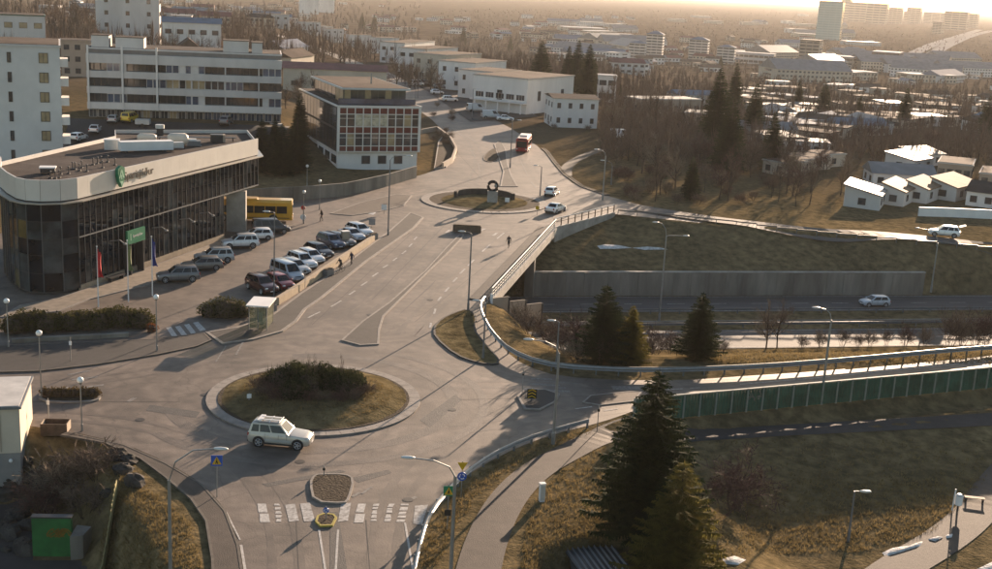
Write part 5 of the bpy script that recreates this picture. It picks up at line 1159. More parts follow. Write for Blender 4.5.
    if detail:
        for s_ in (-1,1):
            k = MB(); k.ball((X(.968),s_*w*.68,hood-.27), (.13,.20,.085), 0, 8, 6); k.build('headlight', HEADL, t, True)
            k = MB(); k.box((X(.012)-.01,s_*w*.80,belt-.16), (.10,.20,.26)); k.build('tail_light', TAILL, t)
            k = MB(); k.ball((X(fb)-.15,s_*(w+.07),belt+.06), (.07,.10,.08), 0, 8, 5); k.build('mirror', PT[col], t, True)
        k = MB(); k.box((X(.985),0,bot+.16), (.12,Wc*.80,.16)); k.build('front_bumper', TRIMB, t); k = MB(); k.box((X(.012)-.02,0,bot+.14), (.10,Wc*.86,.18)); k.build('rear_bumper', TRIMB, t)
        k = MB(); k.box((X(1)-.03,0,hood-.36), (.05,Wc*.42,.12)); k.build('grille', TRIMB, t); k = MB(); k.box((X(1)+.025,0,bot+.20), (.02,.5,.11)); k.build('number_plate', WHITE, t)
        for s_ in (-1,1):
            for fx in (.285,.505,fb-.03): k = MB(); k.box((X(fx),s_*(w*.992),(bot+belt)/2+.08), (.014,.03,(belt-bot)*.72)); k.build('door_seam', TRIMB, t)
            for fx in (.335,.555): k = MB(); k.box((X(fx),s_*(w+.005),belt-.14), (.17,.03,.035)); k.build('door_handle', TRIMB if col in ('dark','maroon','red','blue') else PT[col], t)
            k = MB(); k.box((0,s_*(w*.985),bot+.05), (L*.46,.06,.14)); k.build('sill', TRIMB, t)
    if rails:
        for s_ in (-1,1): k = MB(); k.tube([(X(rt)+.15,s_*wt*.86,Hc+.05),(X(ft)-.2,s_*wt*.86,Hc+.05)], .03, 5); k.build('roof_rail', STEEL if col != 'dark' else TRIMB, t)
    return t
def ang(p, q): d = q-p; return atan2(d.y, d.x)
# the off-roader on the near roundabout
r_, f_ = P(259,447), P(297,450.5); hd = ang(r_, f_); c_ = (r_+f_)/2+Vector((-sin(hd),cos(hd),0))*.85
suv = car('pale silver off-roader with roof rack rounding the near roundabout', c_, hd, 'big', 'beige', 'off_road_car', z=.02, rails=True); suv.scale = (.95,.95,.95)
for i, x in enumerate((-1.5,-.75,0.0)): k = MB(); k.tube([(x,-.62,1.90),(x,-.62,1.99),(x,.62,1.99),(x,.62,1.90)], .035, 5); k.build('roof_bar', WHITE, suv)
for y in (-.35,.25): k = MB(); k.box((-.8,y,2.05), (1.5,.14,.06)); k.build('rack_slat', WHITE, suv)
k = MB(); k.box((-1.55,0,2.0), (.35,1.2,.12)); k.build('light_bar', WHITE, suv)
for s_ in (-1,1): k = MB(); k.box((0,s_*.94,.62), (2.0,.05,.16)); k.build('side_moulding', PT['silver'], suv)
# parked row along the low wall
hd = ang(P(269,267), P(303,281)); 
row = [((262,291),'suv','maroon','dark maroon off-roader parked nearest the bus shelter'),((280,287.5),'hatch','red','red hatchback parked beside the silver van'),((287,278.5),'van','lightblue','silver passenger van parked in the row by the low wall'),((295,272),'estate','silver','silver estate half hidden behind the passenger van'),((302,267),'suv','white','white off-roader with roof rails in the row by the low wall'),((311,261.5),'hatch','white','white hatchback between the white off-roader and black estate'),((319,255.5),'estate','dark','black estate parked in the middle of the row'),((331,247),'suv','blue','dark blue off-roader parked behind the ticket cabinet'),((341.5,244.5),'estate','taupe','brownish car partly hidden by the ticket cabinet'),((351.5,239),'sedan','lightblue','pale blue saloon second from the far end of the row'),((359.5,234.5),'estate','white','white estate at the far end of the parked row')]
for (px, py), kd, co, lab in row: p = P(px,py); car(lab, p, hd, kd, co, group='cars parked by the low wall', z=.02, rails=kd == 'suv')
h2 = ang(P(189.5,283), P(165,284))
for (px, py), kd, co, lab in (((178,281),'suv','grey','grey off-roader parked nearest the flag poles'),((202,269.5),'estate','taupe','bronze estate parked second along the glass facade'),((214,262),'suv','silver','silver crossover parked third along the glass facade'),((240,247.5),'suv','white','boxy white car parked by the concrete pillar'),((257,239.5),'hatch','white','white hatchback behind the boxy white car'),((271,233),'van','dark','black people carrier parked near the yellow bus')):
    p = P(px,py); car(lab, p, h2+(pi if co == 'dark' else 0), kd, co, group='cars parked along the glass facade', z=.02, rails=kd == 'suv')
# moving and single cars
p = P(551.5,195); car('white car leaving the far roundabout, the farther of two', p, radians(75), 'hatch', 'white', 'moving_car', z=.02)
p = P(555.5,212); car('white saloon entering the bridge, the nearer of two', p, radians(62), 'sedan', 'white', 'moving_car', z=.02)
p = P(874,306,-7); car('silver hatchback driving left on the sunken highway', p, radians(192.5), 'hatch', 'lightblue', 'moving_car', z=-6.95)
p = G(943,238); pk = car('white car with raised tailgate on the street above the bank', p, radians(168), 'suv', 'white', 'white_car', z=p.z+.28)
k = MB(); k.add([(-2.15,-.7,1.68),(-2.15,.7,1.68),(-3.05,.62,2.0),(-3.05,-.62,2.0),(-2.15,-.7,1.62),(-2.15,.7,1.62),(-3.05,.62,1.94),(-3.05,-.62,1.94)], [(0,1,2,3),(7,6,5,4),(0,4,5,1),(1,5,6,2),(2,6,7,3),(3,7,4,0)]); k.build('tailgate', PT['white'], pk)
far = [((417,86),40,'van','white','white van parked far up beside the street'),((426,85),30,'hatch','grey','grey car parked next to the far white van'),((437,94.5),20,'hatch','white','white car parked askew before the cream house'),((440,89),20,'suv','grey','grey car behind the askew white car'),((450,102),15,'suv','white','pale car standing alone in the street yard'),((483,103),170,'estate','dark','dark car before the white cube house'),((476,112),20,'panel','silver','pale panel van in the street yard'),((491,119),15,'panel','silver','pale van nearest the lamp in the street yard'),((501,109),100,'hatch','dark','dark car by the garage columns'),((509,111),95,'suv','white','white car parked under the garage balcony'),((517,113),95,'hatch','silver','silver car beside the garage wall'),((505,121),5,'sedan','white','white car crossing in front of the garages'),((95,133),100,'sedan','white','white car driving behind the office block'),((79,141),80,'hatch','white','white car nearest the pale tower'),((114,123),95,'hatch','silver','silver car parked before the apartment block'),((226,125),90,'suv','grey','dark car parked right of the trailer'),((620,139),5,'panel','white','white van behind the shrubs right of the white house')]
for (px, py), a_, kd, co, lab in far: p = G(px,py); car(lab, p, radians(a_), kd, co, z=p.z+.12, detail=py > 118, group='far parked cars')
p = G(130,122); v = car('bright yellow van in front of the apartment block', p, radians(85), 'van', 'yellow', 'yellow_van', cat='van', z=p.z+.05)
p = G(143,126.5); t = thing('trailer', 'small grey box trailer behind the office roof', 'trailer', p, .1); k = MB(); k.box((0,0,.9), (2.6,1.6,.9)); k.build('box', LG, t)
for s_ in (-1,1): put('wheel', wheel_mesh(.31,.22)[0], t, (0,s_*.8,.31))
def bus(label, pos, rz, L, col, z=.02, hb=3.05):
    Wb = 2.5; w = Wb/2; t = thing('city_bus', label, 'bus', (pos[0],pos[1],z), rz)
    sec = [(-w*.97,.32),(-w,.6),(-w,hb-.35),(-w*.93,hb-.12),(-w*.75,hb),(w*.75,hb),(w*.93,hb-.12),(w,hb-.35),(w,.6),(w*.97,.32)]
    mb = MB(); xs = [(-L/2,.93),(-L/2+.12,1),(L/2-.35,1),(L/2-.08,.97),(L/2,.90)]; m_ = len(sec)
    vs_ = [(x, y*k, .32+(z_-.32)*(k if i in (0,4) else 1)) for i, (x, k) in enumerate(xs) for y, z_ in sec]
    fs_ = [(i*m_+k, (i+1)*m_+k, (i+1)*m_+(k+1)%m_, i*m_+(k+1)%m_) for i in range(len(xs)-1) for k in range(m_)]+[tuple(range(m_)), tuple((len(xs)-1)*m_+k for k in range(m_-1,-1,-1))]
    mb.add(vs_, fs_); mb.build('body', PT[col], t); n = int((L-1.4)/1.45)
    for s_ in (-1,1):
        for i in range(n): k = MB(); k.box((-L/2+.8+(L-1.5)/n*(i+.5),s_*(w+.005),1.75), ((L-1.5)/n-.09,.03,1.0)); k.build('side_window', CGL, t)
        k = MB(); k.box((0,s_*(w+.004),.62), (L-.8,.02,.10)); k.build('stripe', TRIMB, t)
    k = MB(); k.box((L/2-.01,0,1.75), (.06,2.1,1.3)); k.build('windscreen', CGL, t); k = MB(); k.box((-L/2-.01,0,1.95), (.05,2.0,.9)); k.build('rear_window', CGL, t)
    k = MB(); k.box((L/2-.01,0,2.72), (.07,1.6,.24)); k.build('destination_board', BLACK, t); k = MB(); k.box((-.5,0,hb+(.06 if col == 'busyellow' else .12)), (3.5,1.6,.12 if col == 'busyellow' else .24)); k.build('roof_unit', PT[col] if col == 'busyellow' else WHITE, t)
    for x in (-L/2+2.6, L/2-2.6):
        for s_ in (-1,1):
            k = MB(); k.disc((x,s_*(w-.01),.52), .60, (0,1,0), .05, 18); k.build('wheel_arch', TRIMB, t); o = put('wheel', wheel_mesh(.48,.28)[0], t, (x,s_*(w-.12),.48)); put('rim', wheel_mesh(.48,.28)[1], o)
    for s_ in (-1,1): k = MB(); k.ball((L/2,s_*.95,.8), (.06,.2,.12), 0, 8, 5); k.build('headlight', HEADL, t, True); k = MB(); k.box((-L/2,s_*1.05,1.0), (.06,.18,.4)); k.build('tail_light', TAILL, t)
    return t
p = P(291,223); hb_ = radians(8); c = Vector((p.x-6.0*cos(hb_), p.y+1.25-6.0*sin(hb_)))
bus('yellow city bus half hidden by the office pillar', c, hb_, 12.0, 'busyellow')
p = P(523.5,153); bus('red city bus with white roof coming down the northern street', (p.x,p.y+4), radians(-96), 9.0, 'busred')
# ================================================================== PLANTS
def leafmat(name, col, col2, trans=.35, scale=1.5):
    if name in MATS: return MATS[name]
    m = bpy.data.materials.new(name); m.use_nodes = True; MATS[name] = m; n = m.node_tree.nodes; l = m.node_tree.links; b = n['Principled BSDF']
    b.inputs['Roughness'].default_value = .85; b.inputs['Specular IOR Level'].default_value = .04
    geo = n.new('ShaderNodeNewGeometry'); t = n.new('ShaderNodeTexNoise'); t.inputs['Scale'].default_value = scale; t.inputs['Detail'].default_value = 4; l.new(geo.outputs['Position'], t.inputs['Vector'])
    r = n.new('ShaderNodeValToRGB'); r.color_ramp.elements[0].position = .35; r.color_ramp.elements[1].position = .65; r.color_ramp.elements[0].color = (*col,1); r.color_ramp.elements[1].color = (*col2,1); l.new(t.outputs[0], r.inputs[0]); l.new(r.outputs[0], b.inputs['Base Color'])
    tr = n.new('ShaderNodeBsdfTranslucent'); l.new(r.outputs[0], tr.inputs[0]); mx = n.new('ShaderNodeMixShader'); mx.inputs[0].default_value = trans; l.new(b.outputs[0], mx.inputs[1]); l.new(tr.outputs[0], mx.inputs[2]); l.new(mx.outputs[0], n['Material Output'].inputs[0])
    return m
BARK = M('bark', (.075,.055,.042), .9, .3, 3, .4, 9, spec=.1); TWIG = M('twig', (.135,.098,.074), .9, .25, 2, spec=.1); TWIGR = M('reddish_twig', (.105,.060,.050), .9, .25, 2, spec=.1); TWIGG = M('pale_twig', (.19,.15,.11), .9, .25, 2, spec=.1)
SPR = leafmat('spruce_needles', (.022,.030,.014), (.050,.058,.022)); SPRY = leafmat('sunlit_spruce_needles', (.085,.080,.024), (.19,.155,.045), .55); HEDGE = leafmat('hedge_leaves', (.030,.034,.014), (.085,.075,.026), .3, 2.5); RUSSET = leafmat('russet_leaves', (.12,.04,.02), (.20,.08,.03), .3, 3)  # SPRY is spruce with golden backlight painted into the needle colour
def conifer_meshes(h, r, seed, dense=1.0, ragged=.2, leaf=SPR):
    rn = random.Random(seed); tb = MB(); tb.tube([(0,0,-.3),(0,0,h*.5),(0,0,h*.97)], [h*.018+.04,h*.011+.02,.01], 7)
    lb = MB(); z = h*.05; nw = int(34*dense)
    for i in range(nw):
        f = (i/nw)**.92; z = h*(.05+.93*f); L0 = r*(1-f)**.80*(1 if f > .08 else .85)+.10
        nb = int((11 if f < .7 else 7)*dense**.5)
        off = rn.random()*6
        for k in range(nb):
            L = L0*(1-ragged*rn.random()**1.6+.18*rn.random()); a = off+2*pi*(k+rn.uniform(-.3,.3))/nb; droop = rn.uniform(-.05,.25)*(1-f)+.05; zz = z+rn.uniform(-.5,.5)*h/nw
            ca, sa = cos(a), sin(a); ns = max(3, int(L/(.16*h/10)*1.1/dense**.5))
            tb.add([(0,0,zz+.02),(0,0,zz-.02),(ca*L*.9,sa*L*.9,zz-droop*L*.8+.12*L*.5)], [(0,1,2)])
            for j in range(ns):
                u = (j+.6)/ns; x, y, zc = ca*L*u, sa*L*u, zz-droop*L*u+.12*L*u*u+rn.uniform(-.03,.05)
                wd = (.14+.26*(1-u))*L0**.6*rn.uniform(.7,1.3)+.07; ln = L/ns*1.5
                for s_ in (-1,1):
                    tip = (x+ca*ln*.9-sa*wd*s_, y+sa*ln*.9+ca*wd*s_, zc-rn.uniform(.02,.22)*wd*2)
                    lb.add([(x-ca*ln*.35,y-sa*ln*.35,zc),(x+ca*ln*.5,y+sa*ln*.5,zc+.03),tip], [(0,1,2)])
                    if rn.random() < .8: lb.add([(x,y,zc+.02),(x+ca*ln*.4,y+sa*ln*.4,zc),(x+ca*ln*.2-sa*wd*.3*s_,y+sa*ln*.2+ca*wd*.3*s_,zc-rn.uniform(.10,.34)*(.5+L0*.3))], [(0,1,2)])
    for k in range(6): a = k; lb.add([(.04*cos(a),.04*sin(a),h*.94),(.05*cos(a+1),.05*sin(a+1),h*.95),(0,0,h)], [(0,1,2)])
    return tb.mesh('trunk', BARK), lb.mesh('crown', leaf)
def tree(name, label, loc, meshes, group=None, rz=0.0, sc=1.0, cat='tree', parts=('trunk','crown')):
    t = thing(name, label, cat, loc, rz, group); t.scale = sc if hasattr(sc,'__len__') else (sc,)*3
    for nm, me in zip(parts, meshes):
        if me: put(nm, me, t)
    return t
def place_conifer(label, base, ytop, wpx, seed, leaf=SPR, dense=1.0, group=None, e=None, rag=.45):
    x_ = base[0]                                # the wanted column of the tree's tip
    for _ in range(4): b = G(x_, base[1]); h = HT(b, ytop); x_ -= proj((b.x,b.y,b.z+h))[0]-base[0]
    b = G(x_, base[1]); h = HT(b, ytop); dep = sqrt(b.x**2+b.y**2+CAM_H**2)/FOC; return tree('spruce_tree', label, b, conifer_meshes(h, wpx*dep/2, seed, dense, rag, leaf), group)
place_conifer('tall dark spruce beside the footpath, the larger of the front pair', (660,538), 367, 132, 1, SPR, 1.15)
place_conifer('sunlit yellow-green spruce at the bottom edge', (685,600), 458, 122, 2, SPRY, .95)
place_conifer('dark spruce on the near bank of the highway', (608,362), 283, 66, 3, SPR, .95)
place_conifer('smaller spruce leaning on the bank spruce', (634,363), 305, 44, 4, SPRY, .9)
place_conifer('lone cone-shaped spruce at the sunlit end of the bank', (704,358), 291, 52, 5, SPR, .9)
cm = [conifer_meshes(12, 3.2, 20+i, 1.25, .35) for i in range(3)]
far_con = [((714,150),66,0,1.0,'broad'),((727,172),96,1,1.1,'broad'),((733,112),62,2,.9,'slim'),((752,140),82,2,1.0,'slim'),((770,170),110,0,1.0,'broad'),((822,120),81,1,1.1,'broad'),((858,118),95,0,1.0,'small'),((903,128),87,2,1.0,'slim'),((540,86),40,0,1.3,'broad'),((567,92),45,2,1.0,'slim'),((576,90),39,2,1.0,'slim'),((587,98),43,1,1.1,'broad'),((510,52),36,0,.9,'small'),((690,200),155,1,1.0,'small'),((797,112),80,1,1.0,'broad'),((985,135),95,1,1.2,'broad'),((770,100),88,2,.9,'small'),((620,96),84,1,.8,'small'),((262,172),118,0,1.2,'dark'),((282,176),122,1,1.1,'dark'),((297,172),112,2,1.2,'dark'),((300,140),90,1,.9,'dark'),((275,150),116,0,1.0,'dark'),((445,60),40,0,1.,'small'),((720,70),55,1,1.,'small'),((362,30),12,2,1.,'small'),((374,32),14,1,1.,'small'),((463,45),26,0,1.,'small')]
spots = ['above the shrubs right of the white house','in the middle of the spruces beyond the lawn','behind the broad spruce left of the row houses','right of the spruces beyond the lawn','in front of the spruces by the row houses','amid the bright roofs right of centre','among the bright roofs further right','towering over roofs near the right border','left of the three spruces behind the garage house','first of the three spruces behind the garage house','tallest of the three spruces behind the garage house','rightmost of the three spruces behind the garage house','over the house row beside the far street','low among the shrubs beyond the bridge','left of the bright roofs right of centre','at the right picture border among roofs','in the distance behind the slim spruces','beside the pale kiosk-like house','at the right end of the office block','behind the yellow bus','left of the red panelled office','behind the red panelled office by the long shed','between the office block and apartment block','behind the upper street houses','in the haze below the blue-grey blocks','left of its twin near the top of the street','right of its twin near the top of the street','on the ridge behind the street row']
for (bs, yt, k, wf, adj), sp_ in zip(far_con, spots):
    b = G(*bs); h = HT(b, yt); tree('spruce_tree', '%s spruce %s' % (adj, sp_), b, cm[k], 'spruces in the middle distance', random.random()*6, (h/12*wf*.9,h/12*wf*.9,h/12))
# bare trees -----------------------------------------------------------
def bare_meshes(h, seed, spread=.5, levels=4, twigm=TWIG, stems=1, dens=1.0, thin=1.0, tw=.012):
    rn = random.Random(seed); tb = MB(); kb = MB()
    def grow(p, d, L, r, lv):
        q = p+d*L*.5+Vector((rn.uniform(-1,1),rn.uniform(-1,1),rn.uniform(-.3,.6)))*L*.07; e = p+d*L
        if lv >= levels-1:
            s_ = d.cross(Vector((rn.uniform(-1,1),rn.uniform(-1,1),rn.uniform(-1,1)))).normalized()*max(r, h*.0034*thin); kb.add([p-s_,p+s_,e], [(0,1,2)])
            for _ in range(int(3*dens)):
                u = rn.uniform(.2,.95); o = p+(e-p)*u; dd = (d+Vector((rn.uniform(-1,1),rn.uniform(-1,1),rn.uniform(-.4,1)))*.8).normalized()*L*rn.uniform(.3,.7); s2 = s_*.7; kb.add([o-s2,o+s2,o+dd], [(0,1,2)])
            return
        (tb if lv < 2 else kb).tube([p,q,e], [r,r*.8,r*.6], 5 if lv == 0 else (4 if lv == 1 else 3), 0, False)
        nb = int((rn.choice((4,5,6)) if lv else rn.choice((7,8,9)))*dens)
        for i in range(nb):
            u = rn.uniform(.30 if lv == 0 else .15, 1.0); o = (p+(q-p)*(u*2)) if u < .5 else (q+(e-q)*(u*2-1))
            a = rn.random()*2*pi; side = d.cross(Vector((cos(a),sin(a),.2))).normalized(); dd = (d*(1-spread*rn.uniform(.6,1.2))+side*spread*rn.uniform(.8,1.5)+Vector((0,0,.12))).normalized(); grow(o, dd, L*rn.uniform(.42,.66)*(1.15-.45*u if lv == 0 else 1), r*.5, lv+1)
        grow(e, (d+Vector((rn.uniform(-.2,.2),rn.uniform(-.2,.2),.1))).normalized(), L*.5, r*.55, lv+1)
    for s_ in range(stems):
        a = 2*pi*s_/max(1,stems)+rn.random(); lean = 0.04 if stems == 1 else rn.uniform(.25,.6); d = Vector((cos(a)*lean,sin(a)*lean,1)).normalized(); grow(Vector((cos(a)*.12*(stems>1),sin(a)*.12*(stems>1),-.2)), d, h*(.55 if stems == 1 else .5)*rn.uniform(.85,1.1), h*tw*(1.3 if stems == 1 else .6), 0)
    return tb.mesh('trunk', BARK), kb.mesh('crown', twigm)
bt = [bare_meshes(10, 40, .52, 4), bare_meshes(10, 41, .42, 4, TWIGG), bare_meshes(10, 42, .6, 4, TWIGR), bare_meshes(10, 43, .35, 4)]
sb = [bare_meshes(3, 60, .55, 3, TWIG, 7, 1.2, 1.6), bare_meshes(3, 61, .6, 3, TWIGR, 9, 1.2, 1.6), bare_meshes(3, 62, .5, 3, TWIGG, 8, 1.3, 1.6)]
def bare(label, base, ytop, k, wf=1.0, group=None, name='bare_tree', cat='tree', e=None, src=None, ref=10.0, parts=('trunk','crown')):
    b = G(*base) if e is None else P(*base, e); h = HT(b, ytop); return tree(name, label, b, (src or bt)[k], group, random.random()*6, (h/ref*wf,h/ref*wf,h/ref), cat, parts)
def shrub(label, base, ytop, k, wf=1.0, group=None, e=None): return bare(label, base, ytop, k, wf, group, 'bare_shrub', 'shrub', e, sb, 2.6, ('stem','twigs'))
tree('bare_tree', 'round reddish bare tree alone on the dark slope', G(733,514), bare_meshes(6.4, 70, .68, 4, TWIGR, 2, 1.3, 1.3), None, 0, (1.25,1.25,.95))
bare('bare tree with two stems beside the highway, left one', (766,349), 292, 1, 1.0); bare('bare tree with two stems beside the highway, right one', (777,349), 298, 0, 1.0)
for i, (px, py, yt, k) in enumerate(((950,347,300,0),(962,346,306,2),(975,345,302,1),(986,344,306,3),(820,347,325,2),(842,346,322,0),(858,346,328,1),(870,346,326,2),(886,345,324,0),(905,345,318,1),(925,345,322,2),(1000,343,305,0),(803,348,330,1))):
    shrub('bare brushwood bush along the near highway verge', (px,py), yt, k%3, .8, 'bare bushes along the highway verge')
for px, py, yt, k, lab in ((565,352,312,0,'dense bare thicket left of the bank spruce'),(582,356,308,1,'reddish bare thicket in front of the bank spruce'),(598,360,318,0,'bare thicket under the bank spruce'),(545,340,312,2,'bare bush below the bridge parapet'),(530,336,306,0,'low bare bush next to the bridge parapet'),(655,354,322,1,'reddish bare bush right of the leaning spruce'),(672,354,326,0,'bare bush between the bank spruces'),(685,354,330,1,'bare bush at the foot of the lone spruce'),(575,362,335,2,'pale low bush at the barrier bend'),(520,325,300,2,'scrubby bush beneath the bridge railing'),(645,356,330,0,'low bush under the leaning spruce'),(722,353,338,2,'small bush at the sunlit bank end'),(555,348,318,1,'reddish bush behind the short box-headed lamp')): shrub(lab, (px,py), yt, k, 1.25)
# the lower left slope: big bare bush and boulders
for px, py, yt, k, lab in ((78,490,438,0,'large bare bush spilling over the lower left rocks'),(60,500,448,2,'pale bare bush against the small building'),(96,478,436,0,'bare bush nearest the lower left pavement'),(45,515,468,1,'dark bare bush in the rocky hollow'),(85,515,470,0,'bare bush above the green wall')): shrub(lab, (px,py), yt, k, 1.45)
rk = []
ROCK = M('dark_rock', (.055,.050,.044), .9, .35, 1.6, .6, 5, spec=.15)
for i in range(4):
    rn = random.Random(90+i); mb = MB(); mb.ball((0,0,0), (.75,.6,.5), 0, 9, 6, .22, rn); rk.append(mb.mesh('boulder', ROCK))
rn = random.Random(17); lab_r = 'dark boulder among the rocks piled on the lower left slope'
for i in range(44):
    px, py = rn.uniform(2,66), rn.uniform(462,552)
    if py > 512 and px > 28: continue
    p = G(px,py); o = put('boulder', rk[i%4], None, (p.x,p.y,p.z+.1), rn.random()*6); o.scale = [rn.uniform(.5,1.3)]*3; tag(o, lab_r, 'boulder', 'boulders on the lower left slope')
for px, py, s_, lab in ((117,458,1.1,'grey boulder at the top of the sunlit lower left slope'),(128,462,.9,'dark boulder right of the grey slope boulder'),(123,472,1.0,'boulder below the two top slope boulders'),(134,484,1.2,'broad boulder in the middle of the sunlit slope'),(107,494,.6,'pale broken slab standing by the board fence'),(715,560,.5,'small stone by the front spruce')):
    p = G(px,py); o = put('boulder', rk[int(px)%4], None, (p.x,p.y,p.z+.1), px); o.scale = (s_,)*3; tag(o, lab, 'boulder')
# leafy hedges and shrubs: many small leaf faces
def leafy(mb, c, r, n, rn, size=.16, up=.3):
    for _ in range(n):
        th = rn.random()*2*pi; u = rn.uniform(-.25,1); k = rn.uniform(.72,1.06)+.10*sin(th*3+c[0]); s_ = sqrt(max(0,1-u*u)); p = Vector((c[0]+r[0]*k*s_*cos(th), c[1]+r[1]*k*s_*sin(th), c[2]+r[2]*k*u))
        a = Vector((rn.uniform(-1,1),rn.uniform(-1,1),rn.uniform(-.4,1))).normalized()*size*rn.uniform(.6,1.5); b = a.cross(Vector((rn.uniform(-1,1),rn.uniform(-1,1),rn.uniform(-1,1)))).normalized()*size*.5; mb.add([p-b,p+b,p+a], [(0,1,2)])
def hedge(name, label, blobs, leafm, size=.17, cat='hedge', dens=150, seed=1, twigs=True):
    rn = random.Random(seed); c0 = blobs[0][0]; t = thing(name, label, cat, (c0[0],c0[1],0)); mb = MB(); cb = MB()
    for c, r in blobs:
        cc = (c[0]-c0[0], c[1]-c0[1], c[2]); leafy(mb, cc, r, int(dens*(r[0]*r[1]+r[0]*r[2]+r[1]*r[2])), rn, size); cb.ball(cc, (r[0]*.78,r[1]*.78,r[2]*.80), 0, 10, 6, .08, rn)
    mb.build('foliage', leafm, t); cb.build('inner_branches', BARK, t); return t
rn = random.Random(6)
bl = []
for i in range(13):
    px = 14+i*10.6; p = P(px, 333-.05*px+rn.uniform(-1,1)); bl.append(((p.x,p.y+rn.uniform(-.4,.4),.55), (1.35+rn.uniform(-.2,.3),1.3,1.15+rn.uniform(-.3,.35))))
hedge('hedge', 'long evergreen hedge bed below the flag poles', bl, HEDGE, .17, seed=2)
p = P(152,332); hedge('russet_bush', 'small russet bush at the right end of the long hedge', [((p.x,p.y,.3),(.55,.55,.55))], RUSSET, .14, 'shrub', 200, 3)
p = P(226,316); hedge('round_bush', 'broad rounded evergreen bush beside the bus shelter', [((p.x,p.y,.5),(2.1,1.5,1.35)),((p.x-1.5,p.y-.3,.4),(1.2,1.2,1.0)),((p.x+1.4,p.y+.2,.4),(1.2,1.2,1.05))], HEDGE, .15, 'shrub', 170, 4)
bl = [((P(48+i*9,397).x,P(48+i*9,397).y,.3),(.75,.55,.5)) for i in range(6)]
hedge('hedge', 'low brown clipped hedge on the western kerbed island', bl, leafmat('brown_hedge',(.05,.035,.015),(.11,.08,.035),.3,3), .12, 'hedge', 230, 5)
panel_wall('low_wall', 'low dark stone edging in front of the long hedge', [P(*q) for q in [(12,343),(60,340),(110,338),(148,335)]], .45, .4, CONCD, 2.5)
# shrubs of the near roundabout
rn = random.Random(12)
DKS = leafmat('dark_dwarf_pine', (.018,.024,.012), (.040,.044,.018), .25)
def blob_mesh(seed, r):
    rq = random.Random(seed); mb = MB(); leafy(mb, (0,0,r[2]*.35), r, 900, rq, .15); cb = MB(); cb.ball((0,0,r[2]*.35), (r[0]*.75,r[1]*.75,r[2]*.8), 0, 10, 6, .1, rq)
    for k in range(40):
        a_ = rq.random()*6.3; rr_ = rq.random()*r[0]*.8; mb.add([(rr_*cos(a_)-.03,rr_*sin(a_),r[2]*.9),(rr_*cos(a_)+.03,rr_*sin(a_),r[2]*.9),(rr_*cos(a_)*1.1,rr_*sin(a_)*1.1,r[2]*(1.35+.35*rq.random()))], [(0,1,2)])
    return cb.mesh('stem', BARK), mb.mesh('foliage', DKS)
dwarf = [blob_mesh(31,(1.3,1.2,1.15)), blob_mesh(32,(1.1,1.2,1.3)), blob_mesh(33,(1.2,1.1,1.0))]
for i in range(20):
    a = rn.random()*2*pi; rr_ = 3.2*sqrt(rn.random()); x, y = RING.x-.3+rr_*cos(a)*1.05, RING.y+.5+rr_*sin(a)*.9; h = 1.25-.13*rr_+rn.uniform(-.15,.2)
    tree('dwarf_pine', 'dark dwarf pine in the thicket on the near roundabout', (x,y,.55), dwarf[i%3], 'dwarf pines on the near roundabout', rn.random()*6, (1.1,1.1,h), 'shrub', ('stem','foliage'))
for i in range(20):
    a = 2*pi*i/20+rn.uniform(-.1,.1); rr_ = rn.uniform(2.9,4.0); x, y = RING.x-.3+rr_*cos(a)*1.1, RING.y+.2+rr_*sin(a)*.85
    tree('bare_shrub', 'bare twiggy shrub ringing the thicket on the near roundabout', (x,y,.35), sb[i%2], 'bare shrubs on the near roundabout', rn.random()*6, (.75,.75,.62), 'shrub', ('stem','twigs'))
for px, lab in ((308,'left'),(314,'middle'),(341,'right')): bare('thin leafless sapling over the roundabout thicket, %s one' % lab, (px,396), 354, 3, .35, None)
# bare trees of the middle distance ------------------------------------
rn = random.Random(99)
def scatter_trees(n, box, hh, label, group, kset=(0,1,2,3), avoid=None, wf=1.0, src=None, ref=10.0, nm='bare_tree', cat='tree', parts=('trunk','crown')):
    c = 0; tries = 0
    while c < n and tries < n*12:
        tries += 1
        px, py = rn.uniform(box[0],box[2]), rn.uniform(box[1],box[3])
        if avoid and any(x0 < px < x1 and y0 < py < y1 for x0, y0, x1, y1 in avoid): continue
        b = G(px,py); h = rn.uniform(*hh); s_ = h/ref; tree(nm, label, b, (src or bt)[rn.choice(kset)], group, rn.random()*6, (s_*wf*rn.uniform(.85,1.15),)*2+(s_,), cat, parts); c += 1
scatter_trees(34, (618,150,800,202), (5,10), 'bare tree in the thicket between the far street and the lawn', 'thicket beyond the bridge', wf=1.15)
scatter_trees(34, (615,168,770,205), (2,3.4), 'bare shrub at the foot of the thicket beyond the bridge', 'shrubs beyond the bridge', (0,1,2), None, 1.2, sb, 2.6, 'bare_shrub', 'shrub', ('stem','twigs'))
scatter_trees(20, (770,172,850,207), (5,8), 'bare tree left of the terraced houses', 'trees by the terraced houses')
scatter_trees(22, (600,105,690,150), (6,11), 'slender bare tree right of the white house', 'trees right of the white house', (1,3))
scatter_trees(48, (690,95,992,172), (5,9), 'bare garden tree among the bright roofs on the right', 'garden trees on the right')
scatter_trees(30, (385,60,600,100), (6,10), 'bare tree behind the row of white houses', 'trees behind the street row')
scatter_trees(38, (40,8,110,58), (9,15), 'tall bare tree between the tower and the high-rise', 'grove at the upper left', wf=.9)
scatter_trees(40, (160,8,400,72), (7,12), 'bare tree on the hillside above the apartment block', 'hillside trees')
scatter_trees(8, (281,92,340,112), (5,8), 'bare tree by the long cream shed', 'trees by the cream shed')
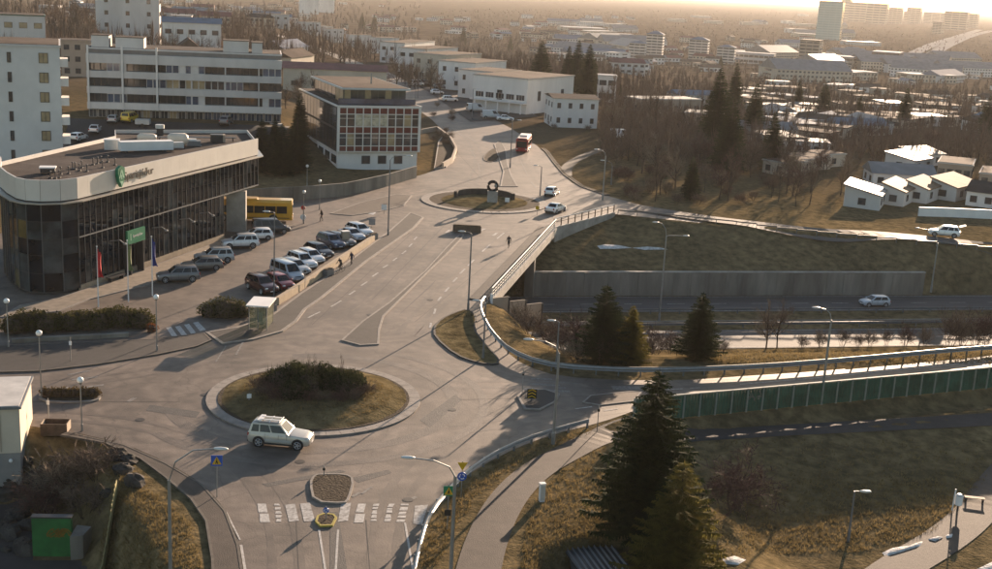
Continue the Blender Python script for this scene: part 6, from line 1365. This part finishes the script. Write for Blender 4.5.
scatter_trees(9, (425,100,455,150), (1.5,2.5), 'bare shrub in the planted bend of the northern street', 'shrubs at the street bend', (0,1,2), None, 1.3, sb, 2.6, 'bare_shrub', 'shrub', ('stem','twigs'))
scatter_trees(10, (545,112,600,135), (1.2,2.2), 'garden shrub in front of the nearest white house', 'shrubs by the white house', (0,1,2), None, 1.3, sb, 2.6, 'bare_shrub', 'shrub', ('stem','twigs'))
# the two clumps of foliage by the street row
for px, py, yt, k, lab in ((396,92,52,0,'large bare tree at the kerb beside the far street'),(430,92,58,1,'pale bare tree before the cream house'),(440,98,72,3,'bare tree in front of the middle of the row')): bare(lab, (px,py), yt, k, 1.2)
# ================================================================== FAR TOWN
rn = random.Random(2024)
WALLS = [WALLW, WALLG, WALLC, WALLB]; ROOFS = [ROOFM, ROOFB, ROOFBR, ROOFD, ROOFR, ROOFM]
def house_mesh(w, d, h, wm, rm, gable, seed):
    r_ = random.Random(seed); mb = MB(); mb.box((0,0,h/2-1), (w,d,h+2), 0, 0)
    if gable:
        rise = d*.22; a = .3; mb.add([(-w/2-a,-d/2-a,h),(w/2+a,-d/2-a,h),(w/2+a,d/2+a,h),(-w/2-a,d/2+a,h),(-w/2-a,0,h+rise),(w/2+a,0,h+rise)], [(0,1,5,4),(2,3,4,5),(0,4,3),(1,2,5)], 1)
    else: mb.box((0,0,h+.15), (w+.4,d+.4,.3), 0, 1)
    n = max(2, int(w/3)); st_ = max(1, round(h/2.9))
    for f in range(st_):
        for i in range(n):
            for sy in (-1,1): mb.box((-w/2+w*(i+.5)/n, sy*(d/2+.01), h/st_*(f+.52)), (w/n*.55,.06,h/st_*.42), 0, 2)
        for sx in (-1,1): mb.box((sx*(w/2+.01), 0, h/st_*(f+.52)), (.06,d*.4,h/st_*.42), 0, 2)
    me = mb.mesh('house', [wm, rm, WIN]); RD = {'metal_roof':'bright metal','sky_tinted_roof':'blue-grey','brown_roof':'brown','dark_roof_felt':'dark','red_roof':'dull red'}; WD_ = {'white_render':'white','grey_render':'grey','cream_render':'cream','beige_render':'beige'}
    me['look'] = '%s %s with %s %s roof' % (WD_[wm.name], '%s', RD[rm.name], 'pitched' if gable else 'flat'); me['st'] = st_; return me
hm = [house_mesh(rn.uniform(11,20), rn.uniform(8,11), rn.choice((2.9,3.2,5.6,5.8)), rn.choice(WALLS), rn.choice(ROOFS), rn.random() < .6, i) for i in range(22)]
wm_ = [house_mesh(rn.uniform(35,70), rn.uniform(18,30), rn.uniform(5,9), rn.choice(WALLS[:3]), rn.choice((ROOFM,ROOFB,ROOFM)), rn.random() < .5, 50+i) for i in range(8)]
def far_boxes(n, box, meshes, label, group, name, cat, avoid=()):
    c = 0; tries = 0
    while c < n and tries < n*10:
        tries += 1
        px, py = rn.uniform(box[0],box[2]), rn.uniform(box[1],box[3])
        if any(x0 < px < x1 and y0 < py < y1 for x0, y0, x1, y1 in avoid): continue
        b = G(px,py); me_ = rn.choice(meshes); o = put(name, me_, None, b, rn.choice((.2,.2,.25,1.75,-.5,.9))+rn.uniform(-.12,.12)); fx = (px-box[0])/(box[2]-box[0]); fy = (py-box[1])/(box[3]-box[1]); pos_ = ('far left' if fx < .2 else 'left' if fx < .4 else 'middle' if fx < .6 else 'right' if fx < .8 else 'far right')+(' rear' if fy < .34 else ' centre' if fy < .67 else ' front'); tag(o, '%s %s, %s' % (me_['look'] % cat, label, pos_), cat, group); c += 1
AV = [(505,60,720,135),(440,0,620,60)]
hmf = [house_mesh(rn.uniform(10,18), rn.uniform(7,9), rn.choice((2.7,2.9,3.0)), rn.choice(WALLS), (ROOFBR,ROOFD,ROOFM,ROOFBR,ROOFB)[i%5], i%4 == 0, 200+i) for i in range(15)]
far_boxes(72, (600,72,1010,150), hmf, 'among the gardens', 'houses in the right middle distance', 'detached_house', 'house', [(505,60,690,160),(600,105,750,160),(840,135,1010,200),(690,60,740,120)])
far_boxes(70, (600,40,1010,74), hm, 'in the hazy valley', 'hazy houses in the valley', 'valley_house', 'house', [(870,22,1010,76)])
far_boxes(70, (385,18,640,62), hm, 'on the brown slope', 'houses on the slope behind the street row', 'slope_house', 'house', [(385,40,520,70)])
far_boxes(55, (20,2,385,34), hm, 'on the wooded hillside', 'houses on the upper left hillside', 'hillside_house', 'house', [(95,0,160,50)])
far_boxes(46, (560,14,1010,62), wm_, 'in the hazy town', 'warehouses in the valley', 'warehouse', 'warehouse', [(640,28,760,70),(870,22,1010,76)])
far_boxes(22, (780,62,1010,84), wm_, 'below the motorway', 'halls right of centre', 'industrial_hall', 'hall')
# apartment blocks, roofs coloured grey-blue for the reflected sky
BLW = M('block_white', (.50,.47,.43), .8, .05, .3); 
def tower_block(name, label, px0, px1, ytop, ybase, wm, rm, st, cols, e=None, depth=None, roof='hip', bands=True, cat='building', gm=WIN):
    c = G((px0+px1)/2,ybase); w = (px1-px0)*c.length/FOC; d = depth or w*.8; h = HT(c, ytop); t = thing(name, label, cat, c, -atan2(c.x,c.y)-.12); mb = MB(); hb = h*(.88 if roof == 'hip' else 1)
    mb.box((0,d/2,hb/2-2), (w,d,hb+4)); mb.build('wall', wm, t); s_ = hb/st
    for f in range(st):
        for i in range(cols):
            k = MB(); k.box((-w/2+w*(i+.5)/cols,-.05,s_*(f+.5)), (w/cols*(.9 if bands else .6),.2,s_*.46)); k.build('window', gm, t)
        k = MB(); k.box((w/2+.05,d/2,s_*(f+.5)), (.2,d*.7,s_*.4)); k.build('window', WIN, t)
    mb = MB(); 
    if roof == 'hip': mb.add([(-w/2-.6,-.6,hb),(w/2+.6,-.6,hb),(w/2+.6,d+.6,hb),(-w/2-.6,d+.6,hb),(-w*.1,d*.5,h),(w*.1,d*.5,h)], [(0,1,5,4),(1,2,5),(2,3,4,5),(3,0,4)])
    else: mb.box((0,d/2,hb+.4), (w+.4,d+.4,.8))
    mb.build('roof', rm, t); return t
tower_block('apartment_block', 'tallest white apartment block with blue-grey roof left of centre valley', 645, 661, 31, 60, BLW, ROOFB, 9, 3)
tower_block('apartment_block', 'lower white block leaning on the tallest blue-roofed block', 628, 644, 41, 61, BLW, ROOFB, 6, 3)
tower_block('apartment_block', 'white apartment block with blue-grey roof, middle of the group', 688, 706, 37, 62, BLW, ROOFB, 8, 3)
tower_block('apartment_block', 'white apartment block with blue-grey roof, right of the group', 716, 733, 45, 64, BLW, ROOFB, 6, 3)
tower_block('apartment_block', 'long low pale block right of the blue-roofed group', 734, 772, 54, 64, WALLG, ROOFB, 2, 8, None, 18, 'flat')
tower_block('glass_tower', 'tall teal glass tower rising above the hazy town', 816, 838, 2, 40, M('sky_tinted_teal_glass', (.26,.38,.37), .25, .1, .02, spec=.5), ROOFD, 16, 4, None, 26, 'flat', gm=M('sky_tinted_teal_pane', (.20,.31,.31), .15, .1, .02, spec=.6))  # sky reflection painted into the lightened teal base colours
tower_block('apartment_block', 'pale apartment block with balcony columns below the glass tower', 798, 816, 41, 68, WALLB, ROOFD, 8, 3, None, 30, 'flat')
tower_block('apartment_block', 'brown apartment block beside the curving motorway', 871, 896, 53, 70, M('brown_block',(.15,.11,.09),.8,.1,.3), ROOFB, 6, 4, None, 34, 'flat')
tower_block('apartment_block', 'low brown block between the two apartment blocks', 818, 850, 57, 70, WALLB, ROOFB, 3, 5, None, 28, 'flat')
for i, (x0, x1, yt, yb) in enumerate(((848,864,3,22),(866,884,4,24),(888,899,8,24),(906,918,8,24),(924,946,13,24),(944,964,12,30),(840,848,-1,20),(967,975,14,28),(903,907,12,24),(955,962,16,30),(932,940,22,34))):
    tower_block('high_rise', ('hazy high-rise on the far skyline, %s from the left' % ('second','third','fourth','sixth','seventh','ninth','first','eleventh','fifth','tenth','eighth')[i]), x0, x1, yt, yb, WALLB, ROOFD, 8, 3, None, 60, 'flat')
# curving motorway in the haze
for lab, pts_, w_ in (('hazy motorway curving to the right horizon', [(896,72),(903,64),(915,54),(935,44),(958,37),(980,30)], 22),('second carriageway of the hazy motorway', [(905,73),(915,64),(928,55),(948,45),(970,36),(992,31)], 22),('straight pale street crossing below the motorway', [(880,70),(930,69),(985,70)], 12)):
    pts = resample(chaikin([G(*q).xy for q in pts_]), 25); strip('motorway', pts, w_, M('far_road', (.34,.32,.30), 1.0, .1, .05, spec=0), lab, 'road', .5)
# woods: trees past counting, one object per wood
def woods(name, label, n, box, hh, m, seed, blades=26, avoid=()):
    r_ = random.Random(seed); mb = MB(); c = 0
    while c < n:
        px, py = r_.uniform(box[0],box[2]), r_.uniform(box[1],box[3])
        b = G(px,py); h = r_.uniform(*hh); w = h*.38; c += 1
        wd = max(.05, b.y*.00032)
        for k in range(blades):
            a = r_.random()*2*pi; u = r_.random(); z = h*(.15+.85*u); r0_ = w*sin(pi*min(1,.15+.85*u))*r_.uniform(.3,1); p = Vector((b.x+r0_*cos(a)*.4, b.y+r0_*sin(a)*.4, b.z+z*.55)); q = Vector((b.x+r0_*cos(a), b.y+r0_*sin(a), b.z+z)); s_ = Vector((-sin(a),cos(a),.3))*wd*(1.3-u*.6)
            mb.add([p-s_,p+s_,q], [(0,1,2)])
        mb.add([(b.x-wd*1.2,b.y,b.z-.3),(b.x+wd*1.2,b.y,b.z-.3),(b.x,b.y,b.z+h*.8)], [(0,1,2)])
    return tag(mb.build(name, m), label, 'woods', None, 'stuff')
woods('woods', 'brown leafless trees spread between the roofs on the right', 2600, (600,70,1010,165), (4,7.5), TWIG, 1, 24)
woods('woods', 'hazy belt of leafless trees across the valley', 4500, (440,10,1010,74), (2.5,4.8), TWIG, 2, 12)
woods('woods', 'leafless woodland on the upper left hillside', 1100, (0,4,420,66), (7,12), TWIG, 3)
woods('woods', 'brown scrub behind the street row', 700, (400,40,610,90), (5,9), TWIG, 4)
# snow remnants
def snow(label, pts, e=None, h=.12):
    ps = [G(*q) for q in pts]; c = sum((p for p in ps), Vector())/len(ps); mb = MB(); n = len(ps); rim = [p+Vector((0,0,.02))-c for p in ps]; top = [(p-c)*.7+Vector((0,0,h)) for p in ps]
    mb.add(rim+top, [(i,(i+1)%n,n+(i+1)%n,n+i) for i in range(n)]+[tuple(range(n,2*n))]); o = mb.build('snow_patch', SNOW, None, True, c); tag(o, label, 'snow'); return o
snow('thin melting snow patch on the far bank, left half', [(597,246),(605,244.5),(620,245.5),(632,248),(615,249),(600,249)]); snow('thin melting snow patch on the far bank, right half', [(632,248),(645,247),(662,248),(668,249.5),(645,250)])
snow('long snow remnant on the sunlit grass edge at lower right', [(882,553),(890,549),(912,546),(925,541),(922,546),(900,553),(886,557)]); snow('short snow remnant right of the long one', [(927,540),(938,537),(944,537.5),(935,542)]); snow('tiny snow lump nearest the litter bin', [(945,536),(953,534.5),(952,538),(946,539)])
snow('snow lump at the foot of the front spruce', [(722,559),(735,556),(746,560),(738,565),(724,564)]); snow('dirty snow on the western roundabout grass', [(263,399),(270,403),(274,405),(268,405),(262,402)]); snow('small snow scrap under the shrubs of the near roundabout', [(303,410.5),(313,410),(311,412.5),(304,412.5)]); snow('pale snow scrap on the right of the near roundabout', [(371,402),(380,401),(379,404),(372,404.5)])
snow('snow streak at the bottom right corner', [(975,570),(992,562),(1000,566),(985,574)])
snow('small pale snow bank by the side street island', [(368,214),(374,211),(377,212),(373,215)], h=.06)
# grass tufts on the lit near lawns
def tufts(name, label, n, regions, m, seed, hh=(.10,.26), edge=None):
    r_ = random.Random(seed); mb = MB()
    for i in range(n):
        x0, y0, x1, y1 = r_.choice(regions); px, py = r_.uniform(x0,x1), r_.uniform(y0,y1); p = G(px,py); 
        if edge and not edge(px, py): continue
        for k in range(4):
            h = r_.uniform(*hh); a = r_.random()*6.3; d = Vector((cos(a),sin(a),0)); o = p+d*r_.uniform(0,.14); s_ = Vector((-sin(a),cos(a),0))*.022; mb.add([o-s_,o+s_,o+d*h*.6+Vector((0,0,h))], [(0,1,2)])
    return tag(mb.build(name, m), label, 'grass', None, 'stuff')
STRAW = leafmat('straw_grass', (.13,.095,.040), (.26,.19,.085), .4, 1.0)
def lawn(px, py):
    if px < 220: return interp([(440,100),(462,120),(480,140),(500,165),(522,190),(569,203)], py) > px > interp([(440,95),(494,112),(569,96)], py)
    if px < 612:
        pl = interp([(433,612),(449,575),(470,535),(497,508),(530,490),(569,478)], py); w_ = 20+ (py-433)*.16
        b = interp([(426,594),(436,556),(447,522),(462,490),(482,462),(505,440),(526,425),(565,414)], py)
        return (b+6 < px < pl-w_) or (pl+w_ < px < 610)
    return True
tufts('grass', 'dry yellow grass tufts on the sunlit near lawns', 9000, [(100,446,203,569),(415,430,610,569),(415,430,610,569)], STRAW, 5, (.10,.24), lawn)
tufts('grass', 'dry grass tufts on the slope in the lower right', 5000, [(690,440,985,560),(740,480,985,560)], STRAW, 6, (.10,.26), lambda px, py: py < interp([(740,560),(860,556),(930,538),(985,485)], px)-4)
tufts('grass', 'yellow grass along the sunlit bank of the highway', 2500, [(705,350,992,364)], STRAW, 7, (.12,.3))
def ring_grass():
    r_ = random.Random(4); mb = MB()
    for i in range(2600):
        a = r_.random()*2*pi; rr_ = sqrt(r_.uniform(.25,1))*(RR-2.4); p = Vector((RING.x+rr_*cos(a), RING.y+rr_*sin(a), .1+.75*(1-(rr_/(RR-1.17))**2)))
        for k in range(4):
            h = r_.uniform(.08,.2); b = r_.random()*6.3; d = Vector((cos(b),sin(b),0)); o = p+d*r_.uniform(0,.14); s_ = Vector((-sin(b),cos(b),0))*.02; mb.add([o-s_,o+s_,o+d*h*.6+Vector((0,0,h))], [(0,1,2)])
    tag(mb.build('grass', STRAW), 'dry grass on the near roundabout island', 'grass', None, 'stuff')
ring_grass()
# ================================================================== PEOPLE
SKIN = M('skin', (.42,.26,.19), .6, .05, 5); HAIR = M('brown_hair', (.04,.025,.015), .7, .1, 5)
def person(name, label, pos, rz, top, legs, stride=.25, pose='walk', h=1.74):
    """one skinned figure; joints laid out for the pose, clothes by material"""
    J = {}; E_ = []; R_ = {}
    def j(n, p, r, par=None):
        J[n] = Vector(p); R_[n] = r
        if par: E_.append((par, n))
    if pose == 'ride':
        pel = (-.15,0,1.0); ch = (.12,0,1.36); nk = (.20,0,1.52); hd1 = (.24,0,1.62); hd2 = (.27,0,1.74)
        L = dict(hip=.09, kn=[(.22,.10,.78),(.20,-.10,.66)], an=[(.05,.12,.42),(-.02,-.12,.30)], toe=[(.18,.12,.38),(.12,-.12,.26)], el=[(.30,.22,1.20),(.30,-.22,1.20)], wr=[(.50,.24,1.08),(.50,-.24,1.08)])
    else:
        pel = (0,0,.92); ch = (.02,0,1.30); nk = (.03,0,1.46); hd1 = (.05,0,1.56); hd2 = (.06,0,1.68); s_ = stride
        L = dict(hip=.09, kn=[(.10+s_*.4,.10,.50),(-.02-s_*.15,-.10,.48)], an=[(s_,.10,.09),(-s_*1.1,-.10,.13)], toe=[(s_+.17,.11,.03),(-s_*1.1+.15,-.11,.04)], el=[(-.06-s_*.3,.25,1.08),(.02+s_*.3,-.25,1.08)], wr=[(.02-s_*.5,.27,.84),(.16+s_*.4,-.26,.86)])
    j('pel', pel, .145); j('ch', ch, .165, 'pel'); j('nk', nk, .06, 'ch'); j('h1', hd1, .085, 'nk'); j('h2', hd2, .095, 'h1'); j('nose', Vector(hd1)+Vector((.105,0,.03)), .022, 'h1')
    for i, sgn in ((0,1),(1,-1)):
        j('hip%d'%i, Vector(pel)+Vector((0,sgn*.10,-.06)), .10, 'pel'); j('kn%d'%i, L['kn'][i], .065, 'hip%d'%i); j('an%d'%i, L['an'][i], .045, 'kn%d'%i); j('toe%d'%i, L['toe'][i], .04, 'an%d'%i)
        j('sh%d'%i, Vector(ch)+Vector((.01,sgn*.18,.10)), .068, 'ch'); j('el%d'%i, L['el'][i], .048, 'sh%d'%i); j('wr%d'%i, L['wr'][i], .034, 'el%d'%i)
        fd = (Vector(L['wr'][i])-Vector(L['el'][i])).normalized(); pm = Vector(L['wr'][i])+fd*.075; j('pa%d'%i, pm, .036, 'wr%d'%i)
        for q, (o, ln) in enumerate(((-.030,.070),(-.010,.085),(.010,.080),(.030,.062))):
            k = pm+fd*.03+Vector((o,0,0)); j('f%d%d'%(i,q), k+fd*ln*.5, .0095, 'pa%d'%i); j('g%d%d'%(i,q), k+fd*ln*.85+Vector((.015,-sgn*.02,0)), .0085, 'f%d%d'%(i,q))
        j('th%d'%i, Vector(L['wr'][i])+fd*.06+Vector((.045,-sgn*.012,0)), .011, 'wr%d'%i)
    names = list(J); idx = {n: i for i, n in enumerate(names)}; me = bpy.data.meshes.new('body'); me.from_pydata([J[n] for n in names], [(idx[a], idx[b]) for a, b in E_], [])
    o = bpy.data.objects.new('tmp', me); COL.objects.link(o); md = o.modifiers.new('skin', 'SKIN'); sv = me.skin_vertices[0].data
    for n in names: sv[idx[n]].radius = (R_[n], R_[n]); sv[idx[n]].use_root = n == 'pel'
    o.modifiers.new('sub', 'SUBSURF').levels = 1; o.modifiers['sub'].render_levels = 1
    bpy.context.view_layer.update(); m2 = bpy.data.meshes.new_from_object(o.evaluated_get(bpy.context.evaluated_depsgraph_get())); bpy.data.objects.remove(o)
    for m_ in (top, legs, SKIN, HAIR, BLACK): m2.materials.append(m_)
    hz, nz = J['h1'].z, J['nk'].z; pz = J['pel'].z
    for f in m2.polygons:
        c = f.center; f.use_smooth = True; arm = abs(c.y) > .19
        if c.z > nz+.02: f.material_index = 3 if (c.z > hz+.08 or (c.x < J['h1'].x-.01 and c.z > hz-.03)) else 2
        elif min((c-J['pa0']).length, (c-J['pa1']).length) < .15 and min((c-J['el0']).length, (c-J['el1']).length) > .2: f.material_index = 2
        elif c.z > pz-.10 or arm: f.material_index = 0
        elif min((c-J['toe0']).length, (c-J['toe1']).length, (c-J['an0']).length, (c-J['an1']).length) < .13: f.material_index = 4
        else: f.material_index = 1
    t = thing(name, label, 'person', pos, rz); t.scale = (h/1.76,)*3; put('body', m2, t)
    for s_ in (-1,1):
        k = MB(); k.ball(J['h1']+Vector((.085,s_*.035,.055)), .014, 0, 6, 4); k.build('eye', BLACK, t); k = MB(); k.ball(J['h1']+Vector((-.005,s_*.098,.03)), (.022,.012,.034), 0, 6, 5); k.build('ear', SKIN, t)
    k = MB(); k.ball(J['h1']+Vector((.092,0,-.03)), (.01,.028,.008), 0, 6, 4); k.build('mouth', M('lips', (.25,.09,.07), .6, .05, 4), t)
    return t
CLB = M('black_cloth', (.012,.012,.014), .9, .2, 6); CLG = M('dark_grey_cloth', (.035,.036,.04), .9, .2, 6); CLN = M('navy_cloth', (.02,.025,.05), .9, .2, 6); CLBR = M('brown_cloth', (.07,.045,.03), .9, .2, 6)
p = P(321.5,221.5); person('person', 'pedestrian in black walking beyond the parked cars', (p.x,p.y,.02), radians(200), CLB, CLB, .18, h=1.85)
p = P(508.5,249); person('person', 'pedestrian in dark clothes crossing the bridge pavement', (p.x,p.y,.15), radians(-110), CLG, CLB, .3)
p = P(351.5,266); person('person', 'pedestrian in dark clothes on the pavement by the low wall', (p.x,p.y,.14), radians(-125), CLN, CLB, .22, h=1.7)
p = P(340.5,273); hdg = radians(-118)
bk = thing('bicycle', 'dark bicycle ridden along the pavement by the low wall', 'bicycle', (p.x,p.y,.13), hdg)
for x in (-.52,.52):
    k = MB(); k.tube([(x+.34*cos(2*pi*i/18),0,.35+.34*sin(2*pi*i/18)) for i in range(19)], .022, 5, 0, False); o = k.build('wheel', BLACK, bk); k = MB()
    for i in range(6): k.tube([(x,0,.35),(x+.33*cos(pi*i/3),0,.35+.33*sin(pi*i/3))], .006, 3)
    k.build('spokes', STEEL, o)
k = MB()
for a, b in (((-.52,0,.35),(-.05,0,.32)),((-.05,0,.32),(-.18,0,.85)),((-.05,0,.32),(.36,0,.80)),((-.17,0,.78),(.36,0,.82)),((-.52,0,.35),(-.17,0,.78)),((.52,0,.35),(.36,0,.95))): k.tube([a,b], .022, 5)
k.build('frame', DARK, bk); k = MB(); k.ball((-.19,0,.89), (.14,.07,.035), 0, 8, 5); k.build('saddle', BLACK, bk); k = MB(); k.tube([(.50,-.25,1.03),(.38,-.1,1.05),(.38,.1,1.05),(.50,.25,1.03)], .018, 5); k.build('handlebar', STEEL, bk); k = MB(); k.tube([(-.05,-.16,.22),(-.05,.16,.42)], .02, 5); k.build('pedals', STEEL, bk)
person('person', 'cyclist in dark jacket riding along the pavement', (p.x,p.y,.13), hdg, CLG, CLBR, pose='ride')
# ================================================================== HAZE
hz = MB(); X0, X1, Y0, Y1, Z0, Z1 = -9000, 15000, -150, 24000, -30, 95
hz.box(((X0+X1)/2,(Y0+Y1)/2,(Z0+Z1)/2), (X1-X0,Y1-Y0,Z1-Z0))
hm_ = bpy.data.materials.new('haze'); hm_.use_nodes = True; n = hm_.node_tree.nodes
n.remove(n['Principled BSDF']); pv = n.new('ShaderNodeVolumePrincipled'); pv.inputs['Color'].default_value = (.91,.87,.82,1); pv.inputs['Density'].default_value = HAZE_D; pv.inputs['Anisotropy'].default_value = .25
hm_.node_tree.links.new(pv.outputs[0], n['Material Output'].inputs['Volume'])
tag(hz.build('haze', hm_), 'thin golden haze over the town', 'haze', None, 'stuff')
